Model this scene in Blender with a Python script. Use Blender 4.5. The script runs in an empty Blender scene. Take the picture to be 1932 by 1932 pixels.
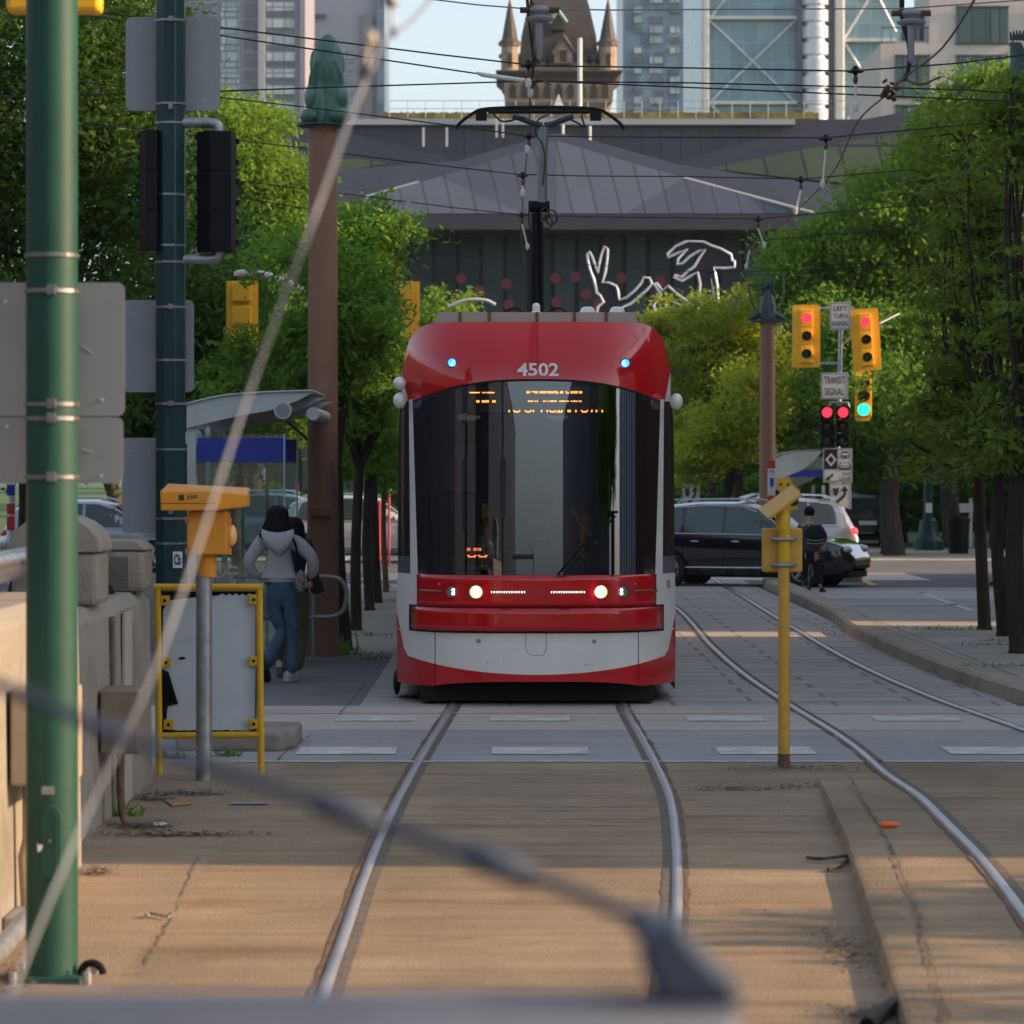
import bpy, math, random
import numpy as np
from mathutils import Vector, Matrix, noise
R = math.radians
C = bpy.context.scene.collection
scene = bpy.context.scene

# ------------------------------------------------------------------ camera, sky, sun, exposure
F, CX, HY, H = 6200.0, 966.0, 897.0, 2.05      # focal length, centre, horizon in a 1932 px frame; eye height in m
cam = bpy.data.cameras.new("camera"); camo = bpy.data.objects.new("camera", cam); C.objects.link(camo)
camo.location = (0, 0, H); camo.rotation_euler = (R(90), 0, 0)
cam.sensor_width = 36; cam.lens = F/1932*36; cam.shift_y = -(966-HY)/1932
cam.clip_start = 0.3; cam.clip_end = 4000
cam.dof.use_dof = True; cam.dof.focus_distance = 29.3; cam.dof.aperture_fstop = 5.0
scene.camera = camo
SUN_EL, SUN_AZ = 21.0, 94.0                     # azimuth from +Y towards +X
w = bpy.data.worlds.new("World"); scene.world = w; w.use_nodes = True
nt = w.node_tree; nt.nodes.clear()
sky = nt.nodes.new("ShaderNodeTexSky"); sky.sky_type = 'NISHITA'; sky.sun_disc = False
sky.sun_elevation = R(SUN_EL); sky.sun_rotation = R(SUN_AZ); sky.dust_density = 2.0; sky.air_density = 1.0; sky.ozone_density = 1.8
bg = nt.nodes.new("ShaderNodeBackground"); bg.inputs[1].default_value = 0.15
wo = nt.nodes.new("ShaderNodeOutputWorld")
hs = nt.nodes.new('ShaderNodeHueSaturation'); hs.inputs['Saturation'].default_value = .60     # thin haze greys the sky
nt.links.new(sky.outputs[0], hs.inputs['Color']); nt.links.new(hs.outputs[0], bg.inputs[0]); nt.links.new(bg.outputs[0], wo.inputs[0])
sl = bpy.data.lights.new("sun", 'SUN'); sl.energy = 4.3; sl.angle = R(0.5); sl.color = (1.0, 0.64, 0.35)
so = bpy.data.objects.new("sun", sl); C.objects.link(so)
sdir = Vector((math.sin(R(SUN_AZ))*math.cos(R(SUN_EL)), math.cos(R(SUN_AZ))*math.cos(R(SUN_EL)), math.sin(R(SUN_EL))))
so.rotation_euler = sdir.to_track_quat('Z', 'Y').to_euler(); so.location = sdir*60
scene.view_settings.view_transform = 'Standard'; scene.view_settings.look = 'None'
scene.view_settings.exposure = 0.84; scene.view_settings.gamma = 1.0
scene.render.engine = 'CYCLES'
scene.cycles.use_denoising = True
scene.cycles.max_bounces = 8; scene.cycles.transparent_max_bounces = 24; scene.cycles.sample_clamp_indirect = 6

# ------------------------------------------------------------------ helpers
def X(x, Y): return (x-CX)*Y/F
def Z(y, Y): return H-(y-HY)*Y/F
def P(x, y, Y): return Vector((X(x, Y), Y, Z(y, Y)))
def GY(y): return F*H/(y-HY)
def G(x, y, z=0.0):
    Y = F*(H-z)/(y-HY); return Vector((X(x, Y), Y, z))
def wl(o):
    v = Vector((0, 0, 0))
    while o is not None: v += o.location; o = o.parent
    return v
def tag(o, label=None, cat=None, group=None, kind=None):
    if label: o['label'] = label
    if cat: o['category'] = cat
    if group: o['group'] = group
    if kind: o['kind'] = kind
    return o
def thing(name, label, cat, loc=(0, 0, 0), group=None):
    o = bpy.data.objects.new(name, None); C.objects.link(o); o.location = loc; o.empty_display_size = .2
    return tag(o, label, cat, group)
def copy_tree(o, parent=None):
    c = o.copy(); C.objects.link(c); c.parent = parent
    if parent is not None: c.matrix_parent_inverse = o.matrix_parent_inverse.copy()
    for ch in [k for k in bpy.data.objects if k.parent is o]: copy_tree(ch, c)
    return c

class MB:
    def __init__(s): s.v = []; s.f = []
    def add(s, vs, fs):
        n = len(s.v); s.v += [tuple(p) for p in vs]; s.f += [tuple(i+n for i in q) for q in fs]; return s
    def box(s, x0, x1, y0, y1, z0, z1):
        return s.add([(x0,y0,z0),(x1,y0,z0),(x1,y1,z0),(x0,y1,z0),(x0,y0,z1),(x1,y0,z1),(x1,y1,z1),(x0,y1,z1)],
                     [(0,3,2,1),(4,5,6,7),(0,1,5,4),(1,2,6,5),(2,3,7,6),(3,0,4,7)])
    def obox(s, c, size, rot=None):
        c = Vector(c); hx, hy, hz = [d/2 for d in size]; rot = rot or Matrix.Identity(3)
        vs = [c+rot@Vector((a*hx, b*hy, d*hz)) for d in (-1, 1) for a, b in ((-1,-1),(1,-1),(1,1),(-1,1))]
        return s.add(vs, [(0,3,2,1),(4,5,6,7),(0,1,5,4),(1,2,6,5),(2,3,7,6),(3,0,4,7)])
    def tube(s, pts, r, n=8, cap=True, closed=False):
        pts = [Vector(p) for p in pts]; m = len(pts); rr = r if hasattr(r, '__len__') else [r]*m
        prev = None; vs = []
        for i, p in enumerate(pts):
            a = pts[i-1] if (i > 0 or closed) else p; b = pts[(i+1) % m] if (i < m-1 or closed) else p
            t = (b-a).normalized() if (b-a).length > 1e-9 else Vector((0, 0, 1))
            if prev is None:
                u = t.orthogonal().normalized()
            else:
                u = prev-t*prev.dot(t); u = u.normalized() if u.length > 1e-6 else t.orthogonal().normalized()
            prev = u; q = t.cross(u)
            vs += [p+(u*math.cos(2*math.pi*k/n)+q*math.sin(2*math.pi*k/n))*rr[i] for k in range(n)]
        fs = []
        for i in range(m if closed else m-1):
            j = (i+1) % m
            fs += [(i*n+k, i*n+(k+1) % n, j*n+(k+1) % n, j*n+k) for k in range(n)]
        if cap and not closed: fs += [tuple(range(n-1, -1, -1)), tuple((m-1)*n+k for k in range(n))]
        return s.add(vs, fs)
    def lathe(s, prof, c=(0, 0, 0), n=16, ax='z', sx=1, sy=1, ph=0):
        vs = []
        for r, h in prof:
            for k in range(n):
                a = 2*math.pi*k/n+ph; x, y = r*math.cos(a)*sx, r*math.sin(a)*sy
                vs.append((c[0]+x, c[1]+y, c[2]+h) if ax == 'z' else (c[0]+x, c[1]+h, c[2]+y) if ax == 'y' else (c[0]+h, c[1]+x, c[2]+y))
        m = len(prof); fs = [(i*n+k, i*n+(k+1) % n, (i+1)*n+(k+1) % n, (i+1)*n+k) for i in range(m-1) for k in range(n)]
        fs += [tuple(range(n-1, -1, -1)), tuple((m-1)*n+k for k in range(n))]
        return s.add(vs, fs)
    def prism(s, pts, y0, y1):      # outline in x,z extruded along y
        n = len(pts); vs = [(a, y0, b) for a, b in pts]+[(a, y1, b) for a, b in pts]
        return s.add(vs, [tuple(range(n)), tuple(range(2*n-1, n-1, -1))]+[(i, i+n, (i+1) % n+n, (i+1) % n) for i in range(n)])
    def prismz(s, pts, z0, z1):
        n = len(pts); vs = [(a, b, z0) for a, b in pts]+[(a, b, z1) for a, b in pts]
        return s.add(vs, [tuple(range(n-1, -1, -1)), tuple(range(n, 2*n))]+[(i, (i+1) % n, (i+1) % n+n, i+n) for i in range(n)])
    def poly(s, pts): return s.add(pts, [tuple(range(len(pts)))])
    def slab(s, pts, d):            # any planar outline given thickness vector d
        d = Vector(d); n = len(pts); vs = [Vector(p) for p in pts]; vs += [p+d for p in vs]
        return s.add(vs, [tuple(range(n)), tuple(range(2*n-1, n-1, -1))]+[(i, i+n, (i+1) % n+n, (i+1) % n) for i in range(n)])
    def grid(s, rows, closed=False):
        m, n = len(rows), len(rows[0]); k = n if closed else n-1
        return s.add([p for r in rows for p in r], [(i*n+j, i*n+(j+1) % n, (i+1)*n+(j+1) % n, (i+1)*n+j) for i in range(m-1) for j in range(k)])
    def ell(s, c, r, nu=16, nv=10):
        r = r if hasattr(r, '__len__') else (r, r, r)
        rows = []
        for i in range(nv+1):
            a = -math.pi/2+math.pi*i/nv; ca = max(math.cos(a), .01)
            rows.append([(c[0]+r[0]*ca*math.cos(2*math.pi*j/nu), c[1]+r[1]*ca*math.sin(2*math.pi*j/nu), c[2]+r[2]*math.sin(a)) for j in range(nu)])
        return s.grid(rows, True)
    def build(s, name, m, parent=None, org=None, smooth=35, bevel=0, seg=2, label=None, solid=0):
        me = bpy.data.meshes.new(name)
        o0 = wl(parent) if parent is not None else Vector(org or (0, 0, 0))
        me.from_pydata([(a-o0.x, b-o0.y, c-o0.z) for a, b, c in s.v], [], s.f); me.validate(); me.update()
        if m is not None: me.materials.append(m)
        if smooth:
            me.polygons.foreach_set('use_smooth', [True]*len(me.polygons)); me.set_sharp_from_angle(angle=R(smooth))
        o = bpy.data.objects.new(name, me); C.objects.link(o)
        if parent is not None: o.parent = parent
        else: o.location = o0
        if solid:
            md = o.modifiers.new('solid', 'SOLIDIFY'); md.thickness = solid
        if bevel:
            md = o.modifiers.new('bevel', 'BEVEL'); md.width = bevel; md.segments = seg; md.limit_method = 'ANGLE'; md.angle_limit = R(40)
        if label: o['label'] = label
        return o

def spline(pts, n=8):
    pts = [Vector(p) for p in pts]; out = []
    for i in range(len(pts)-1):
        p0 = pts[max(i-1, 0)]; p1 = pts[i]; p2 = pts[i+1]; p3 = pts[min(i+2, len(pts)-1)]
        for k in range(n):
            t = k/n
            out.append(.5*((2*p1)+(p2-p0)*t+(2*p0-5*p1+4*p2-p3)*t*t+(3*p1-p0-3*p2+p3)*t**3))
    out.append(pts[-1]); return out

def text_mb(txt, size, bold=0.0, width=None):
    cu = bpy.data.curves.new('t', 'FONT'); cu.body = txt; cu.size = 1; cu.align_x = 'CENTER'; cu.align_y = 'CENTER'
    cu.offset = bold; cu.extrude = 0.0; cu.resolution_u = 3; cu.space_line = .95
    o = bpy.data.objects.new('t', cu); C.objects.link(o)
    bpy.context.view_layer.update()
    me = bpy.data.meshes.new_from_object(o.evaluated_get(bpy.context.evaluated_depsgraph_get()))
    vs = [v.co.copy() for v in me.vertices]; fs = [tuple(p.vertices) for p in me.polygons]
    bpy.data.objects.remove(o); bpy.data.curves.remove(cu); bpy.data.meshes.remove(me)
    if not vs: return [], []
    xs = [v.x for v in vs]; ys = [v.y for v in vs]; cx, cy = (min(xs)+max(xs))/2, (min(ys)+max(ys))/2
    kh = size/(max(ys)-min(ys)); kw = (width/(max(xs)-min(xs))) if width else kh
    return [Vector(((v.x-cx)*kw, 0, (v.y-cy)*kh)) for v in vs], fs
def lettering(txt, c, h, m, parent, width=None, bold=0.0, name='lettering', rot=None):
    vs, fs = text_mb(txt, h, bold, width); rot = rot or Matrix.Identity(3)
    b = MB(); b.add([Vector(c)+rot@v for v in vs], fs)
    return b.build(name, m, parent, smooth=0)

# ------------------------------------------------------------------ materials
def M(name, col, rough=.6, metal=0., var=.18, sc=3., bump=0., bsc=40., spec=.5, coat=0., em=None, es=0., col2=None, stretch=None, det=4.):
    m = bpy.data.materials.new(name); m.use_nodes = True; n = m.node_tree.nodes; l = m.node_tree.links
    b = n['Principled BSDF']; b.inputs['Roughness'].default_value = rough; b.inputs['Metallic'].default_value = metal
    b.inputs['Specular IOR Level'].default_value = spec; b.inputs['Coat Weight'].default_value = coat; b.inputs['Coat Roughness'].default_value = .05
    tc = n.new('ShaderNodeTexCoord'); src = tc.outputs['Object']
    if stretch:
        mp = n.new('ShaderNodeMapping'); mp.inputs['Scale'].default_value = stretch; l.new(src, mp.inputs[0]); src = mp.outputs[0]
    if var > 0 or col2:
        nz = n.new('ShaderNodeTexNoise'); nz.inputs['Scale'].default_value = sc; nz.inputs['Detail'].default_value = det; nz.inputs['Roughness'].default_value = .65
        l.new(src, nz.inputs['Vector'])
        cr = n.new('ShaderNodeValToRGB'); cr.color_ramp.elements[0].position = .32; cr.color_ramp.elements[1].position = .68
        c2 = col2 or tuple(min(1, c*(1+var)) for c in col); c1 = col if col2 else tuple(c*(1-var) for c in col)
        cr.color_ramp.elements[0].color = (*c1, 1); cr.color_ramp.elements[1].color = (*c2, 1)
        l.new(nz.outputs[0], cr.inputs[0]); l.new(cr.outputs[0], b.inputs['Base Color'])
        rr = n.new('ShaderNodeMapRange'); rr.inputs[3].default_value = max(rough-.08, .0); rr.inputs[4].default_value = min(rough+.1, 1)
        if rough > .12: l.new(nz.outputs[0], rr.inputs[0]); l.new(rr.outputs[0], b.inputs['Roughness'])
    else: b.inputs['Base Color'].default_value = (*col, 1)
    if bump:
        nb = n.new('ShaderNodeTexNoise'); nb.inputs['Scale'].default_value = bsc; nb.inputs['Detail'].default_value = 5
        l.new(src, nb.inputs['Vector'])
        bp = n.new('ShaderNodeBump'); bp.inputs['Strength'].default_value = bump; bp.inputs['Distance'].default_value = .02
        l.new(nb.outputs[0], bp.inputs['Height']); l.new(bp.outputs[0], b.inputs['Normal'])
    if em: b.inputs['Emission Color'].default_value = (*em, 1); b.inputs['Emission Strength'].default_value = es
    return m
def mixc(n, l, fac, a, b, typ='MIX'):
    x = n.new('ShaderNodeMix'); x.data_type = 'RGBA'; x.blend_type = typ
    if hasattr(fac, 'links') or hasattr(fac, 'is_linked'): l.new(fac, x.inputs[0])
    else: x.inputs[0].default_value = fac
    for s, v in ((6, a), (7, b)):
        if isinstance(v, tuple): x.inputs[s].default_value = (*v, 1)
        else: l.new(v, x.inputs[s])
    return x.outputs[2]
def concrete(name, c1, c2, c3, rough=.85, tine=0., tsc=9., joint=None, jcol=(.05,.045,.04), stain=.5, spk=.25, jrow=.5):
    """weathered concrete: three noise octaves, optional tined grooves across the track, optional slab joints (brick texture)"""
    m = bpy.data.materials.new(name); m.use_nodes = True; n = m.node_tree.nodes; l = m.node_tree.links
    b = n['Principled BSDF']; b.inputs['Roughness'].default_value = rough; b.inputs['Specular IOR Level'].default_value = .3
    tc = n.new('ShaderNodeTexCoord'); src = tc.outputs['Object']
    def nz(sc, det=5, stretch=(1,1,1), dist=0):
        mp = n.new('ShaderNodeMapping'); mp.inputs['Scale'].default_value = stretch; l.new(src, mp.inputs[0])
        x = n.new('ShaderNodeTexNoise'); x.inputs['Scale'].default_value = sc; x.inputs['Detail'].default_value = det; x.inputs['Roughness'].default_value = .65
        x.inputs['Distortion'].default_value = dist
        l.new(mp.outputs[0], x.inputs['Vector']); return x.outputs[0]
    def ramp(v, p0, p1):
        r = n.new('ShaderNodeMapRange'); r.inputs[1].default_value = p0; r.inputs[2].default_value = p1; l.new(v, r.inputs[0]); return r.outputs[0]
    big = ramp(nz(.55, 6, (1, .6, 1)), .35, .65)
    col = mixc(n, l, big, c1, c2)
    st = ramp(nz(1.7, 7, (.35, 1.3, 1), .4), .52, .72)
    mul = n.new('ShaderNodeMath'); mul.operation = 'MULTIPLY'; mul.inputs[1].default_value = stain; l.new(st, mul.inputs[0])
    col = mixc(n, l, mul.outputs[0], col, c3)
    sp = ramp(nz(70, 3), .3, .7)
    mul = n.new('ShaderNodeMath'); mul.operation = 'MULTIPLY_ADD'; mul.inputs[1].default_value = spk; mul.inputs[2].default_value = 1-spk/2; l.new(sp, mul.inputs[0])
    vm = n.new('ShaderNodeVectorMath'); vm.operation = 'SCALE'; l.new(col, vm.inputs[0]); l.new(mul.outputs[0], vm.inputs['Scale']); col = vm.outputs[0]
    ht = sp
    if tine:
        t = ramp(nz(tsc, 3, (.05, 1, 1), .6), .35, .62)
        mt = n.new('ShaderNodeMath'); mt.operation = 'MULTIPLY_ADD'; mt.inputs[1].default_value = tine; mt.inputs[2].default_value = 1-tine*.6; l.new(t, mt.inputs[0])
        vm = n.new('ShaderNodeVectorMath'); vm.operation = 'SCALE'; l.new(col, vm.inputs[0]); l.new(mt.outputs[0], vm.inputs['Scale']); col = vm.outputs[0]
        ad = n.new('ShaderNodeMath'); ad.operation = 'ADD'; l.new(ht, ad.inputs[0]); l.new(t, ad.inputs[1]); ht = ad.outputs[0]
    if joint:
        br = n.new('ShaderNodeTexBrick'); br.inputs['Scale'].default_value = 1; br.inputs['Brick Width'].default_value = joint[0]; br.inputs['Row Height'].default_value = joint[1]
        br.inputs['Mortar Size'].default_value = joint[2]; br.inputs['Mortar Smooth'].default_value = .3; br.offset = joint[3] if len(joint) > 3 else 0
        br.inputs['Color1'].default_value = (1, 1, 1, 1); br.inputs['Color2'].default_value = (.86, .86, .86, 1); br.inputs['Mortar'].default_value = (.55, .53, .5, 1)
        dn = n.new('ShaderNodeTexNoise'); dn.inputs['Scale'].default_value = 6; l.new(src, dn.inputs['Vector'])
        av = n.new('ShaderNodeVectorMath'); av.operation = 'MULTIPLY_ADD'; av.inputs[1].default_value = (.02, .02, 0); l.new(dn.outputs[1], av.inputs[0]); l.new(src, av.inputs[2])
        l.new(av.outputs[0], br.inputs['Vector'])
        col = mixc(n, l, 1.0, col, br.outputs[0], 'MULTIPLY')
    l.new(col, b.inputs['Base Color'])
    bp = n.new('ShaderNodeBump'); bp.inputs['Strength'].default_value = .45; bp.inputs['Distance'].default_value = .012
    l.new(ht, bp.inputs['Height']); l.new(bp.outputs[0], b.inputs['Normal'])
    return m
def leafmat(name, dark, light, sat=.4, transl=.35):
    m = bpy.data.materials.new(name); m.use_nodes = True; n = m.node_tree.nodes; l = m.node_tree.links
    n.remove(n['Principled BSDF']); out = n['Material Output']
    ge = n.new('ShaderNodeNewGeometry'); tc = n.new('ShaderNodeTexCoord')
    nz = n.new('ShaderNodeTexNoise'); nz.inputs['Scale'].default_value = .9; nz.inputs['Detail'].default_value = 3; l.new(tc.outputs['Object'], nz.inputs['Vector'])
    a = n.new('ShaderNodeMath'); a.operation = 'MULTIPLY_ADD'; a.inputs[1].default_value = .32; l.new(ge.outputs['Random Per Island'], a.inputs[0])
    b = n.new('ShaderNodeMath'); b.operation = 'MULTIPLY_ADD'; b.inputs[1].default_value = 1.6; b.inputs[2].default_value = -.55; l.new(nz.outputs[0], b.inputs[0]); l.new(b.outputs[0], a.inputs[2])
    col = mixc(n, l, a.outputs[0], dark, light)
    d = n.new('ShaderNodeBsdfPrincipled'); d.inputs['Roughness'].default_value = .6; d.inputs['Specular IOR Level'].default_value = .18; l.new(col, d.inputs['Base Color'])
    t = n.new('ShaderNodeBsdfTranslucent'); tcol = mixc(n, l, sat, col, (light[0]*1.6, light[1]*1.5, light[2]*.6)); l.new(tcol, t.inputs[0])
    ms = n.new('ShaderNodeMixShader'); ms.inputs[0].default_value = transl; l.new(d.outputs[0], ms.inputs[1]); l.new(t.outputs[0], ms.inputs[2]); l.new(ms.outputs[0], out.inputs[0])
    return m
def glass(name, tint, rough=.02, ior=1.5, base=0.0, gcol=(1, 1, 1)):
    m = bpy.data.materials.new(name); m.use_nodes = True; n = m.node_tree.nodes; l = m.node_tree.links
    n.remove(n['Principled BSDF']); out = n['Material Output']
    t = n.new('ShaderNodeBsdfTransparent'); t.inputs[0].default_value = (*tint, 1)
    g = n.new('ShaderNodeBsdfGlossy'); g.inputs['Roughness'].default_value = rough; g.inputs[0].default_value = (*gcol, 1)
    fr = n.new('ShaderNodeFresnel'); fr.inputs[0].default_value = ior
    ad = n.new('ShaderNodeMath'); ad.operation = 'ADD'; ad.use_clamp = True; ad.inputs[1].default_value = base; l.new(fr.outputs[0], ad.inputs[0])
    ms = n.new('ShaderNodeMixShader'); l.new(ad.outputs[0], ms.inputs[0]); l.new(t.outputs[0], ms.inputs[1]); l.new(g.outputs[0], ms.inputs[2]); l.new(ms.outputs[0], out.inputs[0])
    return m

MAT = dict(
 asphalt=concrete('asphalt', (.105,.11,.12), (.15,.153,.158), (.075,.078,.085), .9, stain=.5, spk=.5),
 xwalk=concrete('crossing_asphalt', (.31,.31,.315), (.365,.365,.365), (.25,.25,.25), .85, tine=.15, tsc=5, spk=.3),
 pinkc=concrete('pink_concrete', (.47,.42,.375), (.53,.475,.42), (.35,.32,.29), .85, tine=.2, tsc=6),
 trackc=concrete('track_concrete', (.22,.175,.12), (.37,.28,.18), (.20,.115,.06), .88, tine=.24, tsc=5.5, stain=.8),
 apronc=concrete('apron_concrete', (.26,.205,.145), (.35,.27,.19), (.20,.145,.095), .9, tine=.16, tsc=4, stain=.4),
 slabc=concrete('slab_concrete', (.42,.395,.36), (.49,.46,.42), (.29,.27,.245), .85, joint=(1.45, .62, .03, .5), tine=.15, stain=.55),
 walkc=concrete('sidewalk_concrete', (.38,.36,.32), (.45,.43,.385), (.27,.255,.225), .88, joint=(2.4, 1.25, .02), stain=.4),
 kerbc=concrete('kerb_concrete', (.34,.30,.24), (.42,.375,.30), (.18,.16,.13), .9, stain=.8),
 wallc=concrete('parapet_concrete', (.24,.225,.195), (.32,.30,.265), (.14,.13,.11), .9, stain=.7),
 pillc=concrete('pillar_concrete', (.26,.235,.20), (.33,.30,.26), (.15,.135,.115), .92, stain=.8),
 paint=M('road_paint', (.38,.375,.36), .8, col2=(.70,.68,.62), sc=5, bump=.3),
 ypaint=M('yellow_road_paint', (.55,.33,.06), .8, var=.3, sc=14),
 grass=M('grass', (.05,.11,.02), .9, var=.4, sc=1.5, bump=.8, bsc=20),
 rail=M('rail_steel', (.46,.46,.49), .38, .75, var=.12, sc=6, stretch=(1,.2,1)),
 groove=M('rail_groove', (.12,.105,.085), .9, var=.35, sc=14),
 rust=M('rust', (.15,.09,.055), .9, var=.4, sc=12, bump=.3),
 dirt=M('dirt', (.11,.09,.065), .95, var=.4, sc=30, bump=.6, bsc=60),
 green_near=M('dark_green_paint', (.009,.065,.048), .55, var=.15, sc=2.2, bump=.05, bsc=15, spec=.4),
 green_pole=M('teal_green_paint', (.004,.034,.036), .4, var=.15, sc=2.5, bump=.05, bsc=15, spec=.35),
 steel=M('stainless_band', (.26,.26,.26), .38, .8, var=.2, sc=15),
 galv=M('galvanised_steel', (.34,.36,.38), .48, .75, var=.2, sc=14),
 pipe=M('chrome_pipe', (.55,.56,.57), .28, .95, var=.12, sc=8),
 alu=M('sign_back_aluminium', (.26,.28,.30), .5, .25, var=.07, sc=3, bump=.04, bsc=90),
 black=M('black_plastic', (.0035,.004,.006), .5, var=.2, sc=5, spec=.18),
 blackp=M('black_paint', (.012,.013,.018), .12, var=0, coat=.6),
 rubber=M('rubber', (.018,.018,.019), .8, var=.2),
 yellow=M('yellow_paint', (.62,.38,.012), .42, var=.1, sc=6, bump=.05),
 orange=M('orange_enclosure', (.72,.29,.018), .45, var=.08, sc=4, bump=.04),
 amber=M('signal_yellow', (.92,.50,.02), .45, var=.06, sc=6),
 ochre=M('ochre_post_paint', (.58,.34,.05), .5, var=.1, sc=10, bump=.05),
 brown=M('brown_column_paint', (.235,.125,.08), .6, var=.12, sc=2, bump=.12, bsc=30, spec=.3),
 bronze=M('green_bronze', (.055,.15,.115), .5, var=.35, sc=5, bump=.15, bsc=25),
 bronze2=M('dark_teal_bronze', (.02,.055,.06), .5, var=.35, sc=5, bump=.1),
 white=M('white_paint', (.78,.78,.76), .4, var=.05, sc=3),
 panelw=M('board_white', (.50,.56,.62), .55, var=.06, sc=3, bump=.05),
 beige=M('beige_box', (.33,.27,.20), .6, var=.12, sc=6),
 boxbr=M('brown_box', (.20,.16,.12), .6, var=.15, sc=6),
 signw=M('sign_white', (.62,.62,.60), .5, var=.05),
 signk=M('sign_black', (.012,.012,.014), .5, var=0),
 graytxt=M('sign_grey_letters', (.03,.035,.03), .5, var=0),
 redtxt=M('red_print', (.5,.03,.03), .5, var=.1),
 bark=M('bark', (.065,.05,.038), .95, var=.4, sc=9, bump=.9, bsc=18, stretch=(1,1,.25)),
 barkd=M('dark_bark', (.035,.028,.022), .95, var=.4, sc=9, bump=.9, bsc=18, stretch=(1,1,.25)),
 shglass=glass('shelter_glass', (.80,.88,.87), base=.05),
 shframe=M('shelter_frame', (.46,.52,.51), .45, .2, var=.1),
 blue=M('blue_band', (.01,.035,.32), .45, var=.1, sc=2),
 wire=M('wire_black', (.02,.02,.022), .6, .3, var=.1),
 wireg=M('wire_grey', (.28,.28,.29), .45, .6, var=.15),
 insul=M('insulator_pale', (.6,.6,.58), .4, var=.1),
 copper=M('wire_fitting', (.12,.07,.045), .5, .6, var=.3),
)
# ------------------------------------------------------------------ ground, tracks, kerbs
def sheet(name, pts, m, z=.004, kind='structure'):
    b = MB(); b.poly([(x, y, z) for x, y in pts]); o = b.build(name, m, org=(0, 0, 0), smooth=0); tag(o, kind=kind); return o
def rect(name, x0, x1, y0, y1, m, z=.004, kind='structure'): return sheet(name, [(x0,y0),(x1,y0),(x1,y1),(x0,y1)], m, z, kind)
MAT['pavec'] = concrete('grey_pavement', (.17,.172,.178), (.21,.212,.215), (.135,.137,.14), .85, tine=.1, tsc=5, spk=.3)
rect('ground', -1500, 1500, -400, 2500, MAT['asphalt'], 0)
rect('grass', -400, -6.4, 82, 800, MAT['grass']); rect('grass', 9.5, 400, 104, 800, MAT['grass'])
rect('grass', -400, -9.0, -60, 58, MAT['grass'])
rect('grass', -6.4, 9.5, 150, 400, MAT['grass'])
rect('apron', -2.9, -1.6, 8, 23.4, MAT['apronc'])
rect('track_bed', -1.6, 8.5, 8, 23.4, MAT['trackc'])
rect('crossing', -6, 9, 23.4, 26.45, MAT['xwalk'])
rect('crossing_band', -6, 9, 26.45, 29.2, MAT['pinkc'])
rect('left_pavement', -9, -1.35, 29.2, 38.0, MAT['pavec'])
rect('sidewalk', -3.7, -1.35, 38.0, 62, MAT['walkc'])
rect('track_bed', -1.35, 1.75, 29.2, 64, MAT['slabc'])
rect('track_bed', 1.75, 4.5, 29.2, 64, MAT['slabc'])
rect('side_lane', 4.8, 12, 47.1, 60, MAT['xwalk'])
rect('crosswalk', 4.8, 14, 54.4, 58.2, MAT['pinkc'], .008)
rect('far_sidewalk', 5.6, 22, 79, 92, MAT['walkc']); rect('far_sidewalk', -20, -4, 79, 84, MAT['walkc'])
rect('intersection_patch', -3, 8.2, 64.2, 69, MAT['pinkc'])
# raised kerb and platform on the right
kx = [(4.62, 60.6), (4.60, 57.4), (4.53, 47.7), (4.34, 42.4), (4.30, 37), (4.38, 32.5), (4.62, 28), (4.9, 22)]
kc = spline([(a, b, 0) for a, b in kx], 5)
b = MB(); rows = []
for p in kc:
    rows.append([(p.x, p.y, 0), (p.x+.015, p.y, .125), (p.x+.05, p.y, .15), (p.x+.34, p.y, .15), (p.x+.36, p.y, 0)])
b.grid(rows)
r = rows[0]; b.poly([r[0], r[4], r[3], r[2], r[1]])
b.lathe([(.18, 0), (.18, .12), (.15, .15), (.02, .152)], (4.80, 60.62, 0), 14)
o = b.build('kerb', MAT['kerbc']); tag(o, 'long low concrete kerb with a rounded nose beside the outer rail', 'kerb')
b = MB(); L = [p for p in kc if p.y <= 47.2]
ptsz = [(p.x+.355, p.y) for p in L]+[(13, L[-1].y), (13, L[0].y)]
b.prismz(ptsz[::-1], .0, .148); o = b.build('sidewalk', MAT['walkc'], smooth=0, org=(0, 0, 0)); tag(o, kind='structure')
# raised slab between the tracks, near right
def hf(Y):
    f = min(max((23.0-Y)/3.4, 0), 1); return .005+.070*f*f*(3-2*f)
def GH(x, y):
    g = G(x, y)
    for _ in range(5): g = G(x, y, hf(g.y))
    return g
e = [(1534, 1462), (1550, 1500), (1566, 1545), (1590, 1600), (1605, 1650), (1622, 1705), (1650, 1795), (1692, 1932), (1730, 2080)]
ev = spline([G(x, y) for x, y in e], 6)
b = MB(); rows = []
for i, p in enumerate(ev):
    h = hf(p.y)
    jx = .012*noise.noise(Vector((p.y*3, 1, 0)))
    rows.append([(p.x+jx, p.y, 0), (p.x+jx+.02, p.y, h*.85), (p.x+jx+.05, p.y, h), (p.x+.34, p.y, h+.001), (8.5, p.y, h+.002)])
b.grid(rows)
o = b.build('raised_track_bed', MAT['trackc'], org=(0, 0, 0), smooth=30); tag(o, kind='structure')
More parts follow.
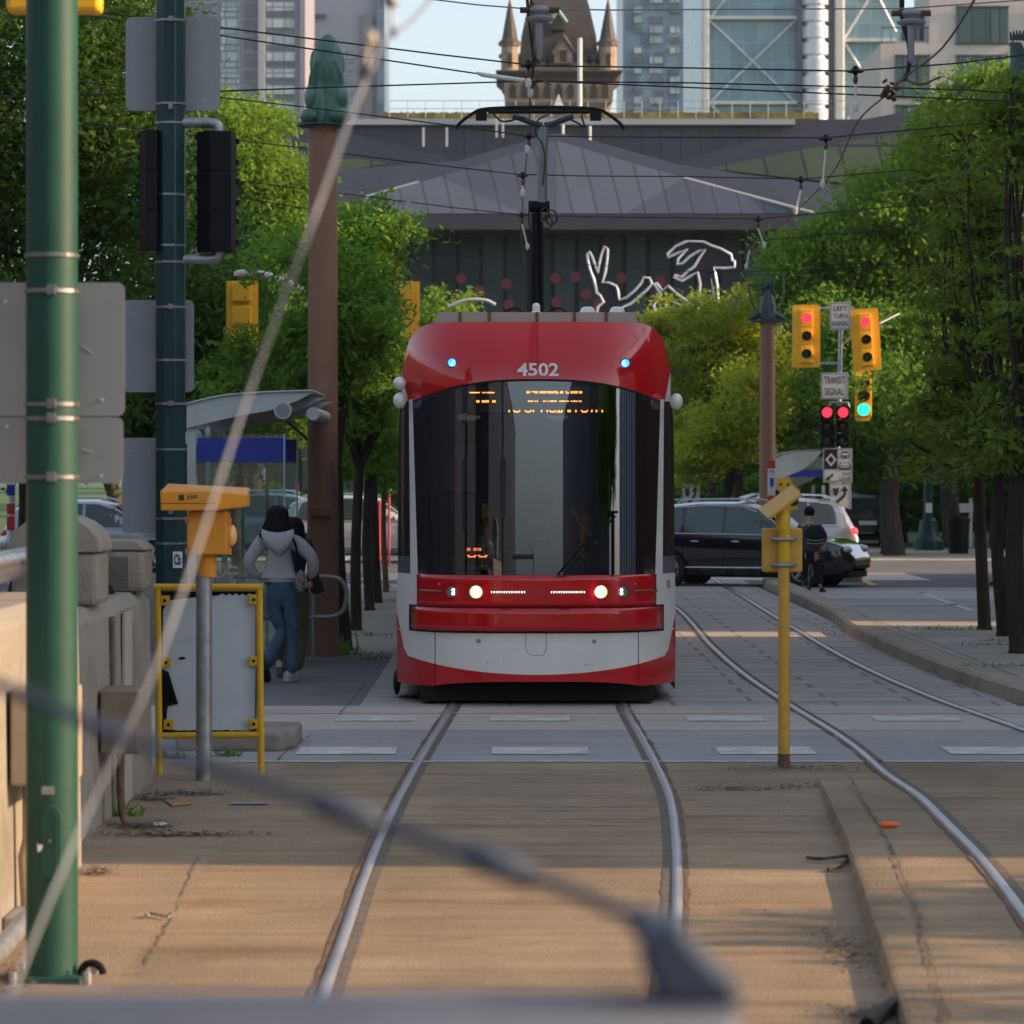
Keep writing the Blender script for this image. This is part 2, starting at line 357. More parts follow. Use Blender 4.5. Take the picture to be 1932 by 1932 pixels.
def ribbon(pts, w, z, name, m, mb=None, wob=0):
    b = mb or MB(); L, Rr = [], []; n = len(pts)
    for i, p in enumerate(pts):
        t = (pts[min(i+1, n-1)]-pts[max(i-1, 0)]); t.z = 0; t.normalize(); q = Vector((t.y, -t.x, 0))
        ww = w/2+wob*noise.noise(Vector((p.x*9, p.y*9, .3)))
        zz = z if not callable(z) else z(p)
        L.append(p-q*ww+Vector((0, 0, zz-p.z))); Rr.append(p+q*ww+Vector((0, 0, zz-p.z)))
    b.grid([L, Rr]); return b
hslab = lambda p: hf(p.y)+.002
# rails
def rail(name, px, side, label, slab=False, far=None):
    pts = [GH(x, y) if slab else G(x, y) for x, y in px]
    if far: pts = [Vector(f) for f in far]+pts
    c = spline(pts, 10)
    t0 = thing(name, label, 'rail', (c[len(c)//2].x, c[len(c)//2].y, 0))
    zf = (lambda p: hslab(p)) if slab else (lambda p: .004)
    b = MB(); ww = .027; side = -side; n = len(c); rows = []
    for i, p in enumerate(c):
        t = c[min(i+1, n-1)]-c[max(i-1, 0)]; t.z = 0; t.normalize(); q = Vector((t.y, -t.x, 0)); z0 = zf(p)
        rows.append([p-q*ww+Vector((0, 0, z0-p.z)), p-q*(ww-.006)+Vector((0, 0, z0+.011-p.z)), p+Vector((0, 0, z0+.014-p.z)), p+q*(ww-.006)+Vector((0, 0, z0+.011-p.z)), p+q*ww+Vector((0, 0, z0-p.z))])
    b.grid(rows); b.build('rail_head', MAT['rail'], t0, smooth=60)
    off = []
    for i, p in enumerate(c):
        t = c[min(i+1, n-1)]-c[max(i-1, 0)]; t.z = 0; t.normalize(); q = Vector((t.y, -t.x, 0)); off.append(p+q*side*.054)
    ribbon(off, .044, lambda p: zf(p)+.003, '', None, b2 := MB()); b2.build('flangeway', MAT['groove'], t0, smooth=0)
    off = []
    for i, p in enumerate(c):
        t = c[min(i+1, n-1)]-c[max(i-1, 0)]; t.z = 0; t.normalize(); q = Vector((t.y, -t.x, 0)); off.append(p-q*side*.046)
    ribbon(off, .024, lambda p: zf(p)+.004, '', None, b3 := MB(), .018); b3.build('rusty_edge', MAT['rust'], t0, smooth=0)
rail('tram_rail', [(855,1330),(850,1340),(800,1420),(740,1530),(690,1650),(652,1760),(610,1880),(560,2040)], 1, 'polished left rail of the track the streetcar stands on',
     far=[(-.54,64,0),(-.54,45,0),(-.54,33,0)])
rail('tram_rail', [(1176,1330),(1182,1345),(1225,1420),(1262,1500),(1275,1580),(1278,1650),(1276,1740),(1262,1880),(1240,2040)], -1, 'polished right rail of the track the streetcar stands on',
     far=[(.98,64,0),(.98,45,0),(.98,33,0)])
rail('tram_rail', [(1290,1160),(1340,1217),(1400,1270),(1480,1325),(1600,1400),(1700,1480),(1800,1568),(1850,1620),(1932,1725),(1990,1830)], 1, 'inner rail of the empty track, curving out past the lone yellow post', True,
     far=[(2.55,66,0),(2.52,57,0)])
rail('tram_rail', [(1350,1095),(1400,1125),(1480,1175),(1600,1245),(1750,1313),(1932,1378),(2050,1425)], -1, 'outer rail of the empty track, closest to the long kerb', far=[(4.15,72,0),(4.0,66,0)])
# painted crossing dashes and lines
def dash(y0, y1, x0, x1, name='crosswalk_marking'):
    ym = (y0+y1)/2; b = MB(); Y0, Y1 = GY(y1), GY(y0); xa, xb = X(x0, GY(ym)), X(x1, GY(ym)); n = 14
    top = [(xa+(xb-xa)*i/n, Y1-.02*abs(noise.noise(Vector((i*.9, y0, 0)))), .009) for i in range(n+1)]
    bot = [(xa+(xb-xa)*i/n, Y0+.03*abs(noise.noise(Vector((i*.9, y1, 3)))), .009) for i in range(n+1)]
    b.grid([bot, top]); o = b.build(name, MAT['paint'], smooth=0, org=(0, 0, 0)); tag(o, kind='structure')
for x0, x1 in ((562,748),(928,1110),(1353,1535),(1785,1990)): dash(1411, 1425, x0, x1)
for x0, x1 in ((635,785),(924,1075),(1295,1440),(1648,1809)): dash(1352, 1362, x0, x1)
rect('crosswalk_line', -2, 9, 23.42, 23.5, MAT['paint'], .01); rect('crosswalk_line', -6, 9, 28.25, 28.3, MAT['paint'], .01)
rect('road_line', 4.95, 8.9, 51.8, 52.15, MAT['paint'], .012); rect('road_line', 4.95, 7.2, 57.0, 57.3, MAT['paint'], .012)
b = ribbon([G(1735,1118), G(1800,1142), G(1860,1162), G(1932,1185)], .13, .012, '', None); tag(b.build('road_line', MAT['paint'], smooth=0, org=(0,0,0)), kind='structure')
b = ribbon([G(1608,1088), G(1630,1096), G(1650,1106)], .16, .012, '', None); tag(b.build('road_line', MAT['ypaint'], smooth=0, org=(0,0,0)), kind='structure')
# tyre print dots between the rails
random.seed(5)
for yy, xa, xb in ((1459,1010,1200),(1470,830,1190),(1487,835,1200),(1496,830,1205),(1501,830,1215),(1523,815,1225),(1531,860,1225),(1547,860,1225),(1553,830,1215),(1560,880,1220),(1460,1350,1440),(1491,1340,1420),(1465,1620,1700),(1485,1660,1900)):
    b = MB(); x = xa
    while x < xb:
        if noise.noise(Vector((x*.03, yy, 0))) > -.22:
            p = G(x, yy+random.uniform(-.6, .6), .0); b.poly([(p.x, p.y, .0085), (p.x+.012, p.y, .0085), (p.x+.012, p.y+.045, .0085), (p.x, p.y+.045, .0085)])
        x += random.choice((7, 7.5, 8.2))
    o = b.build('tyre_print', MAT['kerbc'], smooth=0, org=(0, 0, 0)); tag(o, kind='structure')
# cracks
def crack(px, w=.010, z=0., name='crack'):
    pts = spline([G(x, y, z) for x, y in px], 14); pts = [p+Vector((.03*noise.noise(Vector((p.y*5, 1, 2)))+.012*noise.noise(Vector((p.y*25, 1, 2))), 0, 0)) for p in pts]
    b = ribbon(pts, w, z+.0075, '', None, None, w*.9); o = b.build(name, MAT['groove'], smooth=0, org=(0, 0, 0)); tag(o, kind='structure')
crack([(372,1620),(355,1662),(322,1735),(290,1790),(268,1832)])
crack([(1600,1462),(1640,1530),(1668,1575),(1690,1622),(1722,1700),(1752,1800),(1790,1932)], .012, .078)
crack([(690,1290),(665,1320),(640,1350)], .015); crack([(590,1385),(545,1415),(520,1440)], .015)
crack([(1256,1600),(1252,1700),(1250,1800)], .012)

# ------------------------------------------------------------------ parapet wall on the left
def wallseg(x1, y0, y1, top, name='parapet_wall', label=None, ledge=.0, thick=.75):
    t = thing(name, label, 'wall', (x1-thick/2, (y0+y1)/2, 0))
    b = MB(); b.prism([(x1-thick, -.05), (x1, -.05), (x1-.02, top-.07), (x1-.09, top), (x1-thick, top)], y0, y1)
    b.build('wall_body', MAT['wallc'], t, smooth=0, bevel=.012)
    return t
def pillar(cx, w, y0, y1, base, h, label, dome=True, group=None):
    t = thing('domed_pillar' if dome else 'end_pillar', label, 'pillar', (cx, (y0+y1)/2, base), group)
    b = MB(); b.box(cx-w/2, cx+w/2, y0, y1, base, h-(.16 if dome else .06)); b.build('shaft', MAT['pillc'], t, smooth=0, bevel=.03)
    b = MB()
    if dome:
        n = 14; pr = [(cx-w/2-.02, h-.158)]+[(cx-(w/2+.02)*math.cos(math.pi*k/n), h-.14+.20*math.sin(math.pi*k/n)) for k in range(n+1)]+[(cx+w/2+.02, h-.158)]
        b.prism(pr, y0-.02, y1+.02)
    else: b.prism([(cx-w/2-.015, h-.058), (cx+w/2+.02, h-.058), (cx+w/2-.05, h+.01), (cx-w/2, h+.01)], y0-.01, y1+.01)
    b.build('cap', MAT['pillc'], t, smooth=25, bevel=.012)
    return t
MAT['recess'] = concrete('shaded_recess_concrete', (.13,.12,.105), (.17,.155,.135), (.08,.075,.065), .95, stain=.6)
t1 = wallseg(-2.25, 11.0, 17.2, 1.44, label='sunlit concrete parapet segment behind the near green pole')
t2 = wallseg(-2.40, 17.25, 21.95, 1.29, label='shaded concrete parapet segment running back to the yellow framed board')
b = MB(); b.box(-2.262, -2.246, 16.0, 16.03, 0, 1.36); b.build('expansion_joint', MAT['groove'], t1, smooth=0)
for yj in (19.72,): b = MB(); b.box(-2.412, -2.394, yj, yj+.12, 0, 1.2); b.build('expansion_joint', MAT['groove'], t2, smooth=0)
for yj in (20.3,): b = MB(); b.box(-2.408, -2.392, yj, yj+.4, 0.02, 1.2); b.build('pilaster_strip', MAT['walkc'], t2, smooth=0)
pillar(-2.62, .62, 13.6, 14.5, 1.44, 1.95, 'sunlit domed parapet pillar at the far left edge', group=None)
pillar(-2.66, .50, 19.1, 19.65, 1.29, 1.76, 'shaded domed parapet pillar just right of the near green pole')
tpe = pillar(-2.70, .60, 21.4, 21.95, 1.29, 1.62, 'flat-topped parapet end pillar beside the yellow frame', dome=False)
b = MB(); b.box(-2.93, -2.50, 21.392, 21.398, 1.32, 1.52); b.build('recess_shade_panel', MAT['recess'], tpe, smooth=0)  # flat panel on the face; a recess's shade is put into its darker concrete
def railpipe(y0, y1, z, label, zl):
    t = thing('handrail', label, 'handrail', (-2.68, (y0+y1)/2, zl), 'chrome parapet rails')
    b = MB(); b.tube([(-2.68, y0, z), (-2.68, y1, z)], .085, 20); b.build('pipe', MAT['pipe'], t, smooth=50)
    nb = 3 if y1-y0 > 2 else 2
    for k in range(nb):
        y = y0+(y1-y0)*(k+.6)/nb
        b = MB(); b.tube([(-2.68, y, z-.08), (-2.66, y, z-.14), (-2.60, y, zl+.05)], [.03, .022, .026], 8); b.tube([(-2.60, y, zl+.06), (-2.60, y, zl)], [.03, .06], 8)
        b.build('bracket', MAT['black'], t)
railpipe(14.5, 19.1, 1.57, 'long chrome pipe rail passing behind the near green pole', 1.29)
railpipe(19.65, 21.4, 1.52, 'shorter chrome pipe rail running into the flat end pillar', 1.29)
# electrical boxes and conduits on the wall
t = thing('electrical_box', 'beige electrical box on the sunlit wall behind the near pole', 'electrical box', (-2.1, 14.9, .65))
b = MB(); b.box(-2.246, -1.98, 14.7, 15.15, .66, 1.09); b.build('box', MAT['beige'], t, smooth=0, bevel=.015)
for x_, r_ in ((-2.19, .03), (-2.08, .028)):
    b = MB(); b.tube([(x_, 14.9, .66), (x_, 14.9, .40), (x_-.02 if r_ > .029 else x_, 14.9, .32), (x_, 14.9, -.02)], r_, 10); b.build('conduit', MAT['beige'], t)
b = MB(); b.box(-2.246, -2.02, 14.5, 14.9, .0, .10); b.build('junction_box', MAT['alu'], t, smooth=0, bevel=.01)
b = MB(); b.tube([(-2.12, 14.3, .11), (-2.14, 13.6, .06), (-2.2, 13.0, .05)], .045, 12); b.build('conduit', MAT['galv'], t)
t = thing('electrical_box', 'brown electrical box on the shaded wall with one dark pipe', 'electrical box', (-2.28, 19.3, .4))
b = MB(); b.box(-2.395, -2.17, 19.1, 19.6, .43, .80); b.build('box', MAT['boxbr'], t, smooth=0, bevel=.012)
b = MB(); b.tube([(-2.30, 19.3, .43), (-2.30, 19.3, .2), (-2.285, 19.25, .08), (-2.25, 19.2, 0)], .024, 10); b.build('conduit', MAT['rust'], t)
# concrete kerb stone behind the board
b = MB(); b.prismz([(-2.5, 24.4), (-1.72, 24.35), (-1.62, 24.6), (-1.62, 25.4), (-2.5, 25.4)][::-1], 0, .15)
o = b.build('kerb_stone', MAT['pillc'], smooth=0, bevel=.03, org=(-2.05, 24.8, 0)); tag(o, 'worn concrete kerb stone behind the yellow framed board', 'kerb')

# ------------------------------------------------------------------ backdrop buildings
def facade(name, c1, c2, mort, bw, rh, ms, rough=.4, spec=.5, mbias=0, metal=0, vert=False):
    m = bpy.data.materials.new(name); m.use_nodes = True; n = m.node_tree.nodes; l = m.node_tree.links; b = n['Principled BSDF']
    tc = n.new('ShaderNodeTexCoord'); sx = n.new('ShaderNodeSeparateXYZ'); l.new(tc.outputs['Object'], sx.inputs[0])
    ad = n.new('ShaderNodeMath'); ad.operation = 'ADD'; l.new(sx.outputs[0], ad.inputs[0]); l.new(sx.outputs[1], ad.inputs[1])
    cb = n.new('ShaderNodeCombineXYZ'); l.new(ad.outputs[0], cb.inputs[0]); l.new(sx.outputs[2], cb.inputs[1])
    br = n.new('ShaderNodeTexBrick'); br.offset = 0 if not vert else .5; br.inputs['Scale'].default_value = 1
    br.inputs['Brick Width'].default_value = bw; br.inputs['Row Height'].default_value = rh; br.inputs['Mortar Size'].default_value = ms
    br.inputs['Color1'].default_value = (*c1, 1); br.inputs['Color2'].default_value = (*c2, 1); br.inputs['Mortar'].default_value = (*mort, 1); br.inputs['Bias'].default_value = mbias
    l.new(cb.outputs[0], br.inputs['Vector'])
    nz = n.new('ShaderNodeTexNoise'); nz.inputs['Scale'].default_value = .35; nz.inputs['Detail'].default_value = 5; l.new(tc.outputs['Object'], nz.inputs[0])
    mr = n.new('ShaderNodeMapRange'); mr.inputs[3].default_value = .78; mr.inputs[4].default_value = 1.22; l.new(nz.outputs[0], mr.inputs[0])
    vm = n.new('ShaderNodeVectorMath'); vm.operation = 'SCALE'; l.new(br.outputs[0], vm.inputs[0]); l.new(mr.outputs[0], vm.inputs['Scale'])
    l.new(vm.outputs[0], b.inputs['Base Color']); b.inputs['Roughness'].default_value = rough; b.inputs['Specular IOR Level'].default_value = spec; b.inputs['Metallic'].default_value = metal
    bp = n.new('ShaderNodeBump'); bp.inputs['Strength'].default_value = .3; bp.inputs['Distance'].default_value = .03; bp.invert = True
    l.new(br.outputs['Fac'], bp.inputs['Height']); l.new(bp.outputs[0], b.inputs['Normal'])
    return m
MAT.update(
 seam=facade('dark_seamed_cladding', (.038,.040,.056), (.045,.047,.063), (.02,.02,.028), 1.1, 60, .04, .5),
 roofm=facade('pale_metal_roof', (.10,.12,.165), (.115,.135,.18), (.06,.07,.10), 1.15, 60, .055, .5), roofm2=facade('pale_metal_roof_shaded', (.075,.09,.13), (.085,.10,.142), (.045,.055,.08), 1.15, 60, .055, .5),  # second is a darker copy of the first: fold shading put into the colour
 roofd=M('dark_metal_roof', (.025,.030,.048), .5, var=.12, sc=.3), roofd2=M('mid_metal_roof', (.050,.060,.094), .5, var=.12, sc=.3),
 eave=M('dark_eave', (.034,.034,.045), .5, var=.12, sc=.4),
 glassw=facade('dark_window_wall', (.018,.030,.036), (.044,.068,.076), (.004,.006,.008), 1.16, 7, .10, .5, .2),
 greenw=facade('green_window_band', (.065,.09,.045), (.05,.072,.042), (.02,.02,.025), 1.9, 9, .07, .3),
 stone=M('tower_stone', (.30,.235,.165), .9, var=.3, sc=1.6, bump=.4, bsc=6), stoned=M('tower_niche', (.07,.05,.035), .9, var=.3, sc=3),
 slate=M('tower_slate', (.07,.06,.052), .7, var=.25, sc=1.2, bump=.2, bsc=8, stretch=(1,1,.4)),
 verdi=M('copper_trim', (.22,.38,.33), .6, var=.2, sc=2),
 t_grey=M('tower_wall_mauve', (.24,.235,.28), .8, var=.08, sc=.1), t_pale=M('tower_wall_pale', (.36,.37,.42), .8, var=.08, sc=.06),
 t_glass=facade('tower_window_glass', (.22,.30,.33), (.42,.50,.52), (.16,.17,.2), 1.7, 3.2, .12, .25),
 t_dark=M('tower_window_dark', (.10,.12,.16), .25, var=.3, sc=.4),
 cwall=facade('glass_curtain_wall', (.13,.24,.29), (.19,.32,.36), (.28,.37,.42), 1.55, 2.15, .045, .25, .6),
 cwall2=facade('blue_curtain_wall', (.085,.13,.21), (.22,.30,.38), (.17,.21,.28), 2.1, 2.9, .22, .3, .5),
 mast=M('white_steel', (.60,.58,.56), .5, var=.06), cream=M('cream_cladding', (.50,.45,.42), .8, var=.06, sc=.4),
 wdark=facade('dark_apartment_glass', (.045,.085,.085), (.07,.12,.115), (.02,.02,.025), .9, 5, .05, .2),
 dgrass=M('dry_roof_grass', (.20,.17,.05), .95, var=.5, sc=1.2, bump=.5),
 brick=facade('red_brick', (.16,.07,.05), (.20,.09,.065), (.12,.1,.09), .4, .12, .012, .85, .2),
 reddot=M('red_disc', (.16,.018,.028), .5, var=0), haloed=M('silver_tube', (.55,.58,.66), .4, .2, var=.25, sc=2), dark=M('black_steel', (.006,.007,.010), .6, var=0),
)
YB = 160.0
t = thing('folded_roof_building', 'long dark building with folded grey metal roof and window wall', 'building', (X(1150, YB), YB+10, 0))
def pp(pts, dy=0): return [P(x, y, YB+dy) for x, y in pts]
def px(name, pts, m, y0=0., y1=.6, par=None, **k):
    b = MB(); b.slab(pp(pts, y0), (0, y1-y0, 0)); return b.build(name, m, par or t, smooth=0, **k)
px('upper_wall', [(520,225),(520,560),(1790,560),(1790,225)], MAT['seam'], 24, 40)
px('parapet', [(640,224),(640,235),(1500,235),(1500,224)], MAT['t_pale'], 23.5, 41)
for a, b_ in ((720, 962), (1080, 1545)):
    b = MB(); n = 60
    pr = [P(a+(b_-a)*i/n, 222-(10+4*noise.noise(Vector((i*.7, a, 0)))), YB+27) for i in range(n+1)]
    b.slab([P(a, 224, YB+27)]+pr+[P(b_, 224, YB+27)], (0, 3, 0)); o_ = b.build('roof_grass', MAT['dgrass'], t, smooth=0)
b = MB()
for k in range(26): x_ = 735+k*34; b.tube([P(x_, 222, YB+26), P(x_, 190, YB+26)], .022, 6)
for yy in (190, 205): b.tube([P(735, yy, YB+26), P(1600, yy, YB+26)], .018, 6)
b.build('roof_railing', MAT['alu'], t)
# folded roof: facets with real slope (front edge at the eave, back edge higher and further)
def facet(name, pts, m, o=0.):   # leaning metal-clad facets: lower edge in front, upper edge set back
    b = MB(); b.poly([P(x, y, YB+o+(404-y)*.006) for x, y in pts]); return b.build(name, m, t, smooth=0, solid=.12)
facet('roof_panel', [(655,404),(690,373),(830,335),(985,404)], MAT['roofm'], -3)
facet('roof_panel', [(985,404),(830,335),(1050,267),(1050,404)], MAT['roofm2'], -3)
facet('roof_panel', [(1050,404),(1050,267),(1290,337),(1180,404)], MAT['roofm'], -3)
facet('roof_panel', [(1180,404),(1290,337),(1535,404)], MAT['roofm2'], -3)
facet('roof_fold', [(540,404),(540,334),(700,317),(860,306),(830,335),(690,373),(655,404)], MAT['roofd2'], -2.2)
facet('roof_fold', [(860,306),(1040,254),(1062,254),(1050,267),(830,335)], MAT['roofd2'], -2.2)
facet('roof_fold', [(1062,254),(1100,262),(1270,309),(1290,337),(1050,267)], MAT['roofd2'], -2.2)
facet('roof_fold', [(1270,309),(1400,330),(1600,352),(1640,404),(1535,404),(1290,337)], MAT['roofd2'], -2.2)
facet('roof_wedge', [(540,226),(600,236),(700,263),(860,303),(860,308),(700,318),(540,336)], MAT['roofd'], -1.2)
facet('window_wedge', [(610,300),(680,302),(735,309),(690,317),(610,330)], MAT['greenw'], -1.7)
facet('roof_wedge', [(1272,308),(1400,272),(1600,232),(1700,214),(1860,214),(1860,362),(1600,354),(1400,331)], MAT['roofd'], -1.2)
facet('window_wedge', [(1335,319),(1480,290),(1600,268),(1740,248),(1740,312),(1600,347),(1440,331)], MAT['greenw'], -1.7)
for ang in (((690,372,-2.7),(790,344,-2.3)), ((1290,336,-2.2),(1535,402,-3.1))):
    b = MB(); b.tube([P(*ang[0][:2], YB+ang[0][2]-.2), P(*ang[1][:2], YB+ang[1][2]-.2)], .08, 6); b.build('edge_flashing', MAT['t_pale'], t)
px('eave', [(560,404),(560,433),(1640,433),(1640,404)], MAT['eave'], -3.4, 6)
px('window_wall', [(560,433),(560,680),(1640,680),(1640,433)], MAT['glassw'], 0, 6)
px('lower_wall', [(500,680),(500,930),(1760,930),(1760,680)], MAT['glassw'], -.5, 6)
for x_, y_ in ((870,525),(955,535),(866,560),(905,548),(1048,525),(1085,522),(1050,570),(1130,540),(1172,524),(1106,555),(1168,578),(1246,530),(1284,521),(1250,584),(1330,545),(1404,542),(1128,575),(960,575)):
    b = MB(); p = P(x_, y_, YB-.05); b.lathe([(.26, 0), (.26, .04)], (p.x, p.y-.03, p.z), 14, 'y'); b.build('red_disc', MAT['reddot'], t)
for x_ in (799, 843, 937, 949): 
    b = MB(); p = P(x_, 262 if x_ < 900 else 245, YB+13); b.box(p.x-.06, p.x+.06, p.y, p.y+.1, p.z-.4, p.z+.6); b.build('roof_vent', MAT['mast'], t)
for x_, y0_, y1_ in ((1094,72,215),(1113,238,270),(1062,235,268)):
    b = MB(); b.tube([P(x_, y1_, YB+23), P(x_, y0_, YB+23)], .13 if x_ == 1094 else .08, 8); b.build('roof_mast', MAT['mast'], t)
# stone tower
YT = 205.0; sT = F/YT
t = thing('stone_tower', 'brown stone tower with steep slate roof and four pinnacles', 'tower', (X(1055, YT), YT+4, 0))
cxT = X(1055, YT); cyT = YT+4.2
def ring(hw, z, r=0): return [(cxT-hw, cyT-hw, z), (cxT+hw, cyT-hw, z), (cxT+hw, cyT+hw, z), (cxT-hw, cyT+hw, z)]
def tz(y): return Z(y, YT)
b = MB(); b.grid([ring(2.9, -1), ring(2.9, tz(205)), ring(3.35, tz(190)), ring(3.45, tz(155)), ring(3.45, tz(152))], True); b.build('shaft', MAT['stone'], t, smooth=0)
for k in range(9):
    b = MB(); x_ = cxT-2.9+k*.725; p0 = tz(182); b.prism([(x_-.2, p0), (x_+.2, p0), (x_+.2, p0+.62), (x_+.12, p0+.82), (x_, p0+.9), (x_-.12, p0+.82), (x_-.2, p0+.62)], cyT-3.50, cyT-3.40); b.build('arch', MAT['stoned'], t, smooth=0)
b = MB(); b.grid([ring(3.5, tz(152)), ring(3.62, tz(144)), ring(3.72, tz(141)), ring(3.95, tz(134)), ring(3.95, tz(131)), ring(3.4, tz(130))], True); b.build('cornice', MAT['slate'], t, smooth=0)
b = MB(); b.grid([ring(2.55, tz(131)), ring(2.55, tz(104))], True); b.build('attic', MAT['stone'], t, smooth=0)
b = MB(); b.grid([ring(2.62, tz(112)), ring(2.62, tz(106)), ring(2.45, tz(96)), ring(2.35, tz(60)), ring(1.95, tz(5)), ring(1.4, tz(-60)), ring(1.2, tz(-62))], True); b.poly(ring(1.2, tz(-62))); b.build('roof', MAT['slate'], t, smooth=0)
for sx in (-1, 1):
    for sy in (-1, 1):
        tt = MB(); c = (cxT+sx*3.08, cyT+sy*3.08, 0)
        tt.lathe([(.62, tz(131)), (.55, tz(128)), (.52, tz(84)), (.7, tz(82)), (.72, tz(78))], c, 10); q = tt.build('turret', MAT['stone'], t, smooth=30)
        tt = MB(); tt.lathe([(.74, tz(80)), (.72, tz(76)), (.5, tz(70)), (.33, tz(40)), (.12, tz(5)), (.02, tz(-8))], c, 10); tt.build('spire', MAT['slate'], q, smooth=30)
        if sy < 0:
            tt = MB(); tt.prism([(c[0]-.13, tz(122)), (c[0]+.13, tz(122)), (c[0]+.13, tz(102)), (c[0], tz(96)), (c[0]-.13, tz(102))], c[1]-.6, c[1]-.5); tt.build('slit_window', MAT['stoned'], q, smooth=0)
def dormer(x_, yb, yt, hw, m, trim):
    b = MB(); p0 = P(x_, yb, YT+.7); p1 = P(x_, yt, YT+.7); hwm = hw/sT
    b.prism([(p0.x-hwm, p0.z), (p0.x+hwm, p0.z), (p0.x+hwm, p0.z+(p1.z-p0.z)*.45), (p0.x, p1.z), (p0.x-hwm, p0.z+(p1.z-p0.z)*.45)], YT+1.0, YT+3.4); d = b.build('dormer', m, t, smooth=0)
    b = MB()
    for s in (-1, 1): b.tube([(p0.x+s*hwm*1.25, YT+.95, p0.z+(p1.z-p0.z)*.40), (p0.x, YT+.95, p1.z+.12)], .13, 6)
    b.build('trim', trim, d)
    b = MB(); b.prism([(p0.x-hwm*.35, p0.z+.1), (p0.x+hwm*.35, p0.z+.1), (p0.x+hwm*.35, p0.z+(p1.z-p0.z)*.5), (p0.x-hwm*.35, p0.z+(p1.z-p0.z)*.5)], YT+.9, YT+1.0); b.build('window', MAT['stoned'], d, smooth=0)
dormer(1063, 118, 70, 17, MAT['stone'], MAT['slate']); dormer(1053, 54, 22, 13, MAT['slate'], MAT['verdi'])
for k, x_ in enumerate((1015, 1033, 1093, 1112, 1128)):
    b = MB(); p = P(x_, 122, YT+1.6); b.box(p.x-.13, p.x+.13, cyT-2.62, cyT-2.5, p.z, p.z+.55); b.build('slit_window', MAT['stoned'], t, smooth=0)
# pale pyramid skylight
b = MB(); p = P(1054, 215, YB+30); h_ = P(1054, 178, YB+30); b.lathe([(.62, 0), (.02, h_.z-p.z)], (p.x, p.y, p.z), 4, ph=math.pi/4)
o = b.build('roof_skylight', MAT['mast'], smooth=0, org=p); tag(o, 'small pale pyramid skylight in front of the stone tower', 'skylight')
# apartment tower far left
def tower(name, label, x0, x1, yt, Y, depth, m):
    t = thing(name, label, 'building', (X((x0+x1)/2, Y), Y+depth/2, 0)); b = MB(); b.box(X(x0, Y), X(x1, Y), Y, Y+depth, 0, Z(yt, Y)); b.build('wall', m, t, smooth=0); return t
def win(t, x0, x1, y0, y1, Y, m, d=.25, name='window'):
    b = MB(); b.box(X(x0, Y), X(x1, Y), Y-d, Y-.02, Z(y1, Y), Z(y0, Y)); return b.build(name, m, t, smooth=0)
Y1 = 480.0
t = tower('apartment_tower', 'mauve grey apartment block with a grid of pale balconies at left', 300, 574, -120, Y1, 25, MAT['t_grey'])
for r in range(-2, 8):
    for c_, (a, b_) in enumerate(((355,400),(418,452),(462,488),(503,556))):
        y0 = 5+r*31.5
        if c_ in (1, 3): win(t, a, b_, y0, y0+16, Y1, MAT['t_glass'], .3, 'balcony_glass'); 
        win(t, a-2 if c_ != 2 else a, b_, y0+18 if c_ in (1,3) else y0+2, y0+27, Y1, MAT['t_dark'] if c_ != 1 else MAT['t_glass'], .12)
b = MB(); b.box(X(488,Y1), X(500,Y1), Y1-.9, Y1, 0, 120); b.build('pier', MAT['t_pale'], t, smooth=0)
b = MB(); b.box(X(566,Y1), X(576,Y1), Y1-.4, Y1-.02, 0, 120); b.build('pier', MAT['t_grey'], t, smooth=0)
Y2 = 520.0
t = tower('apartment_tower', 'pale grey apartment block behind the statue with few windows', 574, 712, -120, Y2, 25, MAT['t_pale'])
for r in range(5):
    y0 = 96+r*22; win(t, 640, 667, y0, y0+16, Y2, MAT['t_glass'])
    win(t, 688, 708, y0+6, y0+22, Y2, MAT['t_glass'])
for r in range(3): win(t, 580, 616, 28+r*50, 34+r*50, Y2, MAT['t_dark'], .8, 'balcony')
b = MB(); b.box(X(684,Y2), X(704,Y2), Y2-.8, Y2, 0, Z(28, Y2)); b.build('recess', MAT['t_grey'], t, smooth=0)
b = MB(); b.box(X(712,Y2), X(726,Y2), Y2-1.5, Y2+24, 0, Z(-120, Y2)); b.build('balcony_stack', MAT['cwall2'], t, smooth=0)
# blue glass tower, braced glass tower, cream apartment building on the right
Y3 = 500.0
t = tower('glass_tower', 'blue glass residential tower left of the cross-braced tower', 1175, 1330, -150, Y3, 30, MAT['cwall2'])
for r in range(12):
    for c_, (a, b_) in enumerate(((1196,1212),(1226,1250),(1264,1282),(1296,1318))):
        if (r*3+c_*5) % 4: win(t, a, b_, r*19-6, r*19+6, Y3, MAT['t_glass'] if (r+c_) % 3 else MAT['t_dark'], .4)
Y4 = 360.0
t = tower('braced_glass_tower', 'teal glass office tower with white columns and diagonal braces', 1325, 1700, -160, Y4, 40, MAT['cwall'])
for x0, x1 in ((1323,1337),(1573,1591)):
    b = MB(); b.box(X(x0,Y4), X(x1,Y4), Y4-1.6, Y4-.05, 0, Z(-160,Y4)); b.build('column', MAT['mast'], t, smooth=0, bevel=.2)
for yy in (35, 195, -60): b = MB(); b.box(X(1337,Y4), X(1502,Y4), Y4-.9, Y4-.05, Z(yy+3,Y4), Z(yy-3,Y4)); b.build('floor_beam', MAT['mast'], t, smooth=0)
b = MB(); b.box(X(1591,Y4), X(1690,Y4), Y4-.9, Y4-.05, Z(80,Y4), Z(74,Y4)); b.build('floor_beam', MAT['mast'], t, smooth=0)
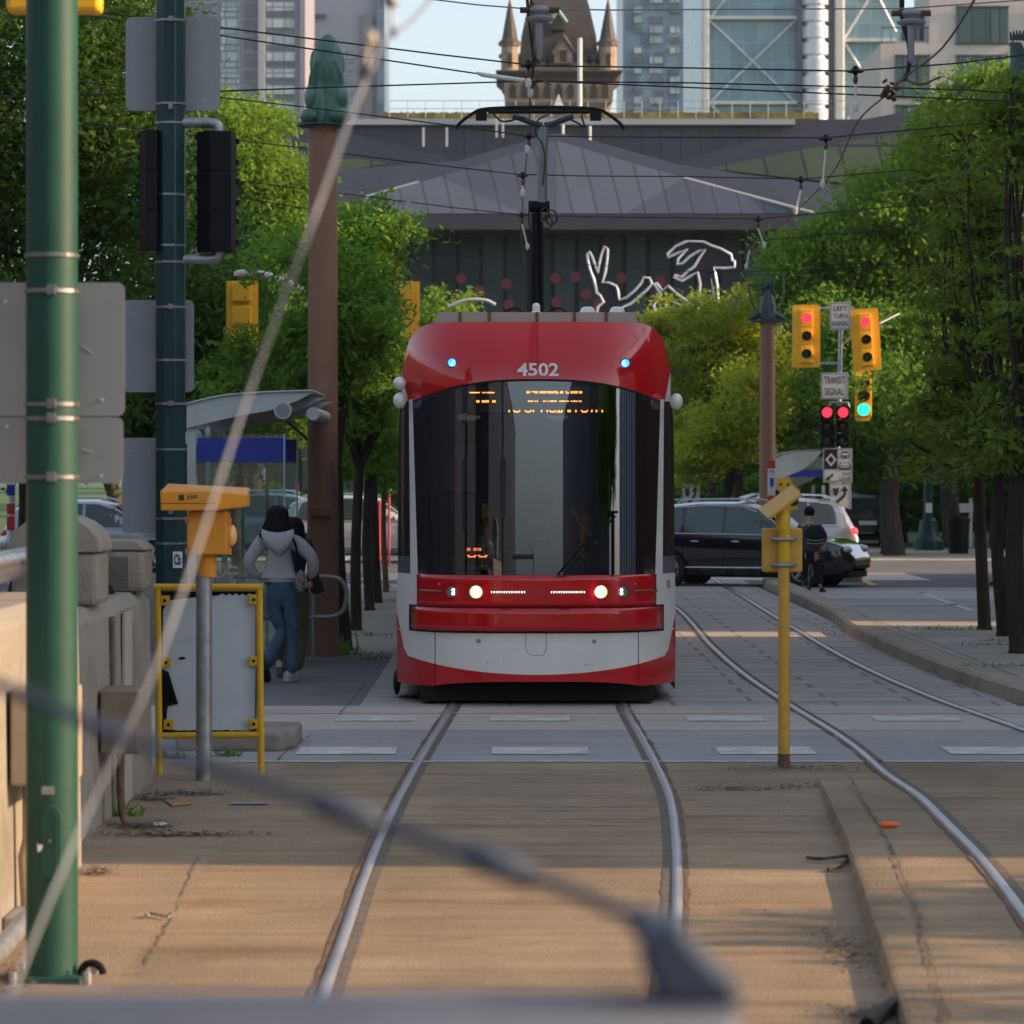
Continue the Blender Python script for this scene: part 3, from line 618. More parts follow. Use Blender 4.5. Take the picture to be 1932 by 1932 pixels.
for seg in (((1337,37),(1502,195)),((1502,37),(1337,195)),((1337,195),(1420,270)),((1591,76),(1690,240)),((1591,76),(1650,-20)),((1650,-20),(1690,60)),((1591,240),(1640,160)),((1337,37),(1400,-40))):
    b = MB(); b.tube([P(*seg[0], Y4-.5), P(*seg[1], Y4-.5)], .14, 6); b.build('brace', MAT['haloed'], t)
b = MB()
rows = []; 
for k in range(-12, 20):
    y0 = 232-k*31.2
    rows += [(.95*1.0, Z(y0, Y4)), (1.25, Z(y0-1, Y4)), (1.25, Z(y0-23, Y4)), (.95, Z(y0-24, Y4))]
rr = [(r_*1.15, h) for r_, h in rows]; b.lathe(rr, (X(1537,Y4), Y4-1.0, 0), 20); b.build('round_stair_tower', M('white_metal_bands', (.62,.62,.66), .35, .3, var=.1, sc=.4), t, smooth=30)
b = MB(); b.box(X(1502,Y4), X(1512,Y4), Y4-.8, Y4-.05, 0, Z(-160,Y4)); b.box(X(1558,Y4), X(1573,Y4), Y4-.6, Y4-.05, 0, Z(-160,Y4)); b.build('side_panel', MAT['t_dark'], t, smooth=0)
Y5 = 215.0
t = tower('cream_apartment_building', 'cream apartment building with dark windows and a roof terrace', 1662, 2100, 82, Y5, 20, MAT['cream'])
b = MB(); b.box(X(1788,Y5), X(2100,Y5), Y5+.05, Y5+18, Z(82,Y5), Z(-90,Y5)); b.build('upper_wall', MAT['cream'], t, smooth=0)
for a, b_, y0, y1 in ((1689,1754,106,183),(1689,1754,200,240),(1804,1902,14,82),(1804,1902,106,183),(1804,1902,200,240),(1940,2040,14,82)):
    q = win(t, a, b_, y0, y1, Y5-.0 if y0 > 90 else Y5, MAT['wdark'], .06)
    m_ = MB(); s_ = .09
    xa, xb, za, zb = X(a,Y5), X(b_,Y5), Z(y1,Y5), Z(y0,Y5)
    m_.box(xa-.05, xb+.05, Y5-.16, Y5-.062, za-.06, za+.04); m_.box(xa-.05, xb+.05, Y5-.16, Y5-.062, zb-.04, zb+.08); xm = xa+(xb-xa)*.66
    m_.box(xm-.05, xm+.05, Y5-.14, Y5-.062, za+.042, zb-.042); m_.build('frame', MAT['eave'], q, smooth=0)
b = MB(); b.box(X(1754,Y5), X(1788,Y5), Y5+.02, Y5+18, Z(82,Y5), Z(0,Y5)); b.build('recess_wall', MAT['cream'], t, smooth=0)
q = win(t, 1700, 1754, 20, 78, Y5+3, MAT['wdark'], .1, 'terrace_door')
b = MB()
for k in range(8): x_ = 1664+k*17; b.tube([P(x_, 82, Y5+.3), P(x_, 52, Y5+.3)], .035, 5)
b.tube([P(1664, 52, Y5+.3), P(1783, 52, Y5+.3)], .045, 6); b.build('terrace_railing', MAT['wdark'], t)
b = MB(); b.box(X(1758,Y5), X(1782,Y5), Y5+1.5, Y5+2.3, Z(82,Y5), Z(50,Y5)); o = b.build('planter_box', MAT['eave'], t, smooth=0)
# street buildings beside and behind the viewer (they shade the street and show in the windshield)
def block(label, x0, x1, y0, y1, h, m=None, wn=True):
    t = thing('street_building', label, 'building', ((x0+x1)/2, (y0+y1)/2, 0)); b = MB(); b.box(x0, x1, y0, y1, 0, h); b.build('wall', m or MAT['brick'], t, smooth=0)
    b = MB(); b.box(x0-.2, x1+.2, y0-.2, y1+.2, h+.002, h+.5); b.build('cornice', MAT['t_grey'], t, smooth=0)
    return t
tb = block('tall brick building along the right side of the street', 17, 28, 15.95, 40.0, 15)
block('second tall brick building along the right side of the street', 17, 28, 42.0, 67.2, 15)
rng = random.Random(12); yq = 16.4  # white strips added out of view to streak the windshield reflection
while yq < 27:
    wq = rng.uniform(.5, 1.3); b = MB(); b.box(16.75, 16.995, yq, yq+wq, 0, 9); b.build('reflection_strip', MAT['white'], tb, smooth=0); yq += wq+rng.uniform(.2, .8)
block('brick block beyond the crossing on the right', 24, 34, 80, 150, 8)
block('dark brick building behind the viewer on the right', 13, 30, -110, -12, 9, MAT['eave'])
block('dark brick building behind the viewer on the left', -40, -8, -110, -6, 9, MAT['eave'])
block('dark unseen block added off to the left of the parapet', -30, -13, -2, 52, 7, MAT['eave'])  # added out of view to darken the left part of the windshield reflection
# ------------------------------------------------------------------ trees
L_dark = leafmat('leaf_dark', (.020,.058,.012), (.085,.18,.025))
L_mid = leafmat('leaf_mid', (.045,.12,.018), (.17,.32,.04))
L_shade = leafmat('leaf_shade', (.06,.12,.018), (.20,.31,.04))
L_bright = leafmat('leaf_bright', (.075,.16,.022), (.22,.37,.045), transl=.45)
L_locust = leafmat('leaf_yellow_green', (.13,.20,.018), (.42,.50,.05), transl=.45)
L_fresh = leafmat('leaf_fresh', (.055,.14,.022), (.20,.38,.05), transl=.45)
def tree(label, base, th, ells, ncl, nleaf, ls, m, seed=1, tr=.12, bark='bark', crad=.45, gap=-.35, limbs=14, lean=0, name='street_tree', group=None, twig=.012, flat=.6, fork=.45, spread=1.0):
    rng = np.random.default_rng(seed); base = Vector(base)
    t = thing(name, label, 'tree', base, group)
    cl = []
    vol = np.array([e[3]*e[4]*e[5] for e in ells])**.8; vol /= vol.sum(); tries = 0
    while len(cl) < ncl and tries < ncl*12:
        tries += 1
        e = ells[rng.choice(len(ells), p=vol)]; d = rng.normal(size=3); d /= np.linalg.norm(d); r = rng.random()**(1/2.6)
        p = np.array(e[:3])+d*r*np.array(e[3:])*(1+.16*noise.noise(Vector(d*2.2+seed)))
        if noise.noise(Vector(p*.75/max(crad*2, .6)+seed*3.1)) < gap: continue
        cl.append(p)
    cl = np.array(cl)
    # trunk and limbs
    cen = cl.mean(0); top = Vector((base.x+(cen[0]-base.x)*.25+lean, base.y+(cen[1]-base.y)*.25, base.z+th))
    b = MB(); mid = base.lerp(top, .5)+Vector((rng.normal()*tr*.5, rng.normal()*tr*.5, 0))
    tp = spline([base-Vector((0, 0, .05)), base+Vector((0, 0, .12)), mid, top], 6); n = len(tp)
    b.tube(tp, [tr*(1.45 if i == 0 else 1.12 if i < 5 else 1.0-.3*i/n) for i in range(n)], 10)
    zmax = cl[:, 2].max(); lead = Vector((cen[0], cen[1], base.z+th+(zmax-base.z-th)*.72))
    lp = spline([top, top.lerp(lead, .5)+Vector((rng.normal()*.2, rng.normal()*.2, 0)), lead], 7); b.tube(lp, [tr*.68*(1-.8*i/len(lp)) for i in range(len(lp))], 7)
    idx = rng.permutation(len(cl)); nl = min(limbs, len(cl)); ends = []
    for k in range(nl):
        p = Vector(cl[idx[k]])
        st = lp[int(rng.random()*len(lp)*.55)] if rng.random() > fork*.6 else top
        m1 = st.lerp(p, .45)+Vector((rng.normal()*.12, rng.normal()*.12, .10*(p-st).length*(1 if p.z > st.z-.3 else .6)))
        c = spline([st, m1, p], 6); r0 = tr*(.38 if nl < 20 else .3); b.tube(c, [max(r0*(1-.85*i/len(c)), twig*.8) for i in range(len(c))], 5, cap=False); ends.append(c)
    for k in range(nl, min(len(cl), nl*5)):
        p = Vector(cl[idx[k]]); best = min(((q-p).length, i, j) for i, c in enumerate(ends) for j, q in enumerate(c[5:], 5)) if ends else None
        q = ends[best[1]][best[2]]; m1 = q.lerp(p, .5)+Vector((rng.normal()*.06, rng.normal()*.06, rng.normal()*.06))
        b.tube([q, m1, p], [twig*1.4, twig, twig*.5], 4, cap=False)
    b.build('trunk', MAT[bark], t, smooth=60)
    # leaves: many small folded blades around each clump
    per = rng.choice(len(cl), nleaf); off = rng.normal(size=(nleaf, 3))*np.array([crad, crad, crad*flat])*.62
    sc = rng.uniform(.65, 1.3, len(cl))[per][:, None]
    c = cl[per]+off*sc
    nrm = rng.normal(size=(nleaf, 3))*.75+np.array([0, -.15, .9]); nrm /= np.linalg.norm(nrm, axis=1)[:, None]
    tv = rng.normal(size=(nleaf, 3)); tv[:, 2] -= .35; tv -= nrm*(tv*nrm).sum(1)[:, None]; tv /= np.linalg.norm(tv, axis=1)[:, None]
    bv = np.cross(nrm, tv); s = ls*rng.uniform(.45, 1.45, nleaf)[:, None]
    v = np.stack([c-tv*s, c-bv*s*.42+nrm*s*.12, c+tv*s, c+bv*s*.42+nrm*s*.12], 1).reshape(-1, 3)-np.array(base)
    me = bpy.data.meshes.new('crown'); me.vertices.add(len(v)); me.vertices.foreach_set('co', v.ravel())
    me.loops.add(nleaf*4); me.loops.foreach_set('vertex_index', np.arange(nleaf*4)); me.polygons.add(nleaf)
    me.polygons.foreach_set('loop_start', np.arange(nleaf)*4); me.polygons.foreach_set('loop_total', np.full(nleaf, 4)); me.update(calc_edges=True)
    me.materials.append(m); o = bpy.data.objects.new('crown', me); C.objects.link(o); o.parent = t
    return t
def E(x, y, rx, ry, Y, ryd=None):      # crown ellipsoid from a pixel centre and pixel radii at distance Y
    s = F/Y; return (X(x, Y), Y, Z(y, Y), rx/s, (ryd or rx/s), ry/s)
# left, far to near
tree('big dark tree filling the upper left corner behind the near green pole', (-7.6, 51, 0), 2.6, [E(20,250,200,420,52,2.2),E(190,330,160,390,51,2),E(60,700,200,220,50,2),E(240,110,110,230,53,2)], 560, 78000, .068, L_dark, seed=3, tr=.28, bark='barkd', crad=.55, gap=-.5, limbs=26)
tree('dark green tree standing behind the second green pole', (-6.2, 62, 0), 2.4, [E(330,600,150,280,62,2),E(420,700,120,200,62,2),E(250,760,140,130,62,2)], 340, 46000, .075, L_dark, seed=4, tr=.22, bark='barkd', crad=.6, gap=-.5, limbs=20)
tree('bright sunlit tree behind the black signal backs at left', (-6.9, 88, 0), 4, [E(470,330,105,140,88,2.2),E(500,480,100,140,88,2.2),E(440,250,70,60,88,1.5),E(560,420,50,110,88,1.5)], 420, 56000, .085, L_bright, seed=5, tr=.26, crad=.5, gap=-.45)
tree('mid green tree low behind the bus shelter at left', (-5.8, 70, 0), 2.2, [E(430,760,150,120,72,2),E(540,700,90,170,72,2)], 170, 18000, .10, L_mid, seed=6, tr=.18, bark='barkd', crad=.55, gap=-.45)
tree('far left park tree with a pinkish trunk behind the silver car', (X(225,110), 110, 0), 2.4, [E(170,820,230,70,110,3),E(30,800,130,80,110,3)], 130, 12000, .17, L_mid, seed=61, tr=.3, crad=.9, gap=-.5)
tree('small yellow green tree just above the streetcar roof', (X(845,118), 118, 0), 3.5, [E(845,600,60,62,118,1.6),E(800,640,50,60,118,1.6),E(780,700,80,100,118,1.6)], 110, 9000, .13, L_bright, seed=7, tr=.15, crad=.5, gap=-.4)
grp = 'slim trees along the left sidewalk'
for i, (x_, yb, lab, ell, n_, sd) in enumerate((
    (652, 1228, 'nearest slim street tree, its crown spreading behind the brown column', [(455,655,42,60),(440,720,50,60),(550,500,75,110),(640,600,110,150),(560,690,110,110)], 10500, 11),
    (672, 1190, 'second slim street tree with a forked leafy crown right of the brown column', [(670,560,75,190),(745,440,60,55),(700,720,70,120)], 11500, 12),
    (697, 1152, 'third slim street tree with leaves hanging toward the streetcar roof', [(690,450,70,90),(700,640,45,110),(690,800,60,90)], 9000, 13),
    (712, 1138, 'fourth slim street tree half hidden in the sidewalk row', [(700,800,50,80),(660,850,60,60)], 5000, 14),
    (728, 1118, 'farthest slim street tree, with a reddish ivy covered trunk', [(715,860,45,70)], 4000, 15))):
    g = G(x_, yb); Y = g.y
    tree(lab, g, 2.05 if i < 3 else 2.2, [E(a, b_, c_, d_, Y, .9) for a, b_, c_, d_ in ell], 130 if i < 3 else 60, int(n_*1.25), .052, L_fresh, seed=sd, tr=.085 if i != 4 else .06, crad=.22, gap=-.18, limbs=24, group=grp, bark='barkd' if i < 4 else 'rust', twig=.009)
# right side
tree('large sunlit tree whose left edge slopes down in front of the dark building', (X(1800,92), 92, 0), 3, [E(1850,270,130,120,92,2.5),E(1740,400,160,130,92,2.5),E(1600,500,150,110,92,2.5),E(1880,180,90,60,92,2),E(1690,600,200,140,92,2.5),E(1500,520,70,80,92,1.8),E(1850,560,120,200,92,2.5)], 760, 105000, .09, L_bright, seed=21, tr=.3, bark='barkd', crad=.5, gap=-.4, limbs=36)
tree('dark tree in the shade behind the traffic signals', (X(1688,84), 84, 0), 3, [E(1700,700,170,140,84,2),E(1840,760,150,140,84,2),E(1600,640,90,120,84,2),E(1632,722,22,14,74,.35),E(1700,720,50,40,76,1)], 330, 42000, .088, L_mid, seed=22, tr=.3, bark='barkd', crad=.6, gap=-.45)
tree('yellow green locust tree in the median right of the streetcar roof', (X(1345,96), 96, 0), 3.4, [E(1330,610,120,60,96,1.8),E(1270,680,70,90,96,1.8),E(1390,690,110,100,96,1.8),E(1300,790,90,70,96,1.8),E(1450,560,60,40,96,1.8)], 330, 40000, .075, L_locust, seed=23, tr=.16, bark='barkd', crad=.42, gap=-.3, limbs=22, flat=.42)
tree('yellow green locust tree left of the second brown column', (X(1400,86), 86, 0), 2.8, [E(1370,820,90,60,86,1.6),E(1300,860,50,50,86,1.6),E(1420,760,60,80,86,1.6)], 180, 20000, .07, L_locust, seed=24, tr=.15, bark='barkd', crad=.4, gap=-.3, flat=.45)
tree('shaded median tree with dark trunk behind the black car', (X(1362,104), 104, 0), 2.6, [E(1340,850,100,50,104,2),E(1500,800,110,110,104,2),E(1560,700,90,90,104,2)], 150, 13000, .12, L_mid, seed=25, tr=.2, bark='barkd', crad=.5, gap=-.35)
g3 = 'dark trunked locust trees on the right sidewalk'
for i, (x_, yb, lab, ell, n_, sd) in enumerate((
    (1857, 1188, 'leftmost locust tree on the right sidewalk, with its low branches over the road', [(1830,640,90,170),(1780,560,70,60),(1840,430,90,120),(1790,760,80,80),(1740,850,70,50)], 8500, 31),
    (1893, 1200, 'middle locust tree on the right sidewalk, with a slightly leaning trunk', [(1880,560,80,220),(1830,330,80,110),(1790,250,60,60),(1860,800,80,100)], 8000, 32),
    (1922, 1232, 'thick locust trunk nearest the right edge of the picture', [(1960,300,110,190),(1950,650,90,200),(1900,180,60,60),(1900,880,70,60)], 8500, 33))):
    g = G(x_, yb, .148); Y = g.y
    tree(lab, g, 1.9+.2*i, [E(a, b_, c_, d_, Y, .9) for a, b_, c_, d_ in ell], 120, n_, .055, L_shade, seed=sd, tr=.095 if i < 2 else .12, crad=.30, gap=-.12, limbs=34, group=g3, bark='barkd', twig=.017, flat=.24)
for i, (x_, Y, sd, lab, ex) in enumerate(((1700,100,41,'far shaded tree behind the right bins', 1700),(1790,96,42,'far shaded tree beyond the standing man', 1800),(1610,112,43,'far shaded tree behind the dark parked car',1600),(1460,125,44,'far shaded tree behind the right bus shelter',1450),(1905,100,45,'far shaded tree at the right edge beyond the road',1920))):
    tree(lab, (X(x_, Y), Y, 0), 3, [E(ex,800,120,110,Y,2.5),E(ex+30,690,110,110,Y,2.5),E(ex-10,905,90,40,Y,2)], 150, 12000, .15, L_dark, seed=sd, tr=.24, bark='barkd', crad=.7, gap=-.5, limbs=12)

for i, yy in enumerate((1.5, 4.8, 8.0, 11.2, 13.9)):
    c = (14.0, yy, 0)
    tree(('first','second','third','fourth','fifth')[i]+' low street tree beside the near right sidewalk, behind the viewer', c, 2.1, [(c[0], yy, 3.5, 1.7, 1.75, 1.35)], 90, 9000, .11, L_mid, seed=70+i, tr=.13, bark='barkd', crad=.42, gap=-.5, limbs=10, group='low trees beside the near right sidewalk')
# hedge masses that close the view under the far trees
def hedge(label, x0, x1, y0, y1, Y, m, seed, n=9000, ls=.13):
    rng = np.random.default_rng(seed); b = MB(); xa, xb, za, zb = X(x0, Y), X(x1, Y), max(Z(y1, Y), 0), Z(y0, Y)
    c = np.stack([rng.uniform(xa, xb, n), rng.uniform(Y, Y+2.2, n), rng.uniform(0, 1, n)**.8*(zb-za)+za], 1)
    c[:, 2] *= 1-.22*np.abs(np.sin(c[:, 0]*1.7+seed)); v = []
    nrm = rng.normal(size=(n, 3)); nrm /= np.linalg.norm(nrm, axis=1)[:, None]; tv = np.cross(nrm, rng.normal(size=(n, 3))); tv /= np.linalg.norm(tv, axis=1)[:, None]; bv = np.cross(nrm, tv)
    v = np.stack([c-tv*ls, c-bv*ls*.5, c+tv*ls, c+bv*ls*.5], 1).reshape(-1, 3)
    b.add([tuple(p) for p in v], [(4*i, 4*i+1, 4*i+2, 4*i+3) for i in range(n)]); o = b.build('hedge', m, smooth=0, org=((xa+xb)/2, Y, 0)); tag(o, label, 'hedge'); return o
hedge('long dark hedge line beyond the right far sidewalk', 1480, 2150, 905, 1040, 118, L_dark, 1, 16000)
hedge('shaded hedge behind the left parked cars', 300, 800, 905, 1000, 116, L_dark, 2, 9000)
hedge('bushes on the far median behind the black car', 1180, 1480, 880, 1010, 120, L_mid, 3, 9000)
# weeds at trunk feet and in joints
def weeds(label, pts, seed, n=260, sp=.22, h=.10):
    rng = np.random.default_rng(seed); b = MB()
    for (x_, y_, z_) in pts:
        g = G(x_, y_, z_)
        for k in range(n//len(pts)):
            c = Vector((g.x+rng.normal()*sp, g.y+rng.normal()*sp*.4, z_+.006)); d = Vector((rng.normal()*.04, rng.normal()*.04, abs(rng.normal())*h)); q = Vector((rng.normal(), rng.normal(), 0)).normalized()*.008
            b.poly([c-q, c+q, c+d+q*.8, c+d-q*.4])
    o = b.build('weeds', L_fresh, smooth=0, org=G(*pts[0])); tag(o, label, 'weeds', kind='stuff'); return o
weeds('weeds growing round the foot of the brown column', [(640,1232,0),(655,1236,0),(570,1236,0)], 1, 240, .10, .09)
weeds('weeds along the left sidewalk tree row', [(690,1200,0),(735,1135,0),(700,1245,0),(728,1110,0)], 2, 200, .14, .04)
weeds('weeds around the right sidewalk tree pits', [(1765,1188,.148),(1800,1190,.148),(1860,1218,.148),(1900,1210,.148),(1885,1258,.148)], 3, 300, .22, .025)
weeds('weeds by the kerb stone behind the yellow framed board', [(330,1432,0),(430,1428,0),(235,1540,0)], 4, 160, .05, .035)

# ------------------------------------------------------------------ tall brown columns with bronze figures
def column(name, label, x_, Y, ytop, r, base_z=0.):
    c = (X(x_, Y), Y, 0); t = thing(name, label, 'column', (c[0], Y, base_z)); zt = Z(ytop, Y)
    b = MB(); b.lathe([(r*1.12, base_z), (r*1.12, .03+base_z), (r*1.06, .06+base_z), (r*.93, zt)], c, 28); b.build('shaft', MAT['brown'], t, smooth=50)
    return t, c, zt
gcol = G(607, 1238); YC = gcol.y
tcol, ccol, ztc = column('brown_column', 'tall brown column left of the streetcar, topped by a seated bronze figure', 609, YC, 238, .172)
b = MB(); b.box(ccol[0]-.14, ccol[0]+.10, YC-.235, YC-.14, Z(974,YC), Z(954,YC)); b.build('collar_box', MAT['brown'], tcol, smooth=0, bevel=.012)
b = MB()     # faint blue scribble on the shaft
for seg in ([(622,880),(626,874),(629,882),(624,890),(630,895)],[(626,898),(622,910),(629,905),(631,912)],[(628,916),(625,926),(631,922),(633,934)]):
    pts = []
    for x_, y_ in seg:
        xx = X(x_+2, YC); dx = xx-ccol[0]; yy = YC-math.sqrt(max(.182**2-dx*dx, 0))-.004; pts.append((xx, yy, Z(y_, YC)))
    b.tube(spline(pts, 4), .004, 4)
b.build('scribble', MAT['blue'], tcol)
t = thing('bronze_statue', 'green bronze seated animal statue seen from behind on the brown column', 'statue', (ccol[0], YC, ztc))
sc_ = YC/F; c0 = X(615, YC)
def hw_of(y):   # silhouette half width and centre by height (px)
    tab = [(236,34,614),(228,37,616),(212,38,617),(195,38,617),(180,37,616),(160,35,616),(140,31,617),(120,28,618),(105,27,618),(92,24,618),(80,18,619),(72,12,619),(66,5,619)]
    return tab
rows = []
for y_, hw, cx_ in hw_of(0):
    z_ = Z(y_, YC); n = 22; row = []
    for k in range(n):
        a = 2*math.pi*k/n; f = 1+.05*noise.noise(Vector((math.cos(a)*2, math.sin(a)*2, z_*4)))
        row.append((X(cx_, YC)+hw*sc_*math.cos(a)*f, YC+hw*sc_*math.sin(a)*(.95 if y_ > 120 else .8)*f-.02*(y_ < 200), z_))
    rows.append(row)
b = MB(); b.grid(rows, True)
b.ell((X(588,YC), YC-.12, Z(222,YC)), (.125,.16,.10)); b.ell((X(640,YC), YC-.12, Z(220,YC)), (.15,.16,.10))     # haunches and feet
b.ell((X(596,YC), YC-.02, Z(185,YC)), (.13,.19,.20)); b.ell((X(636,YC), YC-.02, Z(185,YC)), (.13,.19,.20))
b.lathe([(.005, -.26), (.045, -.16), (.07, -.04), (.05, .12), (.01, .3)], (X(606,YC), YC-.22, Z(205,YC)), 10, sy=.6)
body = b.build('body', MAT['bronze'], t, smooth=80)
b = MB()
for k in range(26):   # mane and tail ridges
    a = R(200+k*5.6); x0 = X(616,YC)+math.cos(a)*.20; y0 = YC+math.sin(a)*.20
    b.tube(spline([(x0*.6+X(616,YC)*.4, YC-.19, Z(120,YC)), (x0, y0-.02, Z(150+6*math.sin(k),YC)), (x0*1.0+.02*math.sin(k*2), y0-.03, Z(196,YC))], 4), [.004,.006,.008,.009,.009,.008,.007,.006,.004], 5)
b.build('mane', MAT['bronze'], t, smooth=80)
for sx, x_ in ((-1, 592), (1, 642)):
    b = MB(); b.ell((X(x_,YC), YC+.06, Z(120,YC)), (.05,.09,.16)); b.build('ear', MAT['bronze'], t, smooth=80)
b = MB(); b.lathe([(.30, 0), (.30, .02), (.2, .03)], (ccol[0], YC, ztc-.002), 20); b.build('base_plate', MAT['bronze2'], t)
# second column with the plant-like figure inside an open frame
t2, c2, z2 = column('brown_column', 'brown column farther right with a bronze plant in a frame on top', 1448, 68, 602, .165)
t = thing('bronze_emblem', 'dark bronze plant figure inside an open shield frame on the right column', 'emblem', (c2[0], 68, z2))
def q(x_, y_, d=0): return P(x_, y_, 68+d)
b = MB(); b.lathe([(.18, 0), (.18, .25), (.10, .55), (.07, .62)], (c2[0], 68, z2), 8); b.build('stem', MAT['bronze2'], t)
b = MB()
for s in (-1, 1): b.tube([q(1448, 588, -.02*s), q(1448+s*20, 596), q(1448+s*37, 604)], [.10,.07,.02], 6)
b.box(c2[0]-.36, c2[0]+.34, 67.8, 68.2, z2-.07, z2-.02); b.build('cap', MAT['bronze2'], t)
b = MB(); b.tube(spline([q(1424,584), q(1415,560), q(1413,540)], 4)+[q(1413,518), q(1478,518), q(1478,545)]+spline([q(1478,545), q(1476,570), q(1467,584)], 4)[1:], .022, 6); b.tube([q(1413,538), q(1443,538)], .02, 6); b.build('frame', MAT['bronze2'], t)
b = MB(); rng = random.Random(8)
for k in range(26):
    a = rng.uniform(0, 6.28); r_ = rng.uniform(4, 17); c_ = (1449+math.cos(a)*r_*.9, 544+math.sin(a)*r_*1.2)
    p = q(*c_, rng.uniform(-.08, .08)); b.tube([q(1449, 560-12*(k % 2)), p, p+Vector((math.cos(a)*.07, 0, -math.sin(a)*.09+.02))], [.035, .045, .006], 5)
b.build('leaves', MAT['bronze2'], t)
# column and rooster at the right edge
t3, c3, z3 = column('brown_column', 'brown column cut by the right edge of the picture, under a bronze rooster', 1958, 38.0, 250, .172, .148)
def q3(x_, y_, d=0): return P(x_, y_, 38+d)
t = thing('bronze_rooster', 'dark teal bronze rooster on the column at the right edge', 'statue', (c3[0], 38, z3))
b = MB(); b.prism([(X(1864,38), Z(240,38)), (X(1890,38), Z(229,38)), (X(2050,38), Z(229,38)), (X(2050,38), Z(250,38)), (X(1925,38), Z(250,38)), (X(1920,38), Z(243,38))], 37.8, 38.2); b.build('base_plate', MAT['bronze2'], t, smooth=0, bevel=.01)
b = MB()
b.tube(spline([q3(1975,228), q3(1955,195), q3(1938,168), q3(1925,140), q3(1922,115), q3(1918,92), q3(1916,80)], 4), [.10+.0,.15,.19,.22,.235,.24,.24,.235,.23,.21,.19,.17,.155,.14,.125,.11,.10,.095,.09,.085,.08,.075,.07,.06,.03][:25], 14)
b.tube([q3(1912,84), q3(1903,84)], [.05,.01], 8)
b.build('body', MAT['bronze2'], t, smooth=70)
b = MB()
for k in range(6): a = 1906+k*6; b.tube([q3(a+3,76), q3(a,60-3*math.sin(k*.6))], [.03,.008], 5)
b.build('comb', MAT['bronze2'], t)
b = MB()
for k in range(8): b.tube(spline([q3(1950,170), q3(1980+4*k,120-8*k), q3(1995+9*k,150-6*k)], 5), [.03]*11, 5)
b.build('tail', MAT['bronze2'], t)

# ------------------------------------------------------------------ green poles with sign backs and signals
def band(b, cx_, cy, z, r, h=.022): b.lathe([(r, 0), (r+.004, .002), (r+.004, h-.002), (r, h)], (cx_, cy, z), 20)
def pole(label, x_, Y, r, ztop, bands, m, n=8, clamps=()):
    cx_ = X(x_, Y); t = thing('green_pole', label, 'pole', (cx_, Y, 0)); b = MB(); b.lathe([(r, 0), (r*.985, ztop)], (cx_, Y, 0), n, ph=math.pi/n); b.build('shaft', m, t, smooth=20 if n < 12 else 50, bevel=.01)
    for y_ in bands: b = MB(); b.lathe([(r*1.0, 0), (r*1.0+.006, .002), (r*1.0+.006, .018), (r*1.0, .02)], (cx_, Y, Z(y_, Y)-.01), n, ph=math.pi/n); k = b.build('band', MAT['steel'], t, smooth=20)
    for y_ in clamps:
        b = MB(); b.box(cx_-.002, cx_+.032, Y-r-.03, Y-r+.004, Z(y_, Y)-.018, Z(y_, Y)+.022); b.lathe([(.008, 0), (.008, .02)], (cx_+.015, Y-r-.045, Z(y_, Y)), 8, 'y'); b.build('clamp', MAT['steel'], t, smooth=0)
    return t, cx_
Yp1 = 13.35
tp, cp1 = pole('near green pole in front of the parapet, with big grey sign backs', 98, Yp1, .105, 5.6, (483,550,763,790,900), MAT['green_near'], 18, (550,763,790,900))
# access panel, plate and base
zc = Z(1585, Yp1); b = MB()
outl = [(cp1+.005+.048*math.cos(a), zc+(.10 if math.sin(a) >= 0 else -.10)+.055*math.sin(a)) for a in [2*math.pi*k/24 for k in range(24)]]
b.prism(outl, Yp1-.112, Yp1-.095); q0 = b.build('access_cover', MAT['green_near'], tp, smooth=0, bevel=.006)
outl = [(cp1+.005+.034*math.cos(a), zc+(.10 if math.sin(a) >= 0 else -.10)+.040*math.sin(a)) for a in [2*math.pi*k/24 for k in range(24)]]
b = MB(); b.prism(outl, Yp1-.118, Yp1-.1125); b.build('cover_face', MAT['green_near'], q0, smooth=0, bevel=.004)
b = MB(); b.lathe([(.007, 0), (.007, .008)], (cp1+.008, Yp1-.127, zc+.01), 10, 'y'); b.build('bolt', MAT['steel'], q0)
b = MB(); b.prism([(cp1-.04, zc-.035), (cp1-.026, zc-.028), (cp1-.02, zc-.012), (cp1-.026, zc-.002), (cp1-.036, zc-.008), (cp1-.043, zc+.002)], Yp1-.1205, Yp1-.1185); b.build('paint_chip', MAT['white'], q0, smooth=0)
b = MB(); b.box(cp1-.026, cp1+.024, Yp1-.108, Yp1-.103, Z(1494,Yp1), Z(1479,Yp1)); b.build('number_plate', MAT['alu'], tp, smooth=0)
b = MB(); b.lathe([(.18, 0), (.18, .02), (.115, .03), (.108, .05)], (cp1, Yp1, .004), 4, ph=math.pi/4); b.build('base_plate', MAT['green_near'], tp, smooth=0)
for k, (dx, dy) in enumerate(((-.14,-.14),(.16,-.14),(.16,.14),(-.14,.14))):
    b = MB(); b.lathe([(.018, 0), (.018, .05), (.012, .055)], (cp1+dx, Yp1+dy, .0), 6); b.build('anchor_bolt', MAT['galv'], tp)
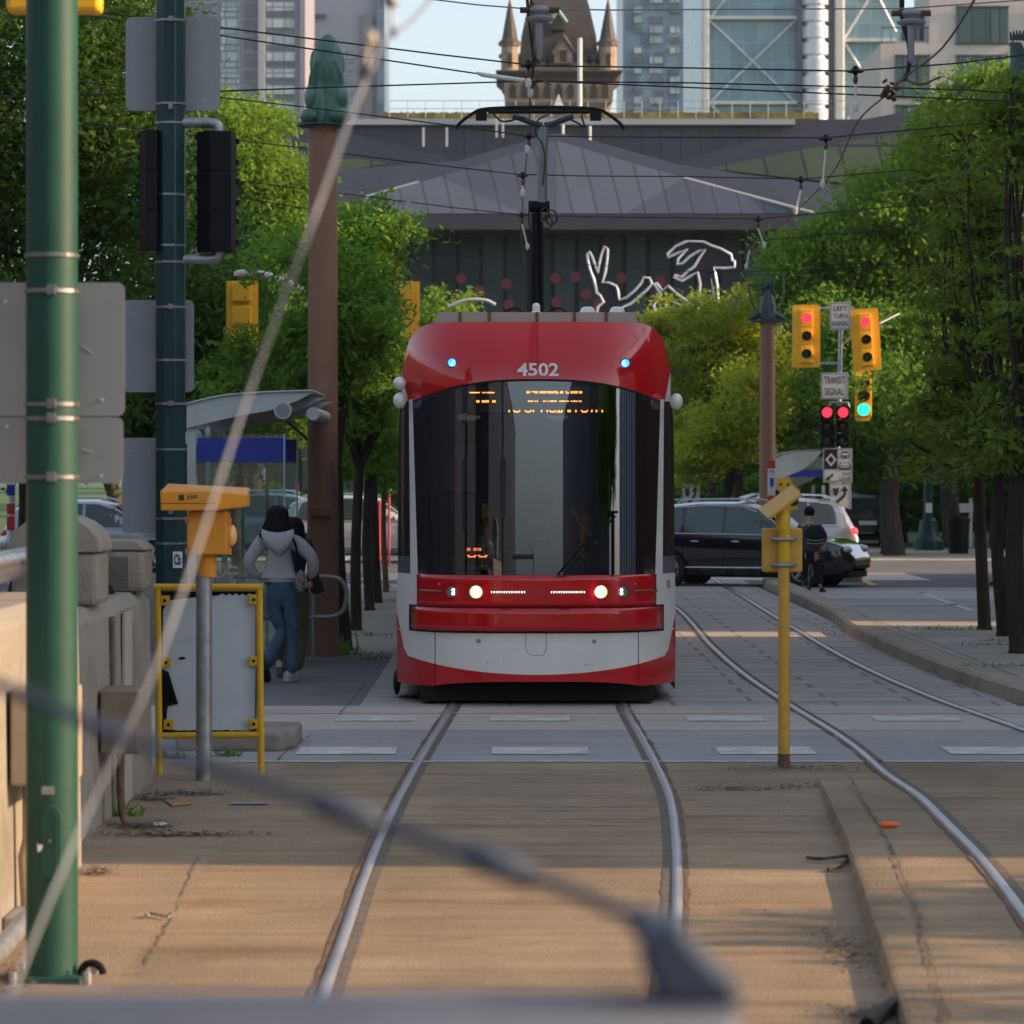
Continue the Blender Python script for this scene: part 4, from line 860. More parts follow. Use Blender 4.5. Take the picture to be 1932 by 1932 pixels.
def signback(label, x0, x1, y0, y1, Y, rr=.03, m='alu', group=None, tilt=0):
    xa, xb, za, zb = X(x0,Y), X(x1,Y), Z(y1,Y), Z(y0,Y); pts = []
    for cx_, cz, a0 in ((xb-rr, zb-rr, 0), (xa+rr, zb-rr, 90), (xa+rr, za+rr, 180), (xb-rr, za+rr, 270)):
        for k in range(5): a = R(a0+k*22.5); pts.append((cx_+rr*math.cos(a), cz+rr*math.sin(a)))
    b = MB(); b.prism(pts, Y, Y+.006); o = b.build('sign_back', MAT[m], smooth=0, org=((xa+xb)/2, Y, (za+zb)/2))
    w_ = xb-xa; h_ = zb-za
    for fx, fz in ((.5, .82), (.5, .18), (.15, .86), (.84, .12)):
        b = MB(); b.lathe([(.006, 0), (.006, .004)], (xa+w_*fx, Y-.0045, za+h_*fz), 6, 'y'); b.build('rivet', MAT['insul'], o, smooth=0)
    b = MB(); b.tube([(xa+w_*.70, Y-.001, za+h_*.52), (xa+w_*.78, Y-.001, za+h_*.47)], .0016, 4); b.build('scratch', MAT['insul'], o)
    return tag(o, label, 'sign', group)
signback('largest grey sign back, behind the near green pole', -30, 235, 533, 785, Yp1+.13)
signback('smaller grey sign back under the largest one on the near pole', -26, 232, 787, 912, Yp1+.13)
t = thing('signal_backplate', 'orange edge of a signal showing above the near green pole', 'traffic signal', (cp1, Yp1+.3, Z(0,Yp1)))
b = MB(); b.box(X(12,Yp1+.3), X(190,Yp1+.3)-.0, Yp1+.28, Yp1+.40, Z(23,Yp1+.3), Z(23,Yp1+.3)+.75)
b.build('housing', MAT['amber'], t, smooth=0, bevel=.02); b = MB(); b.tube([(cp1, Yp1+.3, Z(23,Yp1)+.3), (cp1, Yp1+.08, Z(23,Yp1)+.3)], .02, 8); b.build('bracket', MAT['galv'], t)
Yp2 = 25.6
tp2, cp2 = pole('darker teal pole holding two black signals and three sign backs', 322, Yp2, .122, 6.4, (40,197,233,368,464,495,580,680,762,848,978,1025), MAT['green_pole'], 8, (40,205,580,762,965))
signback('square grey sign back at the top of the teal pole', 237, 415, 32, 209, Yp2+.14, .05)
signback('middle rounded grey sign back on the teal pole', 232, 366, 566, 740, Yp2+.14, .045)
signback('lowest tall grey sign back on the teal pole', 230, 330, 826, 1005, Yp2+.14, .03)
b = MB(); b.box(X(329,Yp2), X(347,Yp2), Yp2-.126, Yp2-.119, Z(1071,Yp2), Z(1040,Yp2)); stk = b.build('sticker', MAT['signw'], tp2, smooth=0, bevel=.01)
lettering('Cb', (X(338,Yp2), Yp2-.128, Z(1055,Yp2)), .085, MAT['signk'], stk, .055, .03)
def blacksig(label, x0, x1, y0, y1, hx):
    Y = Yp2-.02; t = thing('traffic_signal', label, 'traffic signal', (X((x0+x1)/2, Y), Y, Z(y1, Y)), 'black signals on the teal pole')
    xa, xb = X(x0,Y), X(x1,Y); k0 = xa+(xb-xa)*.36
    for i in range(3):
        za, zb = Z(y1,Y)+(Z(y0,Y)-Z(y1,Y))*i/3, Z(y1,Y)+(Z(y0,Y)-Z(y1,Y))*(i+1)/3
        b = MB(); b.prismz([(k0, Y-.12), (xb-.03, Y-.10), (xb, Y+.08), (k0, Y+.08)], za+.001, zb-.001); b.build('section', MAT['black'], t, smooth=0, bevel=.004)
        b = MB(); b.prismz([(xa, Y-.02), (k0-.001, Y-.115), (k0-.001, Y+.08), (xa, Y+.08)], za+.001, zb-.001); b.build('section_side', MAT['black'], t, smooth=0, bevel=.003)
        for zf in (.22, .75):
            b = MB(); b.box(xb+.001, xb+.03, Y-.06, Y-.02, za+(zb-za)*zf-.02, za+(zb-za)*zf+.02); b.box(xa-.022, xa-.001, Y-.01, Y+.02, za+(zb-za)*(zf+.12)-.018, za+(zb-za)*(zf+.12)+.018); b.build('latch', MAT['black'], t, smooth=0)
    return t
blacksig('black signal half hidden behind the left of the teal pole', 264, 306, 247, 473, 0)
ts = blacksig('black signal hung on a bent grey pipe right of the teal pole', 372, 445, 249, 476, 1)
Y = Yp2-.02
b = MB(); b.tube([P(340,231,Y)]+spline([P(392,231,Y), P(410,236,Y), P(413,252,Y)], 5), .042, 12); b.build('upper_bracket', MAT['galv'], ts, smooth=60)
b = MB(); b.tube([P(340,489,Y)]+spline([P(392,489,Y), P(408,486,Y), P(413,474,Y)], 5), .038, 12); b.build('lower_bracket', MAT['galv'], ts, smooth=60)

# ------------------------------------------------------------------ solar beacon on grey post, yellow framed board
Yb = 22.05; sB = F/Yb
t = thing('solar_beacon', 'orange beacon cabinet with solar hood on a grey steel post', 'beacon', (X(385,Yb), Yb, 0))
b = MB(); b.lathe([(.055, 0), (.053, Z(1085,Yb))], (X(385,Yb), Yb, 0), 20); b.build('post', MAT['galv'], t, smooth=50)
b = MB(); b.lathe([(.062, Z(1088,Yb)), (.062, Z(1046,Yb))], (X(391,Yb), Yb, 0), 20); b.build('collar', MAT['orange'], t, smooth=50)
b = MB(); b.box(X(357,Yb), X(432,Yb), Yb-.12, Yb+.14, Z(1046,Yb), Z(964,Yb)); cab = b.build('cabinet', MAT['orange'], t, smooth=0, bevel=.012)
for y_ in (982,1040): 
    b = MB(); b.box(X(432,Yb)+.001, X(438,Yb), Yb-.10, Yb-.04, Z(y_+6,Yb), Z(y_-6,Yb)); b.box(X(352,Yb), X(357,Yb)-.001, Yb-.10, Yb-.05, Z(y_+4,Yb), Z(y_-5,Yb)); b.build('hinge', MAT['orange'], cab, smooth=0)
b = MB(); b.ell((X(434,Yb)+.01, Yb+.02, Z(1010,Yb)), (.035,.07,.07)); b.build('lamp_lens', M('amber_lens', (.75,.42,.16), .3, var=.05, em=(1,.5,.2), es=.05), cab)
b = MB(); xs = [X(309,Yb), X(414,Yb), X(466,Yb)]; zt, zm, zb_ = Z(926,Yb), Z(948,Yb), Z(963,Yb)
b.add([(xs[0],Yb-.24,zt),(xs[1],Yb-.24,zt),(xs[2],Yb-.02,Z(934,Yb)),(xs[2],Yb+.24,Z(934,Yb)+.05),(xs[0],Yb+.24,zt+.05),
       (xs[0]+.004,Yb-.24,zb_),(xs[1],Yb-.24,zb_),(xs[2],Yb-.02,Z(956,Yb)),(xs[2],Yb+.24,Z(956,Yb)),(xs[0]+.004,Yb+.24,zb_)],
      [(0,1,2,3,4),(9,8,7,6,5),(0,5,6,1),(1,6,7,2),(2,7,8,3),(3,8,9,4),(4,9,5,0)])
hood = b.build('solar_hood', MAT['orange'], t, smooth=0, bevel=.01)
b = MB(); b.box(xs[0]-.003, xs[1], Yb-.2435, Yb-.2412, Z(949,Yb)-.0015, Z(949,Yb)+.0015); b.build('seam', MAT['black'], hood, smooth=0)
lettering('JSF', (X(369,Yb), Yb-.2425, Z(938.5,Yb)), .032, MAT['graytxt'], hood, .075, .02)
b = MB(); b.box(X(344,Yb), X(354,Yb), Yb-.2425, Yb-.2415, Z(944,Yb), Z(933,Yb)); b.build('logo_mark', MAT['graytxt'], hood, smooth=0)
Yf_ = 22.55
t = thing('framed_board', 'white board in a yellow pipe frame standing on two legs', 'board', (X(395,Yf_), Yf_, 0))
b = MB(); r_ = .0245
b.tube([P(301,1480,Yf_), P(299,1300,Yf_), P(297,1108,Yf_)], r_, 14); b.build('leg', MAT['yellow'], t, smooth=50)
b = MB(); b.tube([P(493,1468,Yf_), P(491,1300,Yf_), P(489,1108,Yf_)], r_, 14); b.build('leg', MAT['yellow'], t, smooth=50)
b = MB(); b.tube([P(290,1108,Yf_)-Vector((0,0,0)), P(496,1108,Yf_)], r_*1.02, 14); b.build('top_bar', MAT['yellow'], t, smooth=50)
b = MB(); b.tube([P(300,1388,Yf_), P(492,1386,Yf_)], r_*.95, 14); b.build('bottom_bar', MAT['yellow'], t, smooth=50)
b = MB(); n = 26; ed = [(318+(478-318)*i/n, 1378+3*noise.noise(Vector((i*1.3, 0, 0)))) for i in range(n+1)]+[(481,1365),(482,1250),(482,1125)]
ed += [(470,1119)]+[(470-(470-420)*i/8, 1120+4*(i % 2)) for i in range(9)]+[(410,1124),(390,1126),(360,1128),(320,1133),(308,1150),(306,1250),(309,1330)]
b.slab([P(x_, y_, Yf_+.02) for x_, y_ in ed], (0, .012, 0)); b.build('panel', MAT['panelw'], t, smooth=0)
b = MB(); b.slab([P(x_, y_, Yf_+.05) for x_, y_ in ((304,1116),(484,1116),(484,1384),(304,1384))], (0, .012, 0)); b.build('backing', MAT['black'], t, smooth=0)
b = MB(); b.slab([P(x_, y_, Yf_+.005) for x_, y_ in ((306,1262),(318,1268),(336,1328),(316,1332),(312,1384),(305,1384))], (0, .006, 0)); b.build('torn_flap', MAT['black'], t, smooth=0)
b = MB(); b.slab([P(x_, y_, Yf_+.012) for x_, y_ in ((335,1241),(346,1239),(352,1242),(342,1245))], (0, .003, 0)); b.build('tear', MAT['black'], t, smooth=0)
for x_, y_ in ((311,1133),(479,1131),(313,1250),(479,1247),(318,1367),(479,1366)):
    b = MB(); p = P(x_, y_, Yf_-.01); b.box(p.x-.034, p.x+.034, p.y-.008, p.y+.008, p.z-.034, p.z+.034); k_ = b.build('clamp', MAT['yellow'], t, smooth=0, bevel=.004)
    b = MB(); b.lathe([(.011, 0), (.011, .008)], (p.x, p.y-.0165, p.z), 10, 'y'); b.build('bolt', MAT['black'], k_)

# ------------------------------------------------------------------ bus shelters
def shelter(label, x0, x1, ytop, Ya, Yb_, full=True, flip=False):
    """curved fin roof on posts, glass walls, blue band"""
    t = thing('bus_shelter', label, 'bus shelter', (X((x0+x1)/2, Ya), (Ya+Yb_)/2, 0))
    def fin(y, xa, xb, yt, dn, shift=0):
        up = [(xa, yt+26), (xa+(xb-xa)*.25, yt+10), (xa+(xb-xa)*.55, yt+3), (xb, yt)]
        lo = [(xb-(xb-xa)*.14, yt+18), (xb-(xb-xa)*.35, yt+36), (xa+(xb-xa)*.42, yt+46), (xa+(xb-xa)*.2, yt+58), (xa, yt+70)]
        pts = [P(a, b_, y) for a, b_ in [(v.x, v.y) for v in spline([(a, b_, 0) for a, b_ in up], 5)]+[(v.x, v.y) for v in spline([(a, b_, 0) for a, b_ in lo], 4)]]
        b = MB(); b.slab(pts, (0, .05, 0)); return b.build('roof_fin', MAT['shframe'], t, smooth=0)
    k = (x1-x0)
    f1 = fin(Ya, x0, x0+k*.88, ytop, 0); f2 = fin(Ya+(Yb_-Ya)*.45, x0+8, x0+k*.95, ytop+12, 0); f3 = fin(Yb_, x0+20, x1, ytop+20, 0)
    b = MB(); s_ = F/Ya
    crv = spline([(x0, ytop+24, 0), (x0+k*.25, ytop+8, 0), (x0+k*.55, ytop+1, 0), (x0+k*.88, ytop-2, 0)], 6)
    A = [P(v.x-5, v.y-1, Ya-.03) for v in crv]; B_ = [Vector((p.x, Yb_+.15, p.z)) for p in A]; b.grid([A, B_]); b.build('roof_sheet', MAT['shframe'], t, smooth=60, solid=.02)
    for fx, fy in ((.66, .40), (.86, .62)) if full else ():
        b = MB(); p = P(x0+k*fx, ytop+36 if fx < .8 else ytop+42, Ya); r_ = .095 if fx < .8 else .07
        if fx < .8: b.lathe([(r_, -.05), (r_, .03), (r_*.9, .04)], (p.x, p.y, p.z), 20, 'y'); b.build('tube_end', MAT['shframe'], t); b = MB(); b.lathe([(r_*.75, 0), (r_*.75, .01)], (p.x, p.y-.062, p.z), 20, 'y'); b.build('cap', MAT['alu'], t)
        else: b.lathe([(r_, 0), (r_, Yb_-Ya)], (p.x, Ya+.1, p.z), 20, 'y'); b.build('tube', MAT['shframe'], t)
    for fx in (.03,):
        b = MB(); p = P(x0+k*.05, ytop+88, Ya+.12); b.lathe([(.10, -.05), (.10, (Yb_-Ya)), (.09, (Yb_-Ya)+.01)], (p.x, p.y, p.z), 20, 'y'); b.build('tube', MAT['shframe'], t)
    for Yq in (Ya+.1, Yb_-.1):
        for xx, ww in ((x0+k*.03, .10), (x0+k*.14, .06)) if full else ((x1-k*.1, .08),):
            b = MB(); b.box(X(xx,Ya)-ww/2, X(xx,Ya)+ww/2, Yq-.04, Yq+.04, 0, Z(ytop+66, Ya)); b.build('post', MAT['shframe'], t, smooth=0, bevel=.01)
    xg0, xg1 = (X(x0+k*.07,Ya), X(x0+k*.66,Ya)) if full else (X(x0+k*.35,Ya), X(x1-k*.1,Ya))
    for i, Yq in enumerate((Ya+.06, Yb_-.06)):
        b = MB(); b.box(xg0, xg1, Yq, Yq+.012, .15, Z(ytop+80, Ya)); b.build('glass_panel', MAT['shglass'], t, smooth=0)
        b = MB(); b.box(xg0, xg1+(0 if i else .03), Yq-.008, Yq-.003, Z(ytop+(133 if full else 50), Ya), Z(ytop+(88 if full else 36), Ya)); b.build('blue_band', MAT['blue'], t, smooth=0)
        for xx in (xg1,): b = MB(); b.box(xx+.001, xx+.016, Yq-.01, Yq+.02, .1, Z(ytop+80, Ya)); b.build('glass_edge', MAT['shframe'], t, smooth=0)
    b = MB(); b.box(xg0, xg0+.012, Ya+.12, Yb_-.12, .15, Z(ytop+80, Ya)); b.build('side_glass', MAT['shglass'], t, smooth=0)
    if full:
        for xx in (.32, .62):
            b = MB(); b.box(xg0+(xg1-xg0)*xx, xg0+(xg1-xg0)*xx+.03, Yb_-.03, Yb_+.01, .1, Z(ytop+80, Ya)); b.build('mullion', MAT['shframe'], t, smooth=0)
        b = MB(); b.box(xg0, xg1, Yb_-.5, Yb_-.15, .42, .46); b.build('bench', MAT['shframe'], t, smooth=0)
        b = MB()   # etched no-smoking mark and lines on the front glass
        c_ = P(412, 1076, Ya+.05); n = 20; b.tube([(c_.x+.075*math.cos(2*math.pi*i/n), Ya+.054, c_.z+.075*math.sin(2*math.pi*i/n)) for i in range(n)], .006, 4, closed=True)
        b.tube([(c_.x-.05, Ya+.054, c_.z+.05), (c_.x+.05, Ya+.054, c_.z-.05)], .006, 4)
        for y_ in (1070, 1082): b.tube([P(428, y_, Ya+.054), P(448, y_, Ya+.054)], .007, 4)
        b.build('no_smoking_mark', MAT['signw'], t)
    return t
shelter('glass bus shelter with curved grey roof fins beside the brown column', 352, 628, 738, 34.7, 36.9)
shelter('far glass bus shelter with a blue band behind the yellow post', 1447, 1566, 850, 84, 87, full=False)
# pipe rail behind the walking women
Yr = 36.4
t = thing('pipe_railing', 'galvanised loop railing between the women and the brown column', 'railing', (X(590,Yr), Yr, 0))
b = MB(); b.tube([P(590,1242,Yr), P(590,1092,Yr)], .026, 12); b.lathe([(.07, 0), (.07, .01)], (X(590,Yr), Yr, .004), 14); b.build('post', MAT['galv'], t, smooth=50)
b = MB(); b.tube([P(440,1164,Yr), P(520,1164,Yr), P(620,1164,Yr)]+spline([P(625,1164,Yr), P(645,1155,Yr), P(653,1132,Yr), P(653,1112,Yr), P(643,1094,Yr), P(622,1088,Yr)], 5)+[P(570,1088,Yr), P(440,1088,Yr)], .026, 12); b.build('loop', MAT['galv'], t, smooth=60)
b = MB(); b.tube([P(450,1242,Yr), P(450,1088,Yr)], .026, 12); b.build('post', MAT['galv'], t, smooth=50)

# ------------------------------------------------------------------ signals and signs at the right
def lamp(c, r, col, on, par, Y, name='lens', deep=.0):
    m = M(name+('_lit' if on else '_off'), col if on else tuple(k*.035+.003 for k in col), .35, var=0, em=col if on else None, es=on or 0)
    b = MB(); b.lathe([(r, .02), (r, .0), (r*.8, -.02), (r*.45, -.032), (.004, -.037)], c, 20, 'y'); o = b.build(name, m, par, smooth=60)
    return o
def signal(label, xc, y0, y1, wpx, Y, lit, m='amber', n=3, rot=0, group=None, rl=.105, board=True, cols=((1,.03,.06),(1,.35,.02),(.02,1,.55)), es=1.15):
    t = thing('traffic_signal', label, 'traffic signal', P(xc, y1, Y), group); s_ = F/Y
    w_ = wpx/s_/2; z0, z1 = Z(y1,Y), Z(y0,Y); xm = X(xc,Y)
    if board:
        rr = .05; pts = []
        for a_, c_, a0 in ((xm+w_-rr, z1-rr, 0), (xm-w_+rr, z1-rr, 90), (xm-w_+rr, z0+rr, 180), (xm+w_-rr, z0+rr, 270)):
            for k in range(4): a = R(a0+k*30); pts.append((a_+rr*math.cos(a), c_+rr*math.sin(a)))
        b = MB(); b.prism(pts, Y+.05, Y+.06); b.build('backboard', MAT[m], t, smooth=0)
    hw = rl*1.32; zz0, zz1 = (z0+.10, z1-.10) if board else (z0, z1); hs = (zz1-zz0)/n
    for i in range(n):
        za = zz1-(i+1)*hs; c = (xm, Y-.06, za+hs/2)
        b = MB(); b.box(xm-hw, xm+hw, Y-.05, Y+.049, za+.004, za+hs-.004); sec = b.build('section', MAT[m], t, smooth=0, bevel=.015)
        on = (lit == i); lamp((xm, Y-.062, za+hs/2), rl, cols[i], es if on else 0, sec, Y)
        b = MB(); k_ = 12; R1 = [(xm+rl*1.12*math.cos(a), Y-.055, c[2]+rl*1.12*math.sin(a)) for a in [R(-20+220*j/k_) for j in range(k_+1)]]
        R2 = [(p[0], Y-.055-.16*(.35+.65*max(0, math.sin(R(-20+220*j/k_)))), p[2]-.01) for j, p in enumerate(R1)]; b.grid([R1, R2]); b.build('visor', MAT[m] if m != 'black' else MAT['black'], sec, smooth=50, solid=.006)
    if rot:
        for ch in t.children: pass
        t.rotation_euler = (0, R(rot), 0)
    return t
YS = 72.0
tpole = thing('signal_post', 'thin grey post carrying the signals and signs right of centre', 'post', (X(1585,YS), YS+.12, 0))
b = MB(); b.tube([(X(1584,YS), YS+.14, 0), (X(1582,YS), YS+.14, Z(850,YS)), (X(1588,YS), YS+.14, Z(600,YS))], .05, 10); b.build('shaft', MAT['galv'], tpole, smooth=50)
b = MB(); b.tube([P(1545,582,YS+.14), P(1612,582,YS+.14)], .03, 8); b.build('upper_arm', MAT['galv'], tpole); b = MB(); b.tube([P(1545,686,YS+.14), P(1588,686,YS+.14)], .03, 8); b.build('lower_arm', MAT['galv'], tpole); b = MB(); b.tube([P(1585,655,YS+.14), P(1612,628,YS+.14), P(1660,610,YS+.3), P(1696,592,YS+1.0)], .024, 8); b.build('long_arm', MAT['alu'], tpole); b = MB()
b.tube([P(1565,768,YS+.1), P(1567,760,YS+.1), P(1600,760,YS+.1), P(1602,768,YS+.1)], .03, 8); b.build('signal_yoke', MAT['galv'], tpole, smooth=50)
signal('yellow signal with a red light, left of the LEFT TURN SIGNAL sign', 1521.5, 575, 693, 53, YS, 0, group='yellow signals either side of the turn sign')
signal('tilted yellow signal with a red light, right of the LEFT TURN SIGNAL sign', 1637.5, 582, 699, 54, YS, 0, rot=-3.5, group='yellow signals either side of the turn sign')
signal('black transit signal with a red light, left of the pair', 1560, 765, 843, 30, YS-.05, 0, m='black', board=False, rl=.112, group='black transit signals')
signal('black transit signal with a red light, right of the pair', 1590, 765, 843, 30, YS-.05, 0, m='black', board=False, rl=.112, group='black transit signals')
signal('small yellow signal with a green light, right of the black pair', 1629, 700, 794, 31, 75, 2, rl=.14, cols=((1,.03,.07),(1,.35,.02),(.02,.95,.48)))
def sign(label, x0, x1, y0, y1, Y, par=None, rr=.03, name='street_sign'):
    xa, xb, za, zb = X(x0,Y), X(x1,Y), Z(y1,Y), Z(y0,Y)
    t = thing(name, label, 'sign', ((xa+xb)/2, Y, za)); b = MB(); b.box(xa, xb, Y, Y+.01, za, zb); b.build('panel', MAT['signw'], t, smooth=0)
    b = MB(); e_ = .018; k_ = .010
    for q_ in ((xa+e_, xb-e_, zb-e_-k_, zb-e_), (xa+e_, xb-e_, za+e_, za+e_+k_), (xa+e_, xa+e_+k_, za+e_, zb-e_), (xb-e_-k_, xb-e_, za+e_, zb-e_)): b.box(q_[0], q_[1], Y-.004, Y-.001, q_[2], q_[3])
    b.build('border', MAT['graytxt'], t, smooth=0); return t
def P2(x_, y_, Y, d=-.006): p = P(x_, y_, Y); return (p.x, Y+d, p.z)
t = sign('white sign reading LEFT TURN SIGNAL between the yellow signals', 1566, 1605, 570, 622, YS)
for k, s_ in enumerate(('LEFT','TURN','SIGNAL')): lettering(s_, P2(1585.5, 582+k*14, YS), .105, MAT['graytxt'], t, (.30,.31,.37)[k], .012)
t = sign('white sign reading TRANSIT SIGNAL under the yellow signals', 1549, 1600, 703, 753, YS-.06)
for k, s_ in enumerate(('TRANSIT','SIGNAL')): lettering(s_, P2(1574.5, 717+k*22, YS-.06), .165, MAT['graytxt'], t, (.47,.42)[k], .012)
def lane_sign(label, x0, x1, y0, y1, Y, full=True):
    t = sign(label, x0, x1, y0, y1, Y); kx_, ky = (x1-x0), (y1-y0)
    def pt(u, v, d=-.006): return P2(x0+kx_*u, y0+ky*v, Y, d)
    def pl(pts, m, nm, d=-.006): b = MB(); b.poly([pt(u, v, d) for u, v in pts]); return b.build(nm, m, t, smooth=0)
    pl([(.04,.03),(.49,.03),(.49,.61),(.04,.61)], MAT['signk'], 'black_field')
    b = MB(); b.grid([[pt(*q_, -.009) for q_ in ((.27,.14),(.46,.33),(.27,.53),(.08,.33),(.27,.14))], [pt(*q_, -.009) for q_ in ((.27,.22),(.385,.33),(.27,.45),(.155,.33),(.27,.22))]]); b.build('diamond', MAT['signw'], t, smooth=0)
    # streetcar front
    pl([(.62,.12),(.68,.09),(.82,.09),(.88,.12),(.90,.24),(.86,.30),(.64,.30),(.60,.24)], MAT['graytxt'], 'streetcar_pictogram')
    b = MB(); b.poly([pt(*q_, -.009) for q_ in ((.64,.14),(.86,.14),(.87,.20),(.63,.20))]); b.poly([pt(*q_, -.009) for q_ in ((.65,.23),(.70,.23),(.70,.26),(.65,.26))]); b.poly([pt(*q_, -.009) for q_ in ((.80,.23),(.85,.23),(.85,.26),(.80,.26))]); b.build('pictogram_cutout', MAT['signw'], t, smooth=0)
    pl([(.60,.41),(.88,.41),(.95,.52),(.95,.60),(.91,.64),(.57,.64),(.53,.60),(.53,.52)], MAT['graytxt'], 'car_pictogram')
    b = MB(); b.poly([pt(*q_, -.009) for q_ in ((.62,.43),(.86,.43),(.91,.51),(.57,.51))]); b.poly([pt(*q_, -.009) for q_ in ((.57,.54),(.91,.54),(.91,.57),(.57,.57))]); b.build('pictogram_cutout', MAT['signw'], t, smooth=0)
    pl([(.32,.74),(.38,.78),(.22,.90),(.26,.94),(.10,.95),(.12,.82),(.17,.86)], MAT['graytxt'], 'arrow')
    lettering('THIS', pt(.78, .76), .07, MAT['graytxt'], t, .17, .01); lettering('LANE', pt(.74, .90), .07, MAT['graytxt'], t, .24, .01)
    return t
lane_sign('white lane sign with a diamond, streetcar and car reading THIS LANE', 1553, 1608, 846, 910, YS-.05)
def keep_sign(label, x0, x1, y0, y1, Y):
    t = sign(label, x0, x1, y0, y1, Y); kx_, ky = (x1-x0), (y1-y0)
    def pt(u, v, d=-.006): return P2(x0+kx_*u, y0+ky*v, Y, d)
    b = MB(); b.poly([pt(*q_) for q_ in ((.16,.18),(.26,.22),(.42,.18),(.42,.36),(.36,.48),(.28,.52),(.20,.46),(.15,.34))]); b.build('island_symbol', MAT['graytxt'], t, smooth=0)
    cv = spline([(.33,.98,0),(.31,.84,0),(.40,.70,0),(.60,.56,0),(.70,.44,0),(.70,.26,0)], 6); b = MB(); L_, R_ = [], []
    for i, v in enumerate(cv):
        d_ = cv[min(i+1, len(cv)-1)]-cv[max(i-1, 0)]; d_.normalize(); L_.append(pt(v.x-d_.y*.06, v.y+d_.x*.06)); R_.append(pt(v.x+d_.y*.06, v.y-d_.x*.06))
    b.grid([L_, R_]); b.poly([pt(*q_) for q_ in ((.52,.32),(.70,.10),(.86,.32))]); b.build('arrow', MAT['graytxt'], t, smooth=0); return t
keep_sign('white keep right sign with a curved arrow, lowest sign on the post', 1565, 1606, 911, 960, YS-.05)
t = thing('hazard_marker', 'orange and black striped hazard marker under the keep right sign', 'marker', P(1578,1022,YS))
b = MB(); b.slab([P(1565,960,YS), P(1592,960,YS), P(1592,1022,YS), P(1565,1022,YS)], (0, .01, 0)); b.build('panel', MAT['amber'], t, smooth=0)
b = MB()
for k in (0, 1, 2): b.poly([P2(1565, 968+k*26-8, YS, -.003), P2(1592, 996+k*26-8, YS, -.003), P2(1592, min(1009+k*26-8, 1022), YS, -.003), P2(1565, min(981+k*26-8, 1022), YS, -.003)])
b.build('stripe', MAT['signk'], t, smooth=0)
b = MB(); b.tube([P(1580,1022,YS+.03), P(1580,1073,YS+.03)], .03, 8); b.build('post', MAT['galv'], t)
# farther signals glimpsed beside the streetcar
YQ = 100.0
t0 = thing('signal_post', 'far grey post of signs seen just right of the streetcar', 'post', (X(1302,YQ), YQ+.1, 0)); b = MB(); b.tube([(X(1302,YQ), YQ+.12, 0), (X(1302,YQ), YQ+.12, Z(850,YQ))], .05, 8); b.build('shaft', MAT['galv'], t0)
lane_sign('far white lane sign with a diamond, just right of the streetcar', 1287, 1321, 870, 911, YQ)
keep_sign('far white keep right sign, just right of the streetcar', 1287, 1321, 912, 962, YQ)
for x_ in (1291, 1312): signal('far black signal with a green light at '+('left' if x_ < 1300 else 'right')+' above the far diamond sign', x_, 838, 872, 13, YQ-.1, 2, m='black', board=False, rl=.07, cols=((1,.03,.07),(1,.35,.02),(.02,1,.6)), group='far green signals')
# yellow signals behind the left tree
for x_, y0, y1, lab in ((457,530,662,'yellow signal back glimpsed through leaves left of the brown column'),(762,531,640,'yellow signal back glimpsed through leaves right of the brown column')):
    Yl = 57.0; t = thing('traffic_signal', lab, 'traffic signal', P(x_, y1, Yl), 'yellow signals behind the left trees'); s_ = F/Yl
    b = MB(); b.slab([P(x_-30,y0,Yl), P(x_+30,y0,Yl), P(x_+30,y1,Yl), P(x_-30,y1,Yl)], (0, .02, 0)); b.build('backboard', MAT['amber'], t, smooth=0, bevel=.005)
    for i in range(3): b = MB(); p = P(x_, y0+(y1-y0)*(i+.5)/3, Yl); b.box(p.x-.16, p.x+.16, Yl-.18, Yl-.002, p.z-.16, p.z+.16); b.build('section', MAT['amber'], t, smooth=0, bevel=.02)
t = thing('signal_gantry', 'white curved signal arm behind the leaves left of the brown column', 'signal arm', P(455,505,57.1))
b = MB(); b.tube(spline([P(448,520,57.3), P(452,515,57.3), P(500,518,57.3), P(560,540,57.3), P(600,566,57.3)], 5), .06, 8); b.build('arm', MAT['mast'], t)
t = thing('signal_gantry', 'orange and white signal arm above the streetcar roof at left', 'signal arm', P(900,570,75))
b = MB(); b.tube(spline([P(845,578,75), P(880,566,75), P(915,566,75), P(935,575,75)], 5), .035, 8); b.build('arm', MAT['insul'], t)
# stop pole, damaged arrow board, distant street furniture
t = thing('stop_pole', 'red and white transit stop marker in front of the right shelter', 'stop pole', (X(1456,66), 66, 0)); p = X(1456,66)
for z0, z1, m in ((0, Z(935,66), 'redtxt'), (Z(935,66)+.001, Z(884,66), 'signw'), (Z(884,66)+.001, Z(868,66), 'redtxt')):
    b = MB(); b.box(p-.075, p+.075, 66, 66.08, z0, z1); b.build('panel', MAT[m], t, smooth=0, bevel=.008)
lettering('510', (p, 65.99, Z(889,66)), .045, MAT['redtxt'], t, .09, .02)
b = MB(); b.box(p-.035, p+.035, 65.985, 65.997, Z(918,66), Z(902,66)); b.build('notice', MAT['blue'], t, smooth=0)
t = thing('arrow_board', 'damaged orange arrow board with dark bolt holes behind the yellow post', 'sign', P(1480,965,67))
b = MB(); b.slab([P(*q_, 67) for q_ in ((1464,903),(1490,901),(1497,915),(1510,925),(1500,940),(1506,960),(1466,962),(1463,940),(1468,925))], (0, .02, 0)); b.build('panel', MAT['amber'], t, smooth=0)
b = MB()
for x_, y_, r_ in ((1473,914,2.5),(1487,914,2.5),(1470,955,3),(1490,925,2.5),(1465,930,6),(1497,945,10)): p = P(x_, y_, 66.98); b.lathe([(r_/92, 0), (r_/92, .01)], p, 10, 'y')
